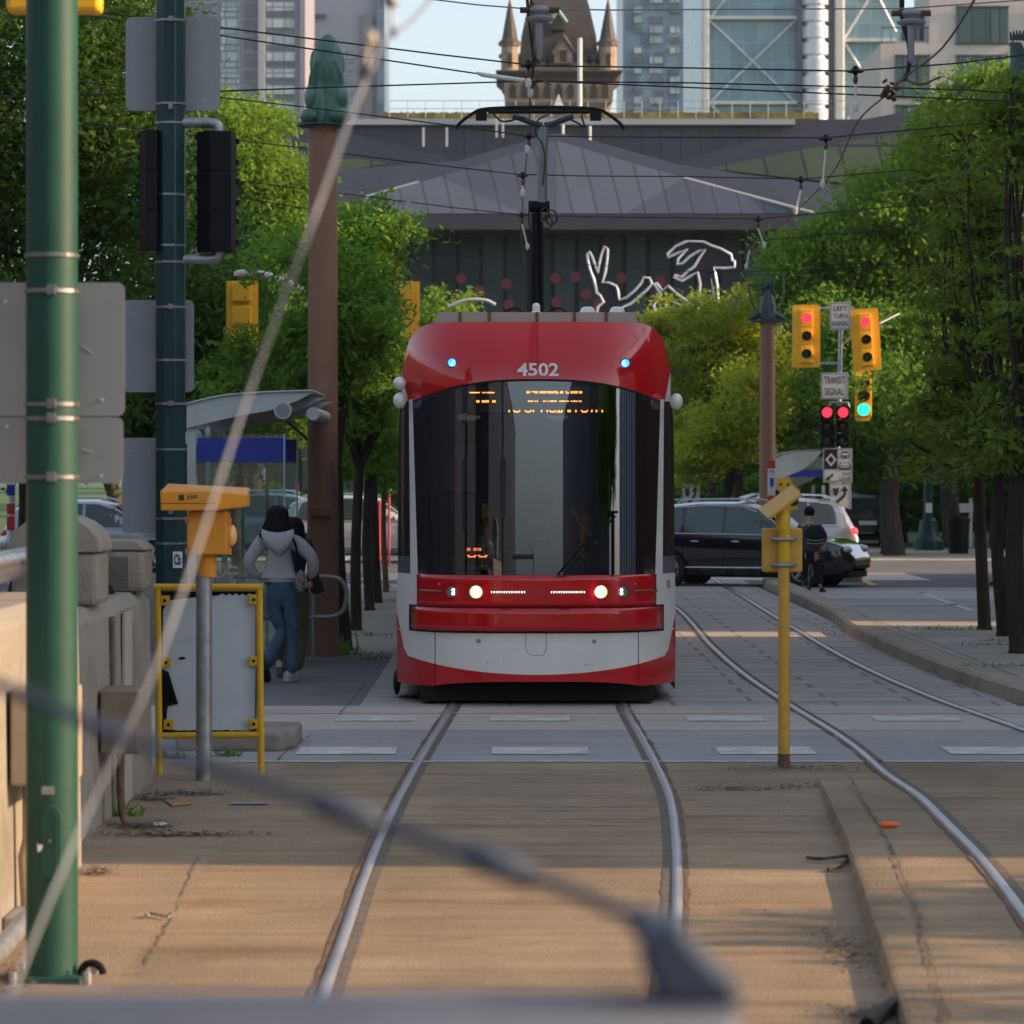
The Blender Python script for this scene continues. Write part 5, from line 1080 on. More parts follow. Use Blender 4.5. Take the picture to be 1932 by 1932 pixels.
b.build('bolt_hole', MAT['signk'], t, smooth=0); b = MB(); b.tube([P(1480,962,67.05), P(1480,1084,67.05)], .03, 6); b.build('post', MAT['galv'], t)
Yl = 90.0
t = thing('lamp_post', 'dark green lamp post base with a small white notice across the right road', 'lamp post', (X(1752,Yl), Yl, 0))
b = MB(); b.lathe([(.42, 0), (.42, .25), (.3, .4), (.24, .8), (.14, .9), (.12, 6)], (X(1752,Yl), Yl, 0), 12); b.build('shaft', MAT['green_pole'], t)
b = MB(); b.box(X(1744,Yl), X(1756,Yl), Yl-.3, Yl-.28, Z(967,Yl), Z(949,Yl)); b.build('notice', MAT['signw'], t, smooth=0)
for x_, lab in ((1681,'black litter bin left of the green lamp post base'),(1808,'black litter bin right of the green lamp post base')):
    t = thing('litter_bin', lab, 'litter bin', (X(x_,86), 86, 0)); b = MB(); b.lathe([(.26, 0), (.30, .85)], (X(x_,86), 86, 0), 14); b.build('body', MAT['black'], t)
    b = MB(); b.lathe([(.32, .851), (.32, .92), (.2, .98)], (X(x_,86), 86, 0), 14); b.build('lid', MAT['black'], t)
t = thing('notice_box', 'white notice board on a post behind the locust trunks', 'sign', (X(1822,94), 94, 0)); b = MB(); b.box(X(1808,94), X(1836,94), 94, 94.1, Z(967,94), Z(950,94)); b.build('panel', MAT['signw'], t, smooth=0); b = MB(); b.tube([(X(1832,94), 94.05, 0), (X(1832,94), 94.05, Z(940,94))], .05, 6); b.build('post', MAT['mast'], t)
for x_, y0, y1, w_, lab, m, Y in ((560,912,952,7,'red banner pole behind the woman in the hoodie','redtxt',92),(716,944,1088,4,'left red post behind the slim sidewalk trees','redtxt',74),(734,930,1040,4,'right red post behind the slim sidewalk trees','redtxt',75),(545,896,955,8,'teal lamp post behind the shelter glass','bronze2',96),(22,912,1000,13,'post plastered with posters at the far left edge','signw',62)):
    t = thing('street_post', lab, 'post', (X(x_,Y), Y, 0)); b = MB(); b.tube([(X(x_,Y), Y, 0), (X(x_,Y), Y, Z(y0,Y))], w_/(F/Y)*.55, 10); b.build('shaft', MAT[m], t)
    if w_ == 13:
        for k, (a, b_, mm) in enumerate(((915,935,'blue'),(950,970,'redtxt'),(974,1000,'redtxt'))): q_ = MB(); q_.box(X(15,Y), X(30,Y), Y-.14, Y-.125, Z(b_,Y), Z(a,Y)); q_.build('poster', MAT[mm], t, smooth=0)
# yellow post with box and solar plate
Yy = GY(1449)
t = thing('yellow_post', 'lone yellow post with a steel-banded box and tilted solar plate', 'post', (X(1478,Yy), Yy, 0)); cx_ = X(1479,Yy); s_ = F/Yy
b = MB(); b.lathe([(.042, .10), (.040, Z(1055,Yy))], (cx_, Yy, 0), 18); b.build('shaft', MAT['ochre'], t, smooth=50)
b = MB(); b.lathe([(.044, 0), (.043, .101)], (cx_, Yy, 0), 18); b.build('rusty_foot', MAT['rust'], t, smooth=50)
b = MB(); b.lathe([(.043, Z(1060,Yy)), (.042, Z(1000,Yy))], (cx_+.002, Yy, 0), 18); b.lathe([(.052, Z(1001,Yy)), (.050, Z(962,Yy)), (.038, Z(955,Yy))], (cx_-.006, Yy, 0), 14); b.build('neck', MAT['yellow'], t, smooth=50)
b = MB(); b.box(X(1441,Yy), X(1515,Yy), Yy+.045, Yy+.20, Z(1080,Yy), Z(997,Yy)); q_ = b.build('box', MAT['ochre'], t, smooth=0, bevel=.012)
for y_ in (1017, 1066): b = MB(); b.tube([(cx_-.08, Yy+.04, Z(y_,Yy)), (cx_-.055, Yy-.01, Z(y_,Yy)), (cx_-.03, Yy-.045, Z(y_,Yy)), (cx_+.03, Yy-.045, Z(y_,Yy)), (cx_+.055, Yy-.01, Z(y_,Yy)), (cx_+.085, Yy+.04, Z(y_,Yy))], .014, 8); b.build('pipe_clamp', MAT['galv'], t)
rot = Matrix.Rotation(R(-36), 3, 'Y')@Matrix.Rotation(R(14), 3, 'X')
b = MB(); b.obox(P(1473,963,Yy)+Vector((.0,.04,.055)), (.29, .30, .022), rot); b.build('solar_plate', MAT['ochre'], t, smooth=0, bevel=.004)
b = MB(); b.prism([(cx_-.055, Z(966,Yy)), (cx_+.05, Z(966,Yy)), (cx_+.04, Z(961,Yy)), (cx_, Z(956,Yy)), (cx_-.05, Z(962,Yy))], Yy-.03, Yy+.03); b.build('plate_mount', MAT['orange'], t, smooth=0)
# ------------------------------------------------------------------ streetcar
TXC, TY, TS = X(1013, 29.1), 29.1, F/29.1
def tu(px): return (px-1013)/TS
def tzz(py): return H-(py-HY)/TS
m_red = M('streetcar_red', (.55,.005,.010), .12, var=.07, sc=2, coat=.6, spec=.5)
m_wht = M('streetcar_white', (.80,.79,.74), .22, var=.07, sc=1.2, coat=.4)
m_gls = glass('windshield_glass', (.30,.33,.34), ior=1.5, base=.15, rough=.012, gcol=(.70,.82,1))
m_dgls = M('dark_side_glass', (.006,.008,.010), .05, var=0, coat=.5)
m_und = M('underframe_black', (.006,.006,.007), .9, var=0)
m_led = M('led_amber', (1,.35,.05), .5, var=0, em=(1,.33,.05), es=5)
m_ledr = M('led_red_orange', (1,.2,.05), .5, var=0, em=(1,.22,.06), es=3)
m_head = M('headlight_on', (1,.95,.8), .3, var=0, em=(1,.93,.72), es=26)
m_cool = M('driving_light_on', (.9,.95,1), .3, var=0, em=(.9,.95,1), es=6)
m_blue = M('blue_indicator', (.1,.4,1), .3, var=0, em=(.03,.25,1), es=1.4)
m_bluec = M('blue_indicator_core', (.6,.9,1), .3, var=0, em=(.35,.75,1), es=2.2)
m_roofb = M('roof_fairing', (.40,.36,.31), .5, var=.1, sc=3, bump=.05)
m_int = M('cab_interior', (.035,.038,.042), .8, var=.2)
def SY(u, z):
    y = .07*u*u+.74*(min(abs(u), 1.32)/1.272)**4.8
    if z > 2.86: y += .34*((z-2.86)/.56)**2
    y += .035*max(0, z-1.1)/2
    return y
ZK = [(.10,1.262),(.3,1.268),(.9,1.272),(1.16,1.262),(1.8,1.258),(2.5,1.25),(2.72,1.235),(2.9,1.22),(3.05,1.215),(3.2,1.215)]
def HWf(z):
    for (a, p), (b_, q_) in zip(ZK, ZK[1:]):
        if z <= b_: return p+(q_-p)*(z-a)/(b_-a)
    return 1.215
def ztop(u):
    a = max(0, (abs(u)-.90)/.317); return 3.02+.41*(1-min(a, 1)**2.2)**(1/2.2)
def zarc(u): return 2.905-.185*(min(abs(u), 1.19)/1.117)**2.5
def zr(u): return .285+.085*(u/.91)**2+max(0, abs(u)-1.185)*4.2
def clampf(f): return f if callable(f) else (lambda *_: f)
def patch(zb, zt, xl, xr, m, name, par, off=0., nu=24, nv=10, solid=0, smooth=60):
    zb, zt, xl, xr = map(clampf, (zb, zt, xl, xr)); rows = []
    for j in range(nv+1):
        row = []
        for i in range(nu+1):
            t_ = i/nu; u = xl(1.5)+(xr(1.5)-xl(1.5))*t_
            for _ in range(4):
                z = zb(u)+(zt(u)-zb(u))*j/nv; u = xl(z)+(xr(z)-xl(z))*t_
            row.append((TXC+u, TY+SY(u, z)-off, z))
        rows.append(row)
    b = MB(); b.grid(rows); return b.build(name, m, par, smooth=smooth, solid=solid)
T = thing('streetcar', 'red and white streetcar numbered 4502 facing the viewer with headlights on', 'streetcar', (TXC, TY, 0))
pin = lambda z: 1.066+(1.117-1.066)*(min(max(z, 1.167), 2.72)-1.167)/1.553      # inner pillar edge
pout = lambda z: 1.137+(1.152-1.137)*(min(max(z, 1.167), 2.72)-1.167)/1.553 if z < 2.72 else 1.152+(1.21-1.152)*(z-2.72)/.3
# hull behind the front skin
b = MB(); rows = []
for z in (.10, .3, .6, .9, 1.165): rows.append([(TXC-s*0-HWf(z), TY+y, z) for y, s in ((SY(HWf(z), z), 0), (30, 0))])
b.grid(rows); rows = [[(TXC+HWf(z), TY+y, z) for y in (SY(HWf(z), z), 30)] for z in (.10, .3, .6, .9, 1.165)]; b.grid(rows); b.build('lower_side', m_wht, T, smooth=60)
b = MB()
for s in (-1, 1): b.grid([[(TXC+s*HWf(z), TY+y, z) for y in (SY(HWf(z), z), 30)] for z in (1.165, 1.8, 2.5, 2.72)])
b.build('side_windows', m_dgls, T, smooth=60)
b = MB()
for s in (-1, 1): b.grid([[(TXC+s*HWf(z), TY+y, z) for y in (SY(HWf(z), z), 30)] for z in (2.72, 2.9, 3.02)])
us = [-1.217+2.434*i/40 for i in range(41)]
b.grid([[(TXC+u, TY+SY(u, ztop(u)), ztop(u)) for u in us], [(TXC+u, TY+30, ztop(u)) for u in us]]); b.build('roof_shell', m_red, T, smooth=60)
b = MB(); b.box(TXC-1.2, TXC+1.2, TY+29.9, TY+30, .3, 3.3); b.build('rear_wall', m_red, T, smooth=0)
# front skin
patch(zarc, ztop, lambda z: -1.217, lambda z: 1.217, m_red, 'front_dome', T, nu=40, nv=14)
patch(lambda u: zarc(u)-.030, zarc, lambda z: -1.12, lambda z: 1.12, m_und, 'windshield_seal', T, off=-.004, nu=36, nv=2)
ws = patch(1.167, lambda u: zarc(u)-.02, lambda z: -pin(z), lambda z: pin(z), m_gls, 'windshield', T, nu=40, nv=16)
for s in (-1, 1):
    f = (lambda z: -pout(z), lambda z: -pin(z)) if s < 0 else (lambda z: pin(z), lambda z: pout(z))
    patch(1.160, 2.735, f[0], f[1], m_wht, 'white_pillar', T, off=.006, nu=4, nv=14)
    g = (lambda z: -1.219, lambda z: -1.217+.06*max(0, (2.98-z)/.27)) if s < 0 else (lambda z: 1.217-.06*max(0, (2.98-z)/.27), lambda z: 1.219)
    patch(2.72, 2.98, g[0], g[1], m_wht, 'pillar_tip', T, off=.008, nu=4, nv=8)
    h_ = (lambda z: -HWf(z), lambda z: -pout(z)) if s < 0 else (lambda z: pout(z), lambda z: HWf(z))
    patch(1.32, 2.74, h_[0], h_[1], m_dgls, 'corner_window', T, nu=6, nv=10)
    patch(1.167, 1.32, h_[0], h_[1], M('corner_grey', (.10,.105,.12), .4), 'corner_panel', T, nu=6, nv=3)
    # white lower corner
    k_ = (lambda z: -HWf(z), lambda z: -1.072 if z > .881 else -1.15 if z > .66 else -.0) if False else None
    lo = (lambda z: -HWf(z), lambda z: -1.076) if s < 0 else (lambda z: 1.076, lambda z: HWf(z))
    patch(.881, 1.162, lo[0], lo[1], m_wht, 'white_corner', T, nu=6, nv=5)
    lo2 = (lambda z: -HWf(z), lambda z: -1.13) if s < 0 else (lambda z: 1.13, lambda z: HWf(z))
    patch(lambda u: max(.66, min(zr(u), .875)), .881, lo2[0], lo2[1], m_wht, 'white_corner', T, nu=8, nv=5)
    patch(.66, lambda u: max(.66, min(zr(u), .875)), lo2[0], lo2[1], m_red, 'red_flank', T, nu=8, nv=3)
    # big low round-cornered flank on the side
    lo3 = (lambda z: -HWf(z), lambda z: -.908) if s < 0 else (lambda z: .908, lambda z: HWf(z))
    patch(lambda u: min(zr(u), .655), .66, lo3[0], lo3[1], m_wht, 'lower_corner', T, nu=10, nv=6)
    patch(.172, lambda u: min(zr(u), .66), lo3[0], lo3[1], m_red, 'red_skirt_corner', T, nu=10, nv=6)
    patch(.175, .66, (lambda z: -.910) if s < 0 else (lambda z: .904), (lambda z: -.904) if s < 0 else (lambda z: .910), m_und, 'panel_gap', T, off=.003, nu=1, nv=6)
patch(zr, .66, lambda z: -.904, lambda z: .904, m_wht, 'white_lower_panel', T, nu=30, nv=6)
patch(lambda u: .172+.05*(max(0, 1-(u/.93)**4)), zr, lambda z: -.904, lambda z: .904, m_red, 'red_skirt', T, nu=30, nv=5)
bd = patch(.884, 1.166, lambda z: -1.076, lambda z: 1.076, m_red, 'light_band', T, off=.012, nu=36, nv=6, solid=.01)
# bumper with its black frame
patch(.652, .889, lambda z: -1.150, lambda z: 1.150, m_und, 'bumper_recess', T, off=.010, nu=36, nv=3)
def bump_z(lo): return .672 if lo else .870
bp_ = patch(.672, .872, lambda z: -1.125, lambda z: 1.135, m_red, 'bumper', T, off=.055, nu=36, nv=4, solid=.05)
b = MB(); b.tube([(TXC+.005, TY+SY(0,z)-.002, z) for z in (3.03,3.15,3.28,3.39,3.425)], .003, 4); b.build('dome_seam', m_und, T)
b = MB(); ps = [(-.32,.868),(.285,.868),(.285,.700),(-.32,.700)]; b.tube([(TXC+u, TY+SY(u,z)-.057, z) for u, z in ps], .0025, 4, closed=True); b.build('plate_outline', m_und, bp_)
for u in (-.305, .275): b = MB(); b.lathe([(.007, 0), (.007, .006)], (TXC+u, TY+SY(u,.78)-.063, .785), 8, 'y'); b.build('rivet', MAT['steel'], bp_)
b = MB(); pts = [(u_, z_) for u_, z_ in ((-.10,.655),(-.10,.52),(-.085,.48),(-.05,.457),(0,.452),(.05,.457),(.07,.48),(.083,.52),(.083,.655))]; b.tube([(TXC+u-.0, TY+SY(u,z)-.001, z) for u, z in pts], .0022, 4); b.build('tow_cover_outline', m_und, T)
for u, z in ((-.515,.582),(.508,.578)): b = MB(); b.lathe([(.020, .0), (.020, .004), (.012, .005)], (TXC+u, TY+SY(u,z)-.006, z), 14, 'y'); b.lathe([(.010, -.002), (.010, 0)], (TXC+u, TY+SY(u,z)-.009, z), 10, 'y'); b.build('panel_lock', MAT['galv'], T)
for u0, z0, u1, z1 in ((-.45,.385,-.43,.40),(.47,.375,.50,.362),(-.30,.39,-.29,.385),(.42,.382,.45,.372)):
    b = MB(); b.tube([(TXC+u0, TY+SY(u0,z0)-.002, z0), (TXC+u1, TY+SY(u1,z1)-.002, z1)], .0025, 4); b.build('scuff', m_und, T)
# lights on the band
def disc(name, u, z, r, m, par, off=.02, d=.01, n=20):
    b = MB(); b.lathe([(r, d), (r, 0), (r*.001+.0005, -.001)], (TXC+u, TY+SY(u, z)-off-d, z), n, 'y'); return b.build(name, m, par, smooth=40)
for s in (-1, 1):
    u = tu(852) if s < 0 else tu(1176); z = tzz(1117)
    hl = disc('driving_light', u, z, .056 if s < 0 else .058, m_und, bd, .014, .012)
    disc('lens', u, z, .050, M('smoked_lens', (.12,.115,.10), .12, var=0, coat=.5), hl, .027, .002)
    for dx in (-1, 1):
        for dz in (-1, 1): disc('led_cell', u+dx*.0135, z+dz*.0155, .0115, m_cool, hl, .030, .003, 10)
    u = tu(898) if s < 0 else tu(1134)
    hl = disc('headlight', u, z, .062, MAT['steel'], bd, .014, .012); disc('lens', u, z, .056, M('headlight_glass', (.5,.45,.3), .1, var=0, em=(1,.82,.45), es=.5), hl, .027, .002)
    for dx, dz, r in ((-.026,-.004,.017),(.026,-.004,.017),(0,.026,.017)) : disc('lamp_cell', u+dx, z+dz, r*(1.0 if s < 0 else 1.25), m_head, hl, .031, .003, 12)
    u0, u1 = (tu(925), tu(992)) if s < 0 else (tu(1038), tu(1105))
    b = MB(); zz = z+.0; b.tube([(TXC+u0, TY+SY(u0,z)-.018, zz), (TXC+u1, TY+SY(u1,z)-.018, zz)], .013, 8); st = b.build('light_strip', m_und, bd)
    b = MB()
    for k in range(14):
        for dz in (-.005, .005): uu = u0+(u1-u0)*(k+.5)/14; b.lathe([(.0042, 0), (.0042, .002)], (TXC+uu, TY+SY(uu,z)-.034, zz+dz), 6, 'y')
    b.build('led_row', M('strip_led', (1,.95,.8), .4, var=0, em=(1,.93,.8), es=2.2), st)
    u0, u1 = (tu(787), tu(832)) if s < 0 else (tu(1198), tu(1244))
    b = MB(); n = 8; b.grid([[(TXC+u0+(u1-u0)*i/n, TY+SY(u0+(u1-u0)*i/n, z)-.0245, z+dz) for i in range(n+1)] for dz in (-.013, .013)]); b.build('turn_light', M('turn_lens', (.28,.035,.01), .2, var=0, coat=.5), bd, solid=.004)
    disc('small_bolt', tu(828) if s < 0 else tu(1200), tzz(1103), .009, MAT['galv'], bd, .016, .004, 8)
    u, z2_ = (tu(852), tzz(683)) if s < 0 else (tu(1181), tzz(684))
    bl = disc('blue_light', u, z2_, .046, M('blue_rim', (.01,.03,.12), .2, var=0), T, .012, .012); disc('glow', u, z2_, .036, m_blue, bl, .025, .002)
    for k in range(9):
        a = k*.6981; r_ = .022 if k else 0
        disc('led', u+r_*math.cos(a), z2_+r_*math.sin(a), .0058, m_bluec, bl, .028, .002, 8)
    # mirror camera pods
    x_ = -1.235 if s < 0 else 1.262
    for zc_, r_ in (((tzz(720), .045), (tzz(753), .055)) if s < 0 else ((tzz(755), .055),)):
        b = MB(); b.ell((TXC+x_-.02*s*0, TY+.55, zc_), (.06, .10, r_*1.35)); b.build('mirror_camera', m_wht, T)
    lettering('4502' if s > 0 else '4502', (TXC+(tu(765) if s < 0 else tu(1268)), TY+SY(1.19, 1.05)-.012, tzz(1106)), .075, MAT['signk'], T, .05, .01, rot=Matrix.Rotation(R(-50*s*-1), 3, 'Z'))
lettering('4502', (TXC+tu(1015), TY+SY(0, tzz(697))-.012, tzz(697)), .118, M('number_decal', (.9,.88,.85), .5, var=0), T, .368, .022, name='fleet_number')
# destination sign with partly lit matrix rows, as the camera caught it
ds = MB(); xa, xb, za, zb2 = tu(884), tu(1150), tzz(777), tzz(728); ds.box(TXC+xa, TXC+xb, TY+.13, TY+.16, za, zb2)
dsg = ds.build('destination_sign', M('sign_matrix', (.10,.105,.10), .6, var=0), T, smooth=0)
b = MB()
def z5(x, y): return (1000+x/1.932)*.644, (1000+y/1.932)*.644        # zoom pixels to frame pixels
def dots(segs, y, rows=1, dx=6.4, pr=0):
    for s0, s1 in segs:
        n = max(1, int((s1-s0)/dx)+1)
        for i in range(n):
            for r_ in range(rows):
                px_, py_ = z5(s0+(s1-s0)*(i/(n-1) if n > 1 else .5), y+r_*6.2-(rows-1)*3.1); u = tu(px_); z = tzz(py_)
                b.box(TXC+u-.0058, TXC+u+.0058, TY+.127, TY+.1295, z-.0052, z+.0052)
dots([(728,778),(800,811),(826,862)], 288)
dots([(767,777),(799,809),(820,830),(858,868)], 338, 2)
dots([(1053,1063),(1099,1109),(1126,1136),(1147,1157),(1171,1181),(1191,1201),(1243,1253),(1303,1313),(1324,1334),(1350,1360)], 286, 2)
dots([(1080,1090),(1212,1220),(1272,1278)], 283); dots([(1216,1226),(1276,1286)], 290)
dots([(1060,1084),(1099,1110),(1146,1157),(1173,1185),(1192,1216),(1238,1262),(1274,1285),(1304,1316),(1323,1334),(1348,1358)], 337)
dots([(950,950),(1088,1088),(1134,1134),(1166,1166),(1285,1285),(1296,1296),(1329,1329),(1420,1420),(1446,1446),(1479,1479)], 393, 2)
for c0_ in (977, 1042, 1182, 1362): dots([(c0_,c0_)], 391); dots([(c0_+6,c0_+26)], 397); dots([(c0_+32,c0_+32)], 391)
dots([(1224,1244)], 398); dots([(1233,1233)], 391); dots([(1250,1250)], 393, 2)
b.build('lit_dots', m_led, dsg, smooth=0)
bb = MB(); bb.box(TXC+tu(880), TXC+tu(1155), TY+.165, TY+.30, tzz(783), tzz(722)); bb.build('sign_housing', m_und, T, smooth=0)
b = MB()
for s_, y in ([(713,724),(750,761),(775,786)], 1176), ([(713,724),(750,761),(775,786)], 1185), ([(713,720),(753,760),(775,782),(815,822)], 1216): dots(s_, y)
dots([(720,755),(782,817)], 1223)
r_b = MB(); r_b.v = [(x, y+.10, z) for x, y, z in b.v]; r_b.f = b.f; r_b.build('run_number', m_ledr, T, smooth=0)
b = MB(); b.box(TXC+tu(872), TXC+tu(935), TY+.235, TY+.28, tzz(1070), tzz(1030)); b.build('run_number_box', m_und, T, smooth=0)
# cab interior: floor, rear wall, dash, seat, side walls
b = MB(); b.box(TXC-1.05, TXC+1.05, TY+2.6, TY+2.65, 1.0, 2.9); b.build('cab_bulkhead', m_int, T, smooth=0)
b = MB(); b.box(TXC-1.12, TXC+1.12, TY+.95, TY+2.6, 2.88, 2.9); b.build('cab_ceiling', m_int, T, smooth=0); b = MB(); b.box(TXC-1.05, TXC+1.05, TY+.7, TY+2.6, .98, 1.0); b.build('cab_floor', m_int, T, smooth=0)
b = MB(); b.prism([(TXC-.82, 1.19), (TXC+.82, 1.19), (TXC+.82, 1.32), (TXC-.2, 1.38), (TXC-.82, 1.30)], TY+.42, TY+.75); b.build('dashboard', M('dash', (.05,.065,.075), .6), T, smooth=0, bevel=.02)
b = MB(); b.prismz([(TXC-1.0, TY+1.0), (TXC-.93, TY+1.0), (TXC-.93, TY+2.5), (TXC-1.0, TY+2.5)], 1.0, 2.3); b.box(TXC-.85, TXC-.55, TY+1.5, TY+1.6, 1.9, 2.35); b.build('cab_panel', M('cab_grey', (.18,.19,.20), .7), T, smooth=0)
for u in (tu(880), tu(1055)): b = MB(); b.ell((TXC+u, TY+1.6, 2.60), (.11, .10, .035)); b.build('ceiling_lamp', M('dim_lamp', (.3,.3,.26), .4, var=0, em=(1,1,.85), es=.06), T)
b = MB(); b.box(TXC-1.02, TXC-.99, TY+.8, TY+.86, 1.2, 2.5); b.tube([(TXC-.93, TY+.8, 1.4), (TXC-.93, TY+.8, 2.1)], .03, 8); b.build('grab_rail', M('rail_grey', (.3,.31,.31), .4), T)
# wiper
def wp(x_, y_, o=.02): u, z = tu(x_), tzz(y_); return (TXC+u, TY+SY(u, z)-o, z)
b = MB(); b.tube([wp(1052,1085,.03), wp(1095,1035,.03), wp(1158,968,.03)], [.012,.010,.008], 6); b.tube([wp(1062,1087,.025), wp(1163,973,.025)], .006, 6); b.tube([wp(1158,1085,.02), wp(1158,968,.02)], .009, 6); b.tube([wp(1150,966,.03), wp(1166,966,.03)], .012, 6); b.build('wiper', MAT['black'], T)
# underframe, wheels, roof gear
b = MB(); b.box(TXC-1.05, TXC+1.05, TY+.30, TY+29, .035, .175); b.build('underframe_shade', m_und, T, smooth=0)  # black box set low, so it also fills in the shadow under the streetcar
for yy in (1.7, 3.4):
    for u in (-.745, .745): b = MB(); b.lathe([(.27, -.06), (.29, -.055), (.29, .055), (.27, .06)], (TXC+u, TY+yy, .295), 20, 'x'); b.build('wheel', m_und, T)
b = MB(); b.ell((TXC-1.285, TY+1.3, .14), (.035,.3,.12)); b.build('step_guard', MAT['black'], T)
rz = 3.46
for i, (a, b_) in enumerate(((820,864),(866,921),(923,1014),(1016,1087),(1089,1149),(1151,1208))):
    q_ = MB(); ua, ub = tu(a), tu(b_); q_.prism([(TXC+ua, rz-.06), (TXC+ub, rz-.06), (TXC+ub, rz+.085), (TXC+ua, rz+.085)], TY+1.0, TY+1.5); q_.build('roof_fairing', m_roofb, T, smooth=0)
b = MB()
for x_ in (865, 922, 1015, 1088, 1150): b.box(TXC+tu(x_)-.012, TXC+tu(x_)+.012, TY+.985, TY+.999, rz-.06, rz+.087)
b.build('fairing_joint', MAT['rust'], T, smooth=0)
b = MB(); b.box(TXC-.95, TXC+.95, TY+1.52, TY+28, rz-.02, rz+.05); b.build('roof_equipment', m_roofb, T, smooth=0, bevel=.02)
for x_, r_, h_ in ((1117,.085,.095),(1176,.085,.095)): b = MB(); b.lathe([(r_, 0), (r_, .02), (r_*.72, h_*.85), (r_*.45, h_)], (TXC+tu(x_), TY+1.7, rz+.075), 14); b.build('antenna_dome', m_wht, T)
b = MB(); b.lathe([(.055, 0), (.05, .03), (.035, .04), (.038, .09), (.02, .115)], (TXC+tu(1014), TY+1.5, rz+.08), 12); b.build('antenna', m_wht, T)
for x_ in (969, 1057):
    b = MB(); b.ell((TXC+tu(x_), TY+2.2, rz+.08), (.13,.12,.06)); b.tube(spline([(TXC+tu(x_)-.13, TY+2.1, rz+.06), (TXC+tu(x_)-.06, TY+2.1, rz+.16), (TXC+tu(x_)+.05, TY+2.1, rz+.17), (TXC+tu(x_)+.13, TY+2.1, rz+.07)], 4), .010, 6); b.build('insulator_cover', MAT['black'], T)
# pantograph
PY = 33.2
def pg(x_, y_, d=0): return P(x_, y_, PY+d)
pan = MB(); pan.tube([pg(1013,600), pg(1012,500), pg(1011,402)], [.062,.055,.048], 12); low = pan.build('pantograph_lower_arm', MAT['black'], T, smooth=50)
b = MB(); b.tube([pg(1022,600,-.05), pg(1021,420,-.05)], .02, 8); b.tube(spline([pg(1004,590,-.08), pg(1002,530,-.08), pg(1005,470,-.08), pg(1000,430,-.08), pg(998,400,-.08), pg(1010,380,-.08)], 5), .007, 5); b.build('pantograph_rod', MAT['black'], low, smooth=50)
b = MB(); c0 = pg(997,390,-.0); c1 = pg(1037,390,0); b.tube([c0, c1], .060, 14); hd = b.build('pantograph_hinge', MAT['black'], T)
b = MB(); b.tube([pg(1023,382), pg(1023,300), pg(1026,240)], [.050,.052,.052], 12); um = b.build('pantograph_upper_arm', M('pantograph_grey', (.20,.22,.23), .45, .4), T, smooth=50)
b = MB(); b.tube([pg(1022,238), pg(1010,234), pg(968,218)], [.04,.03,.03], 8); b.tube([pg(1028,238), pg(1042,234), pg(1082,219)], [.04,.03,.03], 8); b.build('head_yoke', MAT['bronze2'], um)
b = MB(); b.tube(spline([pg(861,243), pg(868,232), pg(892,214), pg(912,206), pg(960,203), pg(1022,202), pg(1080,203), pg(1125,206), pg(1145,214), pg(1170,233), pg(1177,244)], 6), .017, 8)
b.tube(spline([pg(905,210,.35), pg(960,205,.35), pg(1022,204,.35), pg(1080,205,.35), pg(1130,210,.35)], 5), .017, 8); b.tube([pg(921,211,.15), pg(1122,211,.15)], .020, 8); b.build('collector_head', m_und, um)
for x_ in (908, 1124): b = MB(); b.box(X(x_,PY)-.055, X(x_,PY)+.055, PY-.06, PY+.1, Z(226,PY), Z(210,PY)); b.build('spring_box', m_und, um, smooth=0)
b = MB(); b.tube(spline([pg(928,212,-.05), pg(945,228,-.05), pg(962,228,-.05), pg(975,224,-.05), pg(990,222,-.05)], 5), .010, 6); b.tube(spline([pg(1072,224,-.05), pg(1090,232,-.05), pg(1103,240,-.05), pg(1098,222,-.05), pg(1098,213,-.05)], 5), .010, 6)
b.tube(spline([pg(1034,216,-.1), pg(1014,228,-.1), pg(1010,250,-.1), pg(1024,275,-.1), pg(1028,305,-.1), pg(1024,350,-.1)], 5), .008, 6)
for cx_, cy_, rx, ry in ((1040,410,11,14),(1032,420,10,12),(1028,404,8,12)):
    n = 18; b.tube([pg(cx_+rx*math.cos(2*math.pi*k/n), cy_+ry*math.sin(2*math.pi*k/n), -.12+.03*math.sin(k)) for k in range(n)], .008, 5, closed=True)
b.build('cable', MAT['wire'], um)
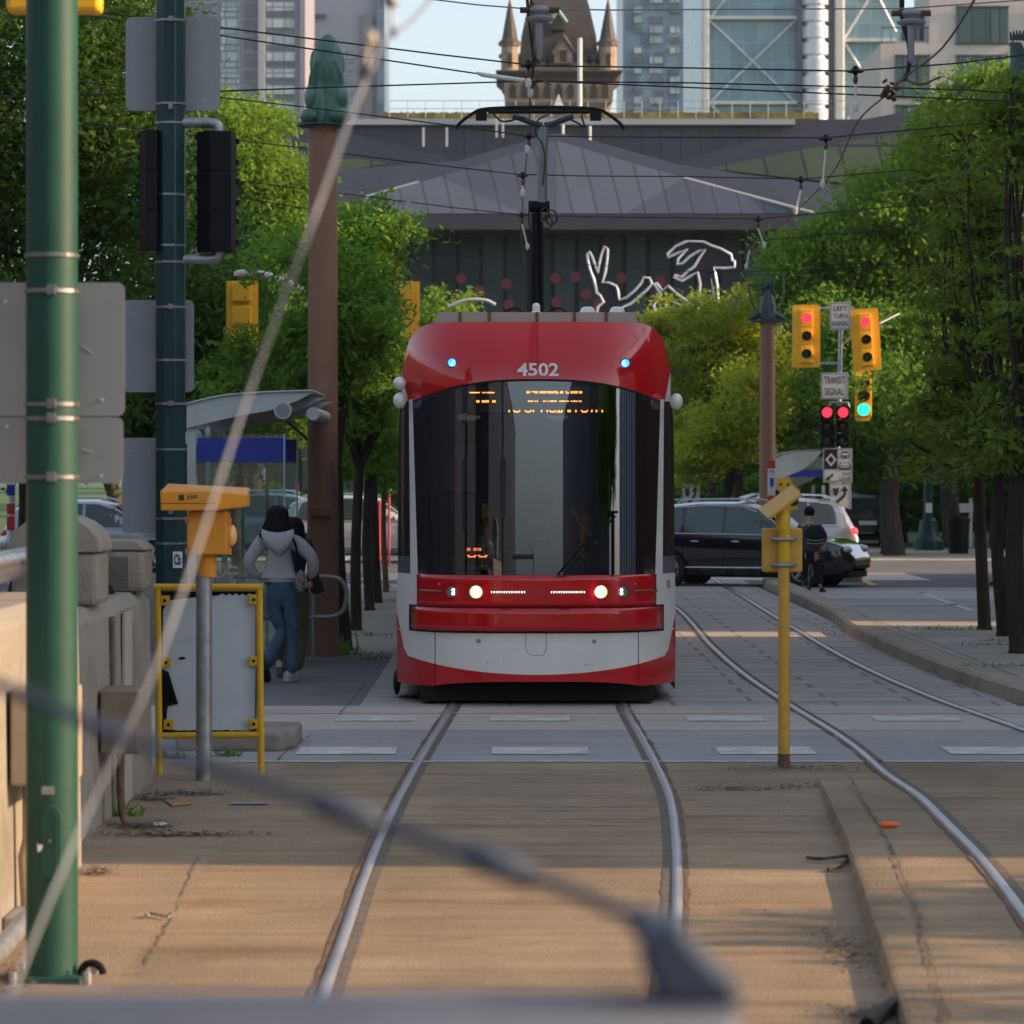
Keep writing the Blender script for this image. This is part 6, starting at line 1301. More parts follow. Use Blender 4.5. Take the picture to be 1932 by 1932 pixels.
# ------------------------------------------------------------------ cars
def car(label, prof, col, L=4.4, W=1.82, name='parked_car', tail=True, group=None, glass_m=None, lights=True):
    """prof: stations (x from tail 0..1, z_bottom, z_belt, z_roof, half width, roof half width)"""
    t = thing(name, label, 'car', (0, 0, 0), group)
    st = prof; n = len(st)
    def at(x):
        for a, b_ in zip(st, st[1:]):
            if x <= b_[0]+1e-9:
                f = (x-a[0])/(b_[0]-a[0]); return [a[k]+(b_[k]-a[k])*f for k in range(6)]
        return list(st[-1])
    rows = []; m = 44
    for i in range(m+1):
        x = i/m; s = at(x); X_ = (x-.5)*L; zb, zB, zR, w_, wr = s[1:]; w_ *= W/2; wr *= W/2
        half = [(w_*.86, zb), (w_*.97, zb+.10), (w_, zb+(zB-zb)*.45), (w_*.985, zB-.08), (w_*.95, zB), (w_*.95+(wr-w_*.95)*.55, zB+(zR-zB)*.55), (wr, zR-.045*min(1, (zR-zB)*4)), (wr*.75, zR), (0, zR+.012)]
        rows.append([(X_, -a, b_) for a, b_ in half]+[(X_, a, b_) for a, b_ in half[-2::-1]])
    b = MB(); b.grid(rows); b.poly(rows[0][::-1]); b.poly(rows[-1]); b.build('body', col, t, smooth=38)
    gm = glass_m or MAT['carglass']
    def gpt(x, v, side, off=.014):
        s = at(x); zb, zB, zR, w_, wr = s[1:]; w_ *= W/2; wr *= W/2; z = zB+(zR-.045-zB)*v; y = w_*.95+(wr-w_*.95)*v; return ((x-.5)*L, side*(y+off), z)
    return t, at, gpt, L, W
MAT['carglass'] = M('car_window_glass', (.03,.045,.045), .06, var=0, spec=.8)
MAT['carglass_t'] = M('car_window_teal', (.06,.11,.11), .08, var=.1, sc=.6, spec=.8)
MAT['chrome'] = M('chrome_trim', (.7,.7,.72), .15, 1, var=0)
MAT['tail'] = M('tail_lamp', (.45,.01,.012), .2, var=0, coat=.5)
MAT['taillit'] = M('tail_lamp_lit', (.8,.02,.03), .2, var=0, em=(1,.03,.05), es=1.6)
MAT['lampg'] = M('head_lamp_glass', (.55,.53,.48), .1, var=.4, sc=8, coat=.6)
SUV = [(0,.42,.78,.80,.84,.60),(.02,.34,.95,1.02,.93,.66),(.06,.28,1.0,1.42,.98,.66),(.13,.24,1.0,1.55,1,.68),(.30,.22,1.0,1.62,1,.70),(.48,.22,.99,1.62,1,.70),(.58,.22,.985,1.52,1,.68),(.70,.22,.98,1.10,1,.70),(.735,.22,.975,1.0,1,.74),(.88,.24,.90,.92,.97,.80),(.95,.26,.80,.82,.90,.75),(.99,.34,.62,.64,.78,.66),(1,.42,.55,.56,.70,.6)]
def suv(label, col, L=4.43, wins=((.11,.235),(.25,.42),(.435,.665)), gm='carglass', tail='tail', group=None, extra=True, rails=True):
    t, at, gpt, L, W = car(label, SUV, col, L, 1.82, group=group, glass_m=MAT[gm])
    for side in (-1, 1):
        for k, (a, b_) in enumerate(wins):
            nn = 8; xs = [a+(b_-a)*i/nn for i in range(nn+1)]
            lo = [gpt(x, .06, side) for x in xs]; hi = []
            for x in xs:
                v = .93
                if x < .13: v = min(v, .06+(x-.085)/.045*.87)
                hi.append(gpt(x, max(v, .08), side))
            b = MB(); b.grid([lo, hi]); b.build('side_window', MAT[gm], t, smooth=30)
        b = MB(); b.tube([gpt(x, .03, side, .018) for x in (.09,.2,.4,.6,.69)], .011, 5); b.tube([gpt(x, .965, side, .016) for x in (.10,.2,.35,.5,.6,.66,.70)], .010, 5); b.build('window_trim', MAT['chrome'], t)
        b = MB(); b.tube([((x-.5)*L, side*(W/2+.004), .37) for x in (.26,.5,.74)], .014, 5); b.build('sill_trim', MAT['chrome'], t)
        for xx in (.30, .485): b = MB(); b.ell(((xx-.5)*L, side*(W/2+.012), .87), (.09,.02,.018), 10, 6); b.build('door_handle', MAT['chrome'], t)
        for xx in (.245, .43, .66): b = MB(); b.box((xx-.5)*L-.004, (xx-.5)*L+.004, side*(W/2*.985) if side > 0 else -(W/2+.001), (W/2+.001) if side > 0 else -W/2*.985, .34, .92); b.build('door_gap', MAT['black'], t, smooth=0)
        b = MB(); b.ell(((.665-.5)*L, side*(W/2+.10), 1.03), (.07,.10,.06), 12, 8); b.build('mirror', col, t)
        if rails: b = MB(); b.tube([((x-.5)*L, side*W/2*.62, z) for x, z in ((.12,1.58),(.16,1.66),(.5,1.68),(.56,1.60))], .018, 6); b.build('roof_rail', MAT['chrome'], t)
        for xx, fr in ((.18, 0), (.785, 1)):
            c = ((xx-.5)*L, side*(W/2-.10), .335)
            b = MB(); n = 20; b.lathe([(.40, .0), (.40, .012)], ((xx-.5)*L, side*(W/2+.004)-.006, .34), 24, 'y'); b.build('wheel_arch', MAT['black'], t, smooth=30)
            b = MB(); b.lathe([(.23, -.11), (.33, -.11), (.345, -.07), (.345, .07), (.33, .11), (.23, .112)], (c[0], side*(W/2-.09), c[2]), 26, 'y'); wh = b.build('wheel', MAT['rubber'], t, smooth=40)
            b = MB(); yo = side*(W/2+.028)
            b.tube([(c[0]+.215*math.cos(2*math.pi*k/24), yo, c[2]+.215*math.sin(2*math.pi*k/24)) for k in range(24)], .014, 5, closed=True)
            for k in range(5):
                a = 2*math.pi*k/5+.3; b.tube([(c[0], yo, c[2]), (c[0]+.21*math.cos(a), yo-.01*side, c[2]+.21*math.sin(a))], [.035,.045], 6)
            b.build('rim', MAT['galv'], wh); 
        b = MB(); b.ell(((.955-.5)*L, side*.62, .72), (.15,.16,.085), 12, 8); b.build('headlight', MAT['lampg'], t)
        b = MB(); b.ell(((.03-.5)*L, side*.73, .88), (.13,.14,.10), 12, 8); b.build('taillight', MAT[tail], t)
    b = MB(); b.grid([[((x-.5)*L, s_*(at(x)[5]*W/2*.93), at(x)[3]+.014) for s_ in (-1, 0, 1)] for x in (.585,.62,.66,.70,.725)]); b.build('windshield', MAT[gm], t, smooth=60)
    b = MB(); b.grid([[((x-.5)*L-.012, s_*.60, at(x)[3]-.0+.008) for s_ in (-1, 0, 1)] for x in (.024,.04,.055)]); b.build('rear_window', MAT[gm], t, smooth=60)
    b = MB(); b.box(-L/2-.012, -L/2+.02, -.26, .26, .62, .74); b.build('number_plate', MAT['signw'], t, smooth=0)
    b = MB(); b.box(-L/2+.05, L/2-.1, -W/2*.8, W/2*.8, .18, .30); b.box(L/2-.12, L/2+.0, -.55, .55, .36, .50); b.build('underbody', MAT['black'], t, smooth=0)
    return t
def put(t, x, y, rz, s=1.0, z=0.): t.location = (x, y, z); t.rotation_euler = (0, 0, R(rz)); t.scale = (s, s, s)
m_cblk = M('car_paint_black', (.010,.011,.016), .12, var=0, coat=1); m_csil = M('car_paint_silver', (.30,.33,.37), .22, .55, var=0, coat=.8); m_cwht = M('car_paint_white', (.40,.41,.43), .2, var=0, coat=.7)
m_cdrk = M('car_paint_dark_blue', (.012,.014,.022), .15, var=0, coat=1)
c_ = suv('black car turning across the tracks to the right of the streetcar', m_cblk, gm='carglass_t'); c_.name = 'black_car'; put(c_, X(1418,61.2), 61.2, -20, .96)
c_ = suv('silver car with a lit tail lamp, behind the black car and cyclist', m_csil, tail='taillit'); put(c_, X(1425,70), 70.5, 180, .98)
c_ = suv('dark parked car seen from behind, under the trees past the cyclist', m_cdrk); put(c_, X(1636,95), 97, 90, 1.0)
c_ = suv('silver car at far left behind the parapet', m_csil); put(c_, X(196,70), 70, -3, .94)
c_ = suv('pale car behind the woman and the brown column', m_cwht); put(c_, X(700,78), 78, 0, .97)
c_ = suv('blue grey car behind the bus shelter glass', M('car_paint_blue_grey', (.16,.20,.25), .25, .4, var=0, coat=.8)); put(c_, X(440,84), 84, 180, 1.0)
# stone and small verge in front of the black car
b = MB(); b.ell((X(1597,63.5), 63.5, .1), (.32,.25,.22), 14, 8); o = b.build('boulder', MAT['kerbc'], org=(X(1597,63.5), 63.5, 0)); tag(o, 'pale boulder by the front bumper of the black car', 'boulder')

# ------------------------------------------------------------------ people
def skin(name, J, edges, root, m, par, subs=2, org=None, scale=1.0):
    names = list(J); idx = {k: i for i, k in enumerate(names)}
    me = bpy.data.meshes.new(name); me.from_pydata([J[k][0] for k in names], [(idx[a], idx[b_]) for a, b_ in edges], [])
    me.materials.append(m); o = bpy.data.objects.new(name, me); C.objects.link(o); o.parent = par
    md = o.modifiers.new('skin', 'SKIN'); md.use_smooth_shade = True
    sv = me.skin_vertices[0].data
    for k in names:
        r = J[k][1]
        if name == 'body' and k not in ('hd','hd0','h0','nk','wlh','wrh','wl_','wr'): r = r*.70
        sv[idx[k]].radius = (r, r) if not hasattr(r, '__len__') else r; sv[idx[k]].use_root = (k == root)
    s = o.modifiers.new('sub', 'SUBSURF'); s.levels = s.render_levels = subs
    return o
m_skin = M('skin', (.42,.26,.18), .55, var=.06); m_hairk = M('black_hair', (.004,.0035,.0035), .6, spec=.2, var=.3, sc=30, stretch=(4,4,.4), bump=.3)
m_hood = M('grey_hoodie', (.40,.41,.42), .95, var=.12, sc=60, bump=.25, bsc=25); m_jean = M('blue_denim', (.055,.11,.17), .9, var=.35, sc=9, bump=.2, bsc=60)
m_khaki = M('khaki_cloth', (.10,.09,.06), .9, var=.2, sc=8, bump=.2); m_blk = M('black_cloth', (.012,.012,.014), .9, var=.2, sc=8, bump=.2)
m_chr = M('charcoal_jacket', (.055,.05,.052), .85, var=.2, sc=8, bump=.3, bsc=20); m_shoe = M('white_sneaker', (.5,.49,.46), .7, var=.1)
def hand(par, wrist, dirv, palm_n, m, s=1.0, curl=.5):
    """palm with four unequal bent fingers and a side thumb"""
    w_ = Vector(wrist); d = Vector(dirv).normalized(); n = Vector(palm_n); n = (n-d*n.dot(d)).normalized(); sd = d.cross(n)
    J = {'w': (w_, .026*s), 'p': (w_+d*.05*s, (.040*s, .022*s)), 'q': (w_+d*.085*s, (.036*s, .017*s))}
    ed = [('w','p'),('p','q')]
    o = skin('hand', J, ed, 'w', m, par, 1)
    b = MB()
    for k, (off, ln) in enumerate(((-.028,.068),(-.009,.078),(.010,.073),(.028,.058))):
        p0 = w_+d*.08*s+sd*off*s; p1 = p0+d*ln*.45*s+n*curl*.012*s; p2 = p1+d*ln*.33*s+n*curl*.026*s; p3 = p2+d*ln*.2*s+n*curl*.03*s
        b.tube([p0, p1, p2, p3], [.0095*s,.009*s,.008*s,.006*s], 7)
    p0 = w_+d*.03*s+sd*-.03*s; p1 = p0+(d*.6-sd*.8).normalized()*.035*s+n*.01*s; p2 = p1+(d*.9-sd*.2+n*.4).normalized()*.03*s; b.tube([p0, p1, p2], [.012*s,.011*s,.008*s], 7)
    b2 = MB(); b2.v = [tuple(Vector(v)+wl(par)) for v in b.v]; b2.f = b.f; b2.build('fingers', m, o, smooth=60) ; return o
def shoe(par, c, dirv, m, sole, L=.26, tilt=0):
    """shoe as lofted sections, local coordinates"""
    c = Vector(c); d = Vector(dirv).normalized(); up = Vector((0, 0, 1)); sd = d.cross(up).normalized(); up = sd.cross(d); rows = []
    for f, hw, h in ((-.28,.026,.045),(-.22,.036,.085),(0,.038,.095),(.25,.042,.065),(.5,.046,.05),(.66,.036,.042),(.72,.016,.028)):
        rows.append([tuple(c+d*f*L+sd*hw*math.cos(a)+up*(max(math.sin(a), -.25)*h*.8+h*.2) + wl(par)) for a in [2*math.pi*k/12 for k in range(12)]])
    b = MB(); b.grid(rows, True); b.poly(rows[0][::-1]); b.poly(rows[-1]); o = b.build('shoe', m, par, smooth=60)
    b = MB(); rows = []
    for f, hw in ((-.29,.028),(-.22,.038),(.1,.036),(.5,.047),(.66,.038),(.73,.018)):
        rows.append([tuple(c+d*f*L+sd*a+up*z+wl(par)) for a, z in ((-hw,-.02),(hw,-.02),(hw,.002),(-hw,.002))])
    b.grid(rows, True); b.poly(rows[0][::-1]); b.poly(rows[-1]); b.build('sole', sole, o, smooth=0); return o
def face(par, c, look, r=.095):
    c = Vector(c); lk = Vector(look).normalized(); sd = lk.cross(Vector((0, 0, 1))).normalized(); up = sd.cross(lk); W_ = wl(par)
    b = MB(); b.ell(c+lk*r*1.02-up*.01+W_, (.014,.014,.02), 8, 6); b.build('nose', m_skin, par)
    for s in (-1, 1):
        b = MB(); b.ell(c+sd*s*r*.36+lk*r*.86+up*.015+W_, (.011,.011,.008), 8, 6); b.build('eye', MAT['black'], par)
        b = MB(); b.ell(c+sd*s*r*.86-up*.005-lk*.005+W_, (.012,.02,.03), 8, 6); b.build('ear', m_skin, par)
    b = MB(); b.ell(c+lk*r*.88-up*.045+W_, (.022,.012,.006), 8, 6); b.build('mouth', M('lips', (.3,.1,.09), .5, var=0), par)
# woman in the grey hoodie
gw = G(538, 1288); W1 = thing('person', 'woman in a cropped grey hoodie and flared jeans walking away with a snakeskin print bag', 'person', gw); S = F/gw.y
def w(x_, y_, d=0.): return (X(x_, gw.y)-gw.x, d, Z(y_, gw.y))
body = {'pel': (w(529,1108), .10), 'spn': (w(528,1075), .09), 'chs': (w(527,1035), .125), 'nk': (w(524,1008,.0), .06), 'hd0': (w(523,990,.02), .062), 'hd': (w(523,972,.03), .088),
 'sl': (w(496,1018), .065), 'el': (w(466,1062,-.02), .045), 'wlh': (w(487,1090,.10), .030), 'sr': (w(558,1018), .065), 'er': (w(594,1056,-.02), .045), 'wrh': (w(584,1094,.12), .030),
 'hl': (w(516,1120), .10), 'kl': (w(531,1190,.06), .062), 'al': (w(513,1240,-.14), .042), 'hr': (w(545,1120), .10), 'kr': (w(548,1190,.05), .062), 'ar': (w(546,1262,.02), .042)}
eds = [('pel','spn'),('spn','chs'),('chs','nk'),('nk','hd0'),('hd0','hd'),('chs','sl'),('sl','el'),('el','wlh'),('chs','sr'),('sr','er'),('er','wrh'),('pel','hl'),('hl','kl'),('kl','al'),('pel','hr'),('hr','kr'),('kr','ar')]
skin('body', body, eds, 'pel', m_skin, W1)
hd = {'spn': (w(527,1088), (.160,.12)), 'c2': (w(527,1062), (.168,.125)), 'chs': (w(526,1032), (.172,.128)), 'sh': (w(526,1016), (.14,.11)), 'nk': (w(525,1006), .08),
 'sl': (w(494,1022), .082), 'el': (w(467,1060,-.02), .068), 'm1': (w(474,1078,.02), .058), 'wlh': (w(488,1089,.08), .046), 'sr': (w(560,1022), .082), 'er': (w(592,1054,-.02), .070), 'm2': (w(592,1076,.03), .058), 'wrh': (w(585,1090,.08), .046)}
skin('hoodie', hd, [('spn','c2'),('c2','chs'),('chs','sh'),('sh','nk'),('sh','sl'),('sl','el'),('el','m1'),('m1','wlh'),('sh','sr'),('sr','er'),('er','m2'),('m2','wrh')], 'c2', m_hood, W1)
b = MB(); a0 = gw; b.lathe([(.155, -.03), (.165, .0), (.155, .035)], (gw.x+w(527,1092)[0], gw.y, w(0,1092)[2]), 24, sx=1.08, sy=.78); b.build('hem', m_hood, W1)
b = MB(); rows = []
for k in range(9):    # hood lying on the back: a drooping pocket
    f = k/8; cx_ = 525+4*f; hw_ = (.155, .165, .155, .14, .12, .095, .07, .04, .012)[k]; zz = (1004, 1012, 1019, 1026, 1033, 1040, 1046, 1051, 1054)[k]; dep = -(.135+.07*math.sin(math.pi*min(f*1.15, 1)))
    rows.append([(gw.x+w(cx_,0)[0]+hw_*math.cos(a), gw.y+dep+.05-.055*math.sin(a), w(0,zz)[2]+.035*abs(math.cos(a))**2) for a in [math.pi*j/12 for j in range(13)]])
b.grid(rows); b.build('hood', m_hood, W1, smooth=80, solid=.02)
jn = {'wst': (w(528,1076), (.150,.105)), 'hip': (w(529,1114), (.175,.125)), 'hl': (w(515,1132), .098), 'tl': (w(521,1162,.03), .078), 'kl': (w(531,1192,.06), .060), 'cl': (w(519,1222,-.12), .066), 'al': (w(504,1250,-.28), (.105,.09)),
 'hr': (w(546,1132), .098), 'tr': (w(548,1162,.02), .078), 'kr': (w(550,1192,.04), .060), 'cr': (w(548,1232,.03), .068), 'ar': (w(546,1274,.0), (.112,.10))}
skin('jeans', jn, [('wst','hip'),('hip','hl'),('hl','tl'),('tl','kl'),('kl','cl'),('cl','al'),('hip','hr'),('hr','tr'),('tr','kr'),('kr','cr'),('cr','ar')], 'hip', m_jean, W1)
b = MB(); rows = []
for zz, hw_, dp, cx_ in ((953,.045,.05,523),(958,.088,.09,523),(967,.112,.108,523),(982,.120,.115,523),(996,.125,.11,522),(1006,.14,.115,520),(1013,.15,.11,519),(1019,.12,.09,516),(1026,.05,.05,508)):
    rows.append([(gw.x+w(cx_,0)[0]+hw_*math.cos(a)*(1+.02*math.sin(9*a)), gw.y+.015+dp*math.sin(a)-.02*(zz > 990), w(0,zz)[2]) for a in [2*math.pi*j/24 for j in range(24)]])
b.grid(rows, True); b.poly(rows[0]); rng = random.Random(9)
for k in range(46):
    a = -math.pi*.05-math.pi*.9*k/45; x0 = gw.x+w(523,0)[0]; q_ = rng.uniform(-.02, .02)
    b.tube(spline([(x0+.07*math.cos(a), gw.y+.015+.08*math.sin(a), w(0,962)[2]), (x0+.124*math.cos(a), gw.y+.015+.122*math.sin(a), w(0,985)[2]), (x0-.008+(.150+q_)*math.cos(a), gw.y+.0+.135*math.sin(a), w(0,1006)[2]), (x0-.03+(.165+q_)*math.cos(a), gw.y-.01+.13*math.sin(a), w(0,1020+rng.uniform(-5,9))[2])], 3), [.006]*8+[.006,.001][:2], 4, cap=False)
b.build('hair', m_hairk, W1, smooth=80)
b = MB(); b.tube(spline([tuple(Vector(w(552,1012,-.10))+gw), tuple(Vector(w(560,1030,-.13))+gw), tuple(Vector(w(564,1060,-.14))+gw), tuple(Vector(w(563,1078,-.13))+gw)], 5), .012, 6); bag = b.build('bag_strap', MAT['black'], W1)
b = MB(); b.ell(tuple(Vector(w(568,1096,-.12))+gw), (.055,.035,.115), 16, 12); b.build('bag', M('snakeskin_print', (.05,.048,.045), .6, col2=(.30,.29,.27), sc=28), W1, smooth=80)
hand(W1, w(487,1091,.09), (.6,.5,-.3), (0,-1,0), m_skin); hand(W1, w(584,1096,.10), (-.1,.3,-1), (1,0,0), m_skin)
b = MB(); c_ = Vector(w(585,1108,.12))+gw; b.obox(c_, (.07,.012,.14), Matrix.Rotation(R(20), 3, 'Y')); b.build('phone', m_blk, W1, smooth=0, bevel=.004)
shoe(W1, w(545,1281,-.02), (.35,1,0), m_shoe, m_shoe); shoe(W1, w(504,1264,-.24), (.05,.75,-.6), m_blk, m_blk, .22)
face(W1, w(523,975,.03), (0,1,0))
# companion in dark top and khaki trousers, just ahead
gw2 = G(556, 1281); W2 = thing('person', 'companion with black hair, dark top and khaki trousers, mostly hidden ahead of the hoodie woman', 'person', gw2)
def w2(x_, y_, d=0.): return (X(x_, gw2.y)-gw2.x, d, Z(y_, gw2.y))
skin('body', {'pel': (w2(552,1105), .11), 'chs': (w2(554,1045), .115), 'nk': (w2(553,1012), .05), 'hd': (w2(553,990,.03), .088), 'sr': (w2(580,1022), .055), 'er': (w2(592,1062), .042), 'wr': (w2(588,1094,.05), .03), 'sl': (w2(528,1022), .055), 'el': (w2(520,1062), .042), 'wl_': (w2(524,1094,.05), .03),
 'hr': (w2(566,1115), .09), 'kr': (w2(570,1185,.05), .06), 'ar': (w2(556,1268,-.02), .04), 'hl': (w2(540,1115), .09), 'kl': (w2(534,1185,.1), .06), 'al': (w2(526,1255,.18), .04)},
 [('pel','chs'),('chs','nk'),('nk','hd'),('chs','sr'),('sr','er'),('er','wr'),('chs','sl'),('sl','el'),('el','wl_'),('pel','hr'),('hr','kr'),('kr','ar'),('pel','hl'),('hl','kl'),('kl','al')], 'pel', m_skin, W2)
skin('top', {'a': (w2(553,1100), (.16,.11)), 'b': (w2(554,1060), (.165,.12)), 'c': (w2(554,1026), (.16,.11)), 'd': (w2(553,1013), .07), 'sr': (w2(580,1026), .07), 'er': (w2(591,1062), .058), 'wr': (w2(588,1088,.05), .045)}, [('a','b'),('b','c'),('c','d'),('c','sr'),('sr','er'),('er','wr')], 'b', m_blk, W2)
skin('trousers', {'a': (w2(553,1100), (.155,.11)), 'h': (w2(553,1116), (.165,.12)), 'hr': (w2(566,1130), .098), 'kr': (w2(569,1186,.05), .085), 'cr': (w2(563,1235,.02), .078), 'ar': (w2(557,1266,-.02), .07), 'hl': (w2(540,1130), .098), 'kl': (w2(534,1186,.1), .085), 'al': (w2(526,1254,.18), .07)},
 [('a','h'),('h','hr'),('hr','kr'),('kr','cr'),('cr','ar'),('h','hl'),('hl','kl'),('kl','al')], 'h', m_khaki, W2)
b = MB(); rows = [[(gw2.x+w2(cx_,0)[0]+hw_*math.cos(a), gw2.y+.01+hw_*.95*math.sin(a), w2(0,zz)[2]) for a in [2*math.pi*j/20 for j in range(20)]] for zz, hw_, cx_ in ((975,.04,553),(980,.085,553),(990,.105,554),(1006,.11,555),(1024,.12,556),(1036,.10,557))]
b.grid(rows, True); b.poly(rows[0]); b.build('hair', m_hairk, W2, smooth=80)
hand(W2, w2(588,1095,.05), (-.1,.1,-1), (1,0,0), m_skin)
shoe(W2, w2(556,1277,-.02), (0,1,0), m_shoe, m_shoe); shoe(W2, w2(526,1262,.15), (0,.8,-.4), m_shoe, m_shoe); face(W2, w2(553,992,.03), (0,1,0))
o = MB(); o.prism([(X(a, gw2.y), Z(b_, gw2.y)) for a, b_ in ((588,1068),(600,1082),(614,1116),(596,1121),(578,1117),(580,1085))], gw2.y-.06, gw2.y+.06); o = o.build('handbag', m_blk, org=P(596,1118,gw2.y), bevel=.02, smooth=40); tag(o, 'black handbag held low beside the grey railing', 'handbag')
# cyclist
gc = G(1533, 1118); CY = gc.y; W3 = thing('person', 'cyclist in a dark jacket with a striped backpack, one foot on the road', 'person', gc)
def w3(x_, y_, d=0.): return (X(x_, CY)-gc.x, d, Z(y_, CY))
skin('body', {'pel': (w3(1530,1045,-.1), .12), 'spn': (w3(1529,1022,-.06), .12), 'chs': (w3(1528,1000,.02), .14), 'nk': (w3(1528,982,.08), .06), 'h0': (w3(1528,975,.1), .065), 'hd': (w3(1528,967,.12), .085), 'sl': (w3(1511,993,.05), .062), 'el': (w3(1506,1018,.2), .045), 'wl_': (w3(1514,1030,.42), .032), 'sr': (w3(1546,993,.05), .062), 'er': (w3(1558,1014,.18), .045), 'wr': (w3(1552,1030,.42), .032),
 'hl': (w3(1523,1052,-.05), .095), 'kl': (w3(1520,1078,.28), .062), 'al': (w3(1522,1102,.12), .042), 'hr': (w3(1539,1052,-.08), .095), 'kr': (w3(1543,1082,.08), .065), 'ar': (w3(1549,1110,-.02), .04)},
 [('pel','spn'),('spn','chs'),('chs','nk'),('nk','h0'),('h0','hd'),('chs','sl'),('sl','el'),('el','wl_'),('chs','sr'),('sr','er'),('er','wr'),('pel','hl'),('hl','kl'),('kl','al'),('pel','hr'),('hr','kr'),('kr','ar')], 'pel', m_skin, W3)
skin('jacket', {'a': (w3(1530,1044,-.1), (.175,.13)), 'b': (w3(1529,1020,-.05), (.175,.14)), 'c': (w3(1528,998,.02), (.18,.14)), 'd': (w3(1528,983,.07), .10), 'sl': (w3(1511,994,.05), .082), 'el': (w3(1505,1018,.2), .062), 'wl_': (w3(1513,1029,.38), .046), 'sr': (w3(1546,994,.05), .082), 'er': (w3(1558,1014,.18), .062), 'wr': (w3(1552,1029,.38), .046)}, [('a','b'),('b','c'),('c','d'),('c','sl'),('sl','el'),('el','wl_'),('c','sr'),('sr','er'),('er','wr')], 'b', m_chr, W3)
skin('trousers', {'a': (w3(1530,1045,-.1), (.16,.12)), 'hl': (w3(1523,1055,-.05), .098), 'kl': (w3(1520,1079,.28), .075), 'al': (w3(1522,1100,.14), .052), 'hr': (w3(1540,1056,-.08), .10), 'kr': (w3(1544,1083,.08), .078), 'ar': (w3(1549,1104,-.01), .05)}, [('a','hl'),('hl','kl'),('kl','al'),('a','hr'),('hr','kr'),('kr','ar')], 'a', m_blk, W3)
b = MB(); b.ell(tuple(Vector(w3(1528,965,.11))+gc), (.098,.108,.10), 16, 12); b.build('hair', m_hairk, W3)
shoe(W3, w3(1551,1118,-.02), (.35,1,0), m_blk, m_shoe); shoe(W3, w3(1522,1106,.14), (0,1,0), m_blk, m_shoe); face(W3, w3(1528,969,.13), (.1,1,0))
hand(W3, w3(1514,1030,.42), (0,1,-.2), (0,0,-1), m_skin, curl=1.5); hand(W3, w3(1552,1030,.42), (0,1,-.2), (0,0,-1), m_skin, curl=1.5)
t = thing('backpack', 'black backpack with pale stripes worn by the cyclist', 'backpack', tuple(Vector(w3(1536,1026,-.2))+gc))
b = MB(); b.ell(tuple(Vector(w3(1536,1008,-.20))+gc), (.19,.10,.175), 18, 12); b.build('bag', m_blk, t)
b = MB()
for yy, dz in ((1017,0),(1023,0)): b.tube([tuple(Vector(w3(1519+k*4.2, yy+2.5*math.sin(math.pi*k/8), -.24-.055*math.sin(math.pi*k/8)))+gc) for k in range(9)], .010, 5)
for x0, x1 in ((1517,1527),(1555,1548)): b.tube([tuple(Vector(w3(x0+5 if x0 < 1530 else x0-5,985,-.10))+gc), tuple(Vector(w3(x1,1000,-.22))+gc)], .012, 5)
b.build('stripe', MAT['alu'], t)
t = thing('bicycle', 'black bicycle seen end-on under the cyclist', 'bicycle', (gc.x-.05, gc.y, 0)); bx = X(1524.5, CY)
def wheel(y, nm='wheel'):
    b = MB(); n = 28; b.tube([(bx, y+.325*math.cos(2*math.pi*k/n), .34+.325*math.sin(2*math.pi*k/n)) for k in range(n)], .019, 8, closed=True); o = b.build(nm, MAT['rubber'], t)
    b = MB()
    for k in range(12): b.tube([(bx, y, .34), (bx, y+.31*math.cos(k*math.pi/6), .34+.31*math.sin(k*math.pi/6))], .003, 4)
    b.build('spokes', MAT['galv'], o)
wheel(CY-.15); wheel(CY+.85)
b = MB(); b.tube([(bx, CY-.15, .34), (bx, CY+.28, .32), (bx, CY+.12, .88)], .016, 6); b.tube([(bx, CY+.28, .32), (bx, CY+.70, .82), (bx, CY+.14, .78)], .018, 6); b.tube([(bx-.03, CY+.85, .34), (bx, CY+.70, .84), (bx, CY+.66, 1.0)], .016, 6); b.build('frame', MAT['black'], t)
b = MB(); b.tube([(bx-.26, CY+.52, 1.0), (bx-.1, CY+.66, 1.02), (bx+.1, CY+.66, 1.02), (bx+.26, CY+.52, 1.0)], .013, 6); b.build('handlebar', MAT['black'], t)
b = MB(); b.ell((bx, CY+.05, .92), (.075,.13,.04)); b.build('saddle', MAT['black'], t)
b = MB(); b.box(bx-.07, bx+.07, CY-.45, CY-.42, .55, .72); b.build('mudguard', MAT['black'], t, smooth=0)
# man standing at the right
gm_ = G(1884, 1105); W4 = thing('person', 'man in a black jacket and jeans standing between the right tree trunks', 'person', gm_)
def w4(x_, y_, d=0.): return (X(x_, gm_.y)-gm_.x, d, Z(y_, gm_.y))
skin('body', {'pel': (w4(1884,1040), .11), 'chs': (w4(1884,1000), .125), 'nk': (w4(1884,980), .055), 'hd': (w4(1884,966,.02), .085), 'sl': (w4(1872,992), .055), 'el': (w4(1871,1020,.0), .042), 'wl_': (w4(1872,1042,-.06), .03), 'sr': (w4(1897,992), .055), 'er': (w4(1899,1020), .042), 'wr': (w4(1897,1042,-.05), .03),
 'hl': (w4(1880,1050), .085), 'kl': (w4(1882,1076), .058), 'al': (w4(1884,1098), .04), 'hr': (w4(1889,1050), .085), 'kr': (w4(1892,1076), .058), 'ar': (w4(1893,1098), .04)},
 [('pel','chs'),('chs','nk'),('nk','hd'),('chs','sl'),('sl','el'),('el','wl_'),('chs','sr'),('sr','er'),('er','wr'),('pel','hl'),('hl','kl'),('kl','al'),('pel','hr'),('hr','kr'),('kr','ar')], 'pel', m_skin, W4)
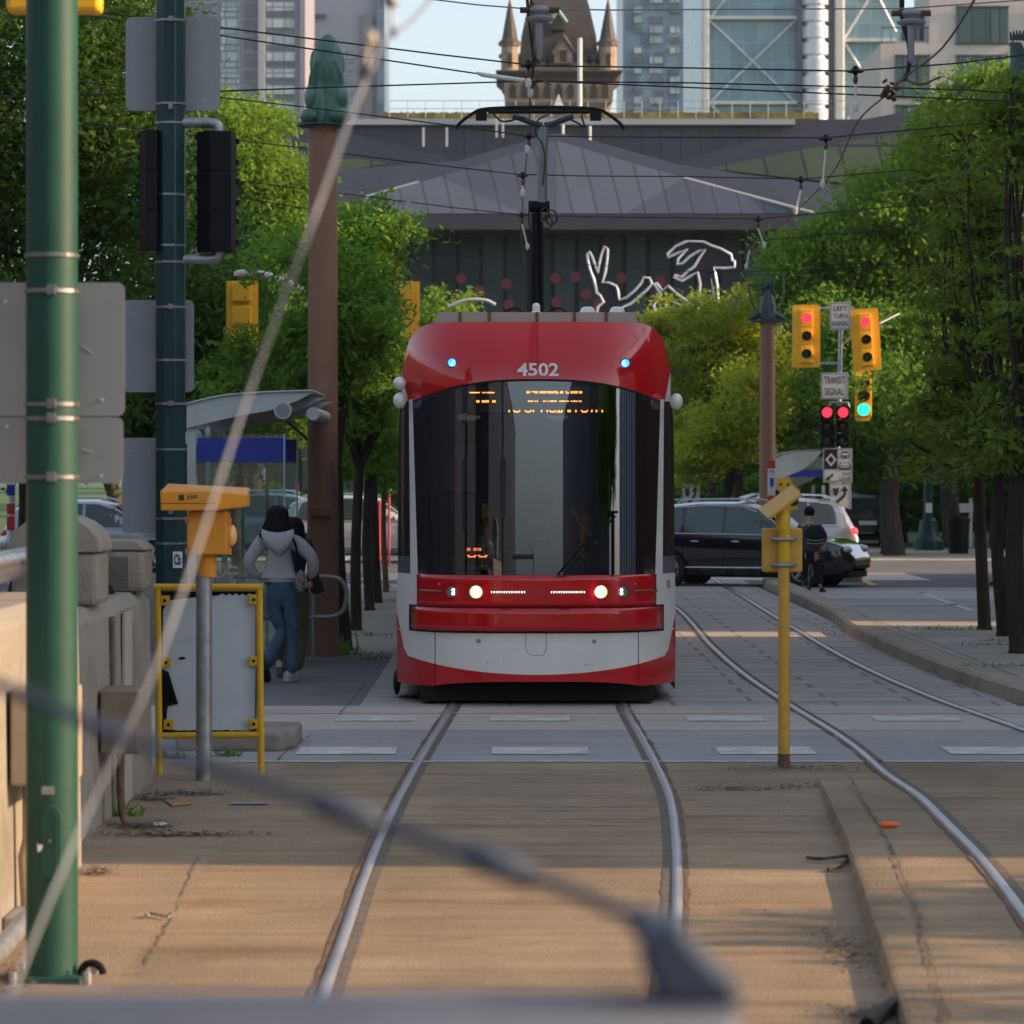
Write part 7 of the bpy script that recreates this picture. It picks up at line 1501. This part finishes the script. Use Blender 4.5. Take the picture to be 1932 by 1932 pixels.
skin('jacket', {'a': (w4(1884,1038), (.155,.12)), 'b': (w4(1884,1015), (.165,.13)), 'c': (w4(1884,995), (.165,.13)), 'd': (w4(1884,981), .085), 'sl': (w4(1872,994), .075), 'el': (w4(1871,1020), .058), 'wl_': (w4(1872,1038,-.05), .045), 'sr': (w4(1897,994), .075), 'er': (w4(1899,1020), .058), 'wr': (w4(1897,1038,-.05), .045)}, [('a','b'),('b','c'),('c','d'),('c','sl'),('sl','el'),('el','wl_'),('c','sr'),('sr','er'),('er','wr')], 'b', m_blk, W4)
skin('jeans', {'a': (w4(1884,1040), (.14,.11)), 'hl': (w4(1880,1054), .09), 'kl': (w4(1882,1078), .075), 'al': (w4(1884,1097), .062), 'hr': (w4(1889,1054), .09), 'kr': (w4(1892,1078), .075), 'ar': (w4(1893,1097), .062)}, [('a','hl'),('hl','kl'),('kl','al'),('a','hr'),('hr','kr'),('kr','ar')], 'a', m_jean, W4)
b = MB(); b.ell(tuple(Vector(w4(1884,962,.02))+gm_), (.10,.11,.09), 14, 10); b.build('hair', m_hairk, W4)
face(W4, w4(1884,966,.02), (-.6,-.2,-.3)); hand(W4, w4(1872,1043,-.06), (0,-.2,-1), (1,0,0), m_skin)
shoe(W4, w4(1884,1102,-.02), (-.9,-.3,0), m_blk, m_blk); shoe(W4, w4(1893,1102,.04), (-.9,-.3,0), m_blk, m_blk)
# driver in the cab
DV = thing('person', 'driver in a red and yellow safety vest behind the windshield', 'person', (TXC+.22, TY+1.25, 1.0))
skin('body', {'pel': ((0,0,.25), .13), 'chs': ((0,-.02,.60), .13), 'nk': ((0,-.02,.78), .055), 'hd': ((-.02,-.04,.93), .088), 'sl': ((-.2,-.02,.70), .06), 'el': ((-.30,-.15,.48), .045), 'wl_': ((-.2,-.40,.45), .032), 'sr': ((.2,-.02,.70), .06), 'er': ((.32,-.15,.48), .045), 'wr': ((.2,-.40,.45), .032), 'kl': ((-.18,-.4,.25), .08), 'kr': ((.18,-.4,.25), .08), 'fl': ((-.18,-.45,.04), .05), 'fr': ((.18,-.45,.04), .05)},
 [('pel','chs'),('chs','nk'),('nk','hd'),('chs','sl'),('sl','el'),('el','wl_'),('chs','sr'),('sr','er'),('er','wr'),('pel','kl'),('pel','kr'),('kl','fl'),('kr','fr')], 'pel', M('driver_skin', (.12,.08,.06), .6, var=0), DV)
skin('vest', {'a': ((0,0,.28), (.17,.13)), 'b': ((0,-.02,.52), (.18,.14)), 'c': ((0,-.02,.68), (.15,.11)), 'sl': ((-.18,-.02,.70), .08), 'el': ((-.28,-.12,.52), .065), 'sr': ((.18,-.02,.70), .08), 'er': ((.30,-.12,.52), .07)}, [('a','b'),('b','c'),('c','sl'),('sl','el'),('c','sr'),('sr','er')], 'b', M('safety_vest', (.55,.03,.015), .8, var=.1), DV)
b = MB(); D0 = wl(DV); b.tube([tuple(D0+Vector(p)) for p in ((.10,-.14,.74),(.20,-.16,.60),(.34,-.20,.42))], .024, 6); b.tube([tuple(D0+Vector(p)) for p in ((-.10,-.14,.66),(-.14,-.18,.45))], .018, 6); b.build('reflective_stripe', M('vest_stripe', (.45,.55,.03), .6, var=0), DV)
b = MB(); b.ell(tuple(D0+Vector((-.02,-.03,.97))), (.095,.10,.08)); b.build('hair', m_hairk, DV)

# ------------------------------------------------------------------ overhead wires
def sagwire(label, pts, Y, r=.0072, m='wire', hang=(), group='black cross-span wires above the street', name='span_wire'):
    t = thing(name, label, 'overhead wire', P(*pts[len(pts)//2], Y), group)
    def ext(a, b_, xx): f = (xx-b_[0])/(b_[0]-a[0]); return (xx, b_[1]+(b_[1]-a[1])*f)
    p = list(pts); p = [ext(p[1], p[0], -500)]+p+[ext(p[-2], p[-1], 2400)]
    b = MB(); v = []
    for a, c in zip(p, p[1:]):
        n = 4
        for k in range(n): v.append(P(a[0]+(c[0]-a[0])*k/n, a[1]+(c[1]-a[1])*k/n, Y))
    v.append(P(*p[-1], Y)); b.tube(v, r, 6); b.build('cable', MAT[m], t)
    for hx, hy, drop in hang:
        c = P(hx, hy, Y); k = Y/F
        b = MB(); b.lathe([(.004, .04), (.02, .035), (.032, .012), (.085, -.018), (.06, -.026), (.022, -.03), (.018, -.05)], c, 12); b.build('hanger_hood', MAT['black'], t)
        b = MB(); b.lathe([(.014, 0), (.024, -.03), (.022, -.06), (.010, -.08)], c+Vector((0, 0, -.05)), 10); b.build('hanger_body', MAT['copper'], t)
        b = MB(); e = P(hx+drop[0], hy+drop[1], Y); b.tube([c+Vector((0, 0, -.14)), e], .012, 6); q_ = b.build('drop_rod', MAT['insul'], t)
        b = MB(); b.lathe([(.01, .05), (.028, .03), (.03, -.02), (.01, -.05)], e, 8); b.build('clip', MAT['insul'], q_)
    return t
sagwire('thin grey top wire crossing in front of the stone tower', [(826,0),(900,9),(987,16),(1160,19),(1288,18),(1708,16),(1932,0)], 26.8, .006, 'wireg', [], group=None)
sagwire('cross-span wire highest on the signs at left, meeting the upper right hanger', [(417,52),(644,80),(830,103),(987,121),(1010,124),(1288,128),(1605,134),(1800,120),(1932,104)], 30.5, .0075, 'wire', [(997,121,(0,36)),(1614,132,(0,70))])
sagwire('cross-span wire joining the insulated strut beside the tower', [(417,67),(644,101),(901,139),(997,152),(1090,156)], 31.6, .0075, 'wire', [])
sagwire('nearly level cross-span wire just under the tower cornice', [(240,177),(415,172),(644,164),(1000,153),(1044,154),(1288,156),(1671,165),(1821,170),(1932,176)], 31.8, .0075, 'wire', [(1001,152,(0,22))])
sagwire('cross-span wire passing behind the pantograph head', [(415,184),(576,202),(656,212),(854,237),(991,256),(1100,258),(1288,259),(1558,260),(1805,237)], 36.9, .0075, 'wire', [(998,255,(-3,26)),(1558,260,(-6,88))])
sagwire('cross-span wire halfway down the pantograph mast', [(450,265),(588,281),(656,291),(820,311),(978,329),(1100,332),(1288,333),(1511,338),(1755,317)], 41.8, .0075, 'wire', [(986,330,(0,34)),(1511,338,(-10,60))])
sagwire('cross-span wire at the level of the pantograph hinge', [(450,341),(588,358),(701,372),(850,391),(978,405),(1100,409),(1288,411),(1428,413),(1655,393)], 48.4, .0078, 'wire', [(985,405,(10,60)),(1430,413,(12,50))])
sagwire('faint cross-span wire in front of the dark window wall', [(588,395),(770,425),(1010,450),(1288,452),(1415,455),(1600,440)], 54, .009, 'wire', [(1414,455,(-6,48))])
sagwire('faintest low cross-span wire above the yellow green trees', [(588,455),(770,478),(1010,492),(1288,512),(1500,510),(1800,495)], 66, .009, 'wire', [(1342,513,(4,40))])
t = thing('insulated_strut', 'pale insulated strut left of the wire junction by the tower', 'insulator', P(950,146,31.6)); b = MB(); b.tube([P(898,137,31.55), P(910,141,31.55), P(990,152,31.55)], [.012,.022,.022], 8); b.build('rod', MAT['insul'], t)
b = MB()
for k in range(5): b.tube([P(1000+2*math.cos(k*2), 148+k*3, 31.5), P(1008-k, 156+k*2, 31.4)], .022, 6)
b.tube(spline([P(1008,150,31.5), P(1020,150,31.5), P(1035,158,31.5), P(1040,160,31.5)], 4), .010, 5); b.build('junction', MAT['copper'], t)
t = thing('wire_junction', 'tangle of clamps where the wires meet above the right track', 'wire clamp', P(1675,165,31.7)); b = MB(); rng = random.Random(3)
for k in range(12): a = (1665+rng.uniform(0,24), 155+rng.uniform(0,26)); b.tube([P(*a, 31.6), P(a[0]+rng.uniform(-9,9), a[1]+rng.uniform(-10,10), 31.55)], rng.uniform(.012,.028), 6)
b.tube(spline([P(1690,158,31.6), P(1705,149,31.6), P(1725,157,31.6), P(1745,158,31.6), P(1762,150,31.6), P(1775,145,31.6)], 5), .012, 5); b.build('clamps', MAT['copper'], t)
def cwire(label, pts, r, m='copper'):
    t = thing('contact_wire', label, 'overhead wire', P(*pts[0])); b = MB(); b.tube(spline([P(*p) for p in pts], 5), r, 6); b.build('cable', MAT[m], t); return t
ct = cwire('dark trolley wire looping down to the pantograph', [(1002,-120,24.5),(1001,0,26.5),(1006,60,28.5),(1002,152,31.6),(1000,180,32.4),(998,255,36.8),(993,300,39.5),(988,365,45.5),(982,430,53),(990,500,66)], .008)
b = MB(); b.tube(spline([P(994,-10,27), P(1000,60,28.5), P(1006,110,30), P(1003,150,31.4)], 5), .014, 6); b.tube(spline([P(996,-10,27), P(1012,25,28), P(1014,70,29), P(1010,120,30.4)], 5), .010, 6); b.build('feeder_cable', MAT['wire'], ct)
ct = cwire('dark trolley wire sweeping down to the right over the empty track', [(1868,-60,23.5),(1838,0,25.5),(1778,90,28.3),(1715,140,30.2),(1675,177,31.8),(1618,230,35),(1581,310,41),(1548,353,44.5),(1501,400,49.5),(1435,467,60),(1408,507,68)], .010)
b = MB(); b.tube(spline([P(1704,-40,27), P(1702,30,28), P(1716,90,29.5), P(1714,130,30.5), P(1706,150,31.2)], 5), .022, 8); b.build('feeder_cable', MAT['wire'], ct)
for x_, y_, Y in ((1018,34,26.8),(1672,40,26.8)):
    t = thing('span_insulator', 'pale cap insulator on the top wire '+('in front of the tower' if x_ < 1200 else 'over the cream building'), 'insulator', P(x_, y_, Y)); x2 = x_ if x_ < 1200 else 1719
    b = MB(); b.lathe([(.06, .07), (.085, .05), (.085, .03), (.05, .0), (.12, -.03), (.11, -.05), (.03, -.06), (.025, -.35), (.01, -.37)], P(x2, y_-6, Y), 12); b.build('cap', MAT['alu'], t)
    b = MB(); p = P(x2, y_-8, Y); b.tube([p+Vector((-.16, 0, .03)), p+Vector((.16, 0, .03))], .025, 6); b.build('clamp', MAT['copper'], t)

# ------------------------------------------------------------------ black sculptures in front of the window wall
YSc = 128.0
def edge_sculpt(label, outline, holes=(), Y=YSc):
    t = thing('black_sculpture', label, 'sculpture', P(outline[0][0], 640, Y)); pts = [P(a, b_, Y) for a, b_ in outline]
    b = MB(); b.slab(pts, (0, .5, 0)); b.build('figure', MAT['dark'], t, smooth=0)
    b = MB(); b.tube([p+Vector((0, -.06, 0)) for p in pts], .055, 6, closed=True); b.build('edge_tube', MAT['haloed'], t); return t
def zz(x, y): return ((1600+x/2.972)*.644, (650+y/2.972)*.644)
a1 = [(430,560),(415,500),(385,420),(365,340),(358,280),(375,262),(400,300),(425,370),(455,450),(460,380),(480,290),(510,212),(537,240),(530,340),(515,440),(490,530),(545,530),(610,560),(625,600),(635,680),(700,660),(780,590),(830,530),(850,485),(900,490),(922,540),(880,590),(810,650),(740,710),(660,745),(640,900),(430,900),(450,740),(500,700),(470,640),(440,620)]
edge_sculpt('black eared figure with silver edges rising behind the streetcar roof', [zz(*p) for p in a1])
a2 = [(1340,540),(1318,440),(1260,470),(1180,515),(1110,480),(1120,465),(1180,480),(1230,430),(1290,390),(1330,320),(1385,240),(1330,255),(1250,300),(1190,360),(1140,370),(1150,320),(1230,235),(1150,270),(1060,310),(1055,280),(1130,210),(1240,165),(1370,175),(1440,210),(1520,235),(1610,285),(1620,340),(1640,340),(1640,395),(1560,405),(1460,400),(1475,470),(1490,560),(1500,700),(1330,700)]
edge_sculpt('black crouching beast figure with silver edges above the yellow green tree', [zz(*p) for p in a2])
a3 = [(940,535),(960,535),(1010,600),(1060,560),(1150,640),(1330,760),(1340,820),(1210,740),(1060,680),(990,860),(960,800),(935,730),(960,690),(1000,640)]
edge_sculpt('low twisted black figure with silver edges, mostly behind the leaves', [zz(*p) for p in a3])

# ------------------------------------------------------------------ litter and debris
def litter(label, c, spread, n, seed, m='dirt', s=.02, name='leaf_litter', zs=.008, asp=2.2):
    rng = random.Random(seed); n = int(n*.75); s = s*.8; b = MB()
    for k in range(n):
        x_ = c[0]+rng.gauss(0, spread[0]); y_ = c[1]+rng.gauss(0, spread[1]); a = rng.uniform(0, 6.28); l_ = s*rng.uniform(.5, 1.6); w_ = l_/asp*rng.uniform(.4, 1); z_ = c[2]+zs+rng.uniform(0, .02)
        d = Vector((math.cos(a), math.sin(a), rng.uniform(-.2, .35))); q_ = Vector((-math.sin(a), math.cos(a), rng.uniform(-.3, .3))); p = Vector((x_, y_, z_)); b.poly([p-d*l_, p-q_*w_, p+d*l_, p+q_*w_])
    o = b.build(name, MAT[m], smooth=0, org=(c[0], c[1], c[2])); tag(o, label, 'litter', kind='stuff'); return o
litter('dark leaf litter line along a joint left of the near rail', G(330,1578), (.22,.05), 700, 1)
litter('dark leaf litter against the shaded wall', G(270,1562), (.09,.10), 500, 2)
litter('leaf litter around the foot of the grey beacon post', G(360,1500), (.16,.08), 500, 3)
litter('leaf litter beside the yellow board leg', G(285,1510), (.09,.07), 300, 4)
litter('dry sunlit leaf litter at the end of the wall', G(185,1648), (.05,.09), 420, 5, 'boxbr', .018)
litter('dirt at the foot of the near green pole', G(30,1850), (.06,.3), 400, 6)
litter('dark litter at the foot of the yellow post', G(1500,1452), (.22,.05), 320, 7)
litter('dark litter on the joint right of the yellow post', G(1400,1492), (.20,.03), 260, 8)
litter('dark litter across the slab right of the yellow post', G(1530,1486), (.3,.05), 300, 81)
litter('litter against the raised slab edge', G(1600,1800), (.07,.35), 420, 9)
litter('litter against the raised slab edge at the picture bottom', G(1660,1920), (.10,.12), 420, 10)
litter('leaf crumbs under the long kerb', G(1560,1192), (.08,3.0), 500, 11, 'dirt', .02)
litter('crumbs strewn over the tram slab', G(1050,1500), (1.2,2.8), 380, 12, 'dirt', .012)
litter('pale crumbs strewn over the sunlit apron', G(300,1760), (.45,1.4), 260, 13, 'kerbc', .010)
b = MB(); b.tube(spline([G(1523,1625)+Vector((0,0,.02)), G(1550,1631)+Vector((0,0,.03)), G(1590,1626)+Vector((0,0,.03)), G(1612,1622)+Vector((0,0,.02))], 5), [.010]*16, 6); b.tube([G(1562,1648)+Vector((0,0,.02)), G(1585,1645)+Vector((0,0,.03)), G(1600,1628)+Vector((0,0,.02))], .011, 6)
o = b.build('twig', MAT['bark'], org=G(1560,1630)); tag(o, 'forked brown twig lying against the raised slab edge', 'twig')
b = MB(); b.tube([G(1636,1950), G(1686,1910), G(1688,1909)], [.03,.03,.001], 8); b.v = [(a, c, d+.03) for a, c, d in b.v]; o = b.build('rubber_hose', MAT['black'], org=G(1560,1925)); tag(o, 'short black hose end at the bottom right', 'hose')
p = G(1678,1562,.077); b = MB(); b.lathe([(.004,-.055),(.016,-.045),(.019,.0),(.014,.05),(.003,.056)], (p.x, p.y, p.z+.018), 10, 'x'); o = b.build('orange_scrap', M('orange_plastic', (.75,.16,.02), .5, var=.05), org=p); tag(o, 'small bright orange scrap lying between the right rails', 'scrap')
p = G(466,1546) if False else G(470, 1424); 
p = G(297,1560); b = MB(); rng = random.Random(4); rows = [[(p.x+(j-3)*.014, p.y+(i-3)*.02, p.z+.012+.022*abs(noise.noise(Vector((i*.9, j*.9, 2))))) for j in range(8)] for i in range(7)]; b.grid(rows); o = b.build('tissue', MAT['white'], org=p); tag(o, 'crumpled white tissue on the pavement by the shaded wall', 'tissue')
p = G(470,1519); b = MB(); rows = [[(p.x+(j-4)*.03, p.y+(i-2)*.03, p.z+.012+.012*abs(noise.noise(Vector((i, j*.7, 5))))) for j in range(9)] for i in range(5)]; b.grid(rows); o = b.build('crushed_paper', MAT['alu'], org=G(470,1519)); tag(o, 'flattened grey paper at the foot of the beacon post', 'paper') if False else tag(o, 'flattened pale paper right of the beacon post foot', 'paper')
b = MB(); b.tube([G(275,1736)+Vector((0,0,.02)), G(285,1731)+Vector((0,0,.02)), G(320,1738)+Vector((0,0,.02))], [.010,.007,.007], 6); o = b.build('stick', MAT['kerbc'], org=G(300,1735)); tag(o, 'short pale stick on the sunlit pavement', 'stick')
b = MB(); b.slab([G(310,1514)+Vector((0,0,.01)), G(360,1510)+Vector((0,0,.015)), G(365,1520)+Vector((0,0,.01)), G(325,1524)+Vector((0,0,.01))], (0,0,.006)); o = b.build('cardboard', M('cardboard', (.30,.19,.10), .8), smooth=0, org=G(335,1517)); tag(o, 'brown cardboard scrap under the yellow frame', 'cardboard')
p = G(173,1852); b = MB(); n = 10; b.tube([(p.x+.045*math.cos(math.pi*k/n), p.y, .03+.045*math.sin(math.pi*k/n)) for k in range(n+1)], .016, 8); o = b.build('rubber_ring', MAT['black'], org=p); tag(o, 'black half ring lying beside the foot of the near green pole', 'ring')

# ------------------------------------------------------------------ near barrier, blurred by the lens
m_gate = M('blue_grey_gate_paint', (.06,.08,.12), .45, .2, var=.15, sc=8)
Yg = 2.55
t = thing('gate', 'blurred blue grey gate rail along the bottom of the picture', 'gate', (-.6, Yg, 0)); zt = Z(1872, Yg)
b = MB(); b.tube([(-1.8, Yg, zt-.045), (X(1370,Yg), Yg, zt-.045), (X(1395,Yg), Yg, zt-.045)], [.045,.045,.034], 20); b.build('top_rail', m_gate, t, smooth=60)
for x_ in (-1.5, X(1330,Yg)): b = MB(); b.tube([(x_, Yg, 0), (x_, Yg, zt-.045)], .03, 14); b.build('leg', m_gate, t, smooth=60)
b = MB(); b.tube([(-1.8, Yg, .5), (X(1330,Yg), Yg, .5)], .03, 12); b.build('lower_rail', m_gate, t, smooth=60)
b = MB(); b.prism([(X(a, Yg), Z(c, Yg)) for a, c in ((1238,1740),(1278,1722),(1300,1760),(1345,1810),(1395,1850),(1400,1890),(1225,1890),(1232,1850),(1206,1820),(1206,1770))], Yg-.025, Yg+.025); b.build('hinge_plate', m_gate, t, smooth=0, bevel=.01)
t = thing('steel_cable', 'blurred dark cable with clamps slanting down to the gate hinge', 'cable', P(650,1530,2.7)); Yc_ = 2.8
cp = spline([P(-120,1245,Yc_+.2), P(60,1318,Yc_+.15), P(220,1385,Yc_+.1), P(430,1458,Yc_+.06), P(650,1532,Yc_), P(930,1628,Yc_-.08), P(1120,1697,Yc_-.14), P(1250,1752,Yg+.02)], 6)
b = MB(); b.tube(cp, .0058, 10); b.build('cable', m_gate, t, smooth=60)
for x0, y0, x1, y1, r_ in ((175,1366,240,1392,.008),(600,1512,705,1552,.011),(890,1610,1000,1655,.012),(1205,1735,1250,1755,.014)):
    Yk = Yc_+.1-(x0/1250)*.27; b = MB(); b.tube([P(x0-14,y0-5,Yk), P(x0,y0,Yk), P(x1,y1,Yk), P(x1+14,y1+5,Yk)], [.006,r_,r_*.9,.006], 12); b.build('clamp', m_gate, t, smooth=60)
Yw = 4.9
t = thing('guy_wire', 'blurred pale guy wire slanting from the sky down across the near pole', 'guy wire', P(380,950,Yw)); mg = M('cool_guy_wire', (.24,.26,.29), .5, .3, var=0)
b = MB(); b.tube(spline([P(742,50,Yw+.6), P(700,130,Yw+.4), P(660,225,Yw+.3), P(600,390,Yw), P(470,740,Yw), P(300,1240,Yw-.2), P(150,1565,Yw-.3), P(20,1880,Yw-.5), P(-60,2080,Yw-.6)], 8), .0032, 8); b.build('wire', mg, t, smooth=60)
b = MB(); b.tube([P(735,-30,6), P(738,6,6), P(740,14,6)], [.015,.016,.008], 10); b.tube(spline([P(741,14,6), P(742,60,6), P(780,35,6.2), P(815,-5,6.4)], 5), .0035, 6); b.build('fitting', mg, t)
b = MB(); b.tube([P(741,50,5.9), P(742,70,5.9)], [.005,.006], 8); b.tube([P(690,124,5.2), P(689,150,5.2)], [.007,.006], 8); b.build('clamp', MAT['black'], t)
b = MB(); b.ell(P(700,72,5.2), (.0085,.0085,.012)); b.tube([P(698,80,5.2), P(692,122,5.2)], .0035, 8); b.build('insulator', M('cream_insulator', (.6,.52,.40), .5, var=.1), t)

# ------------------------------------------------------------------ thin summer haze between here and the towers
mh = bpy.data.materials.new('haze_air'); mh.use_nodes = True; nn = mh.node_tree.nodes; nn.remove(nn['Principled BSDF'])
pv = nn.new('ShaderNodeVolumePrincipled'); pv.inputs['Color'].default_value = (.70,.84,1.0,1); pv.inputs['Density'].default_value = .0001; pv.inputs['Anisotropy'].default_value = 0
mh.node_tree.links.new(pv.outputs[0], nn['Material Output'].inputs['Volume'])
b = MB(); b.box(-2600, 2600, -1200, 2600, -1.2, 130); o = b.build('haze', mh, smooth=0, org=(0, 0, 0)); tag(o, kind='stuff')
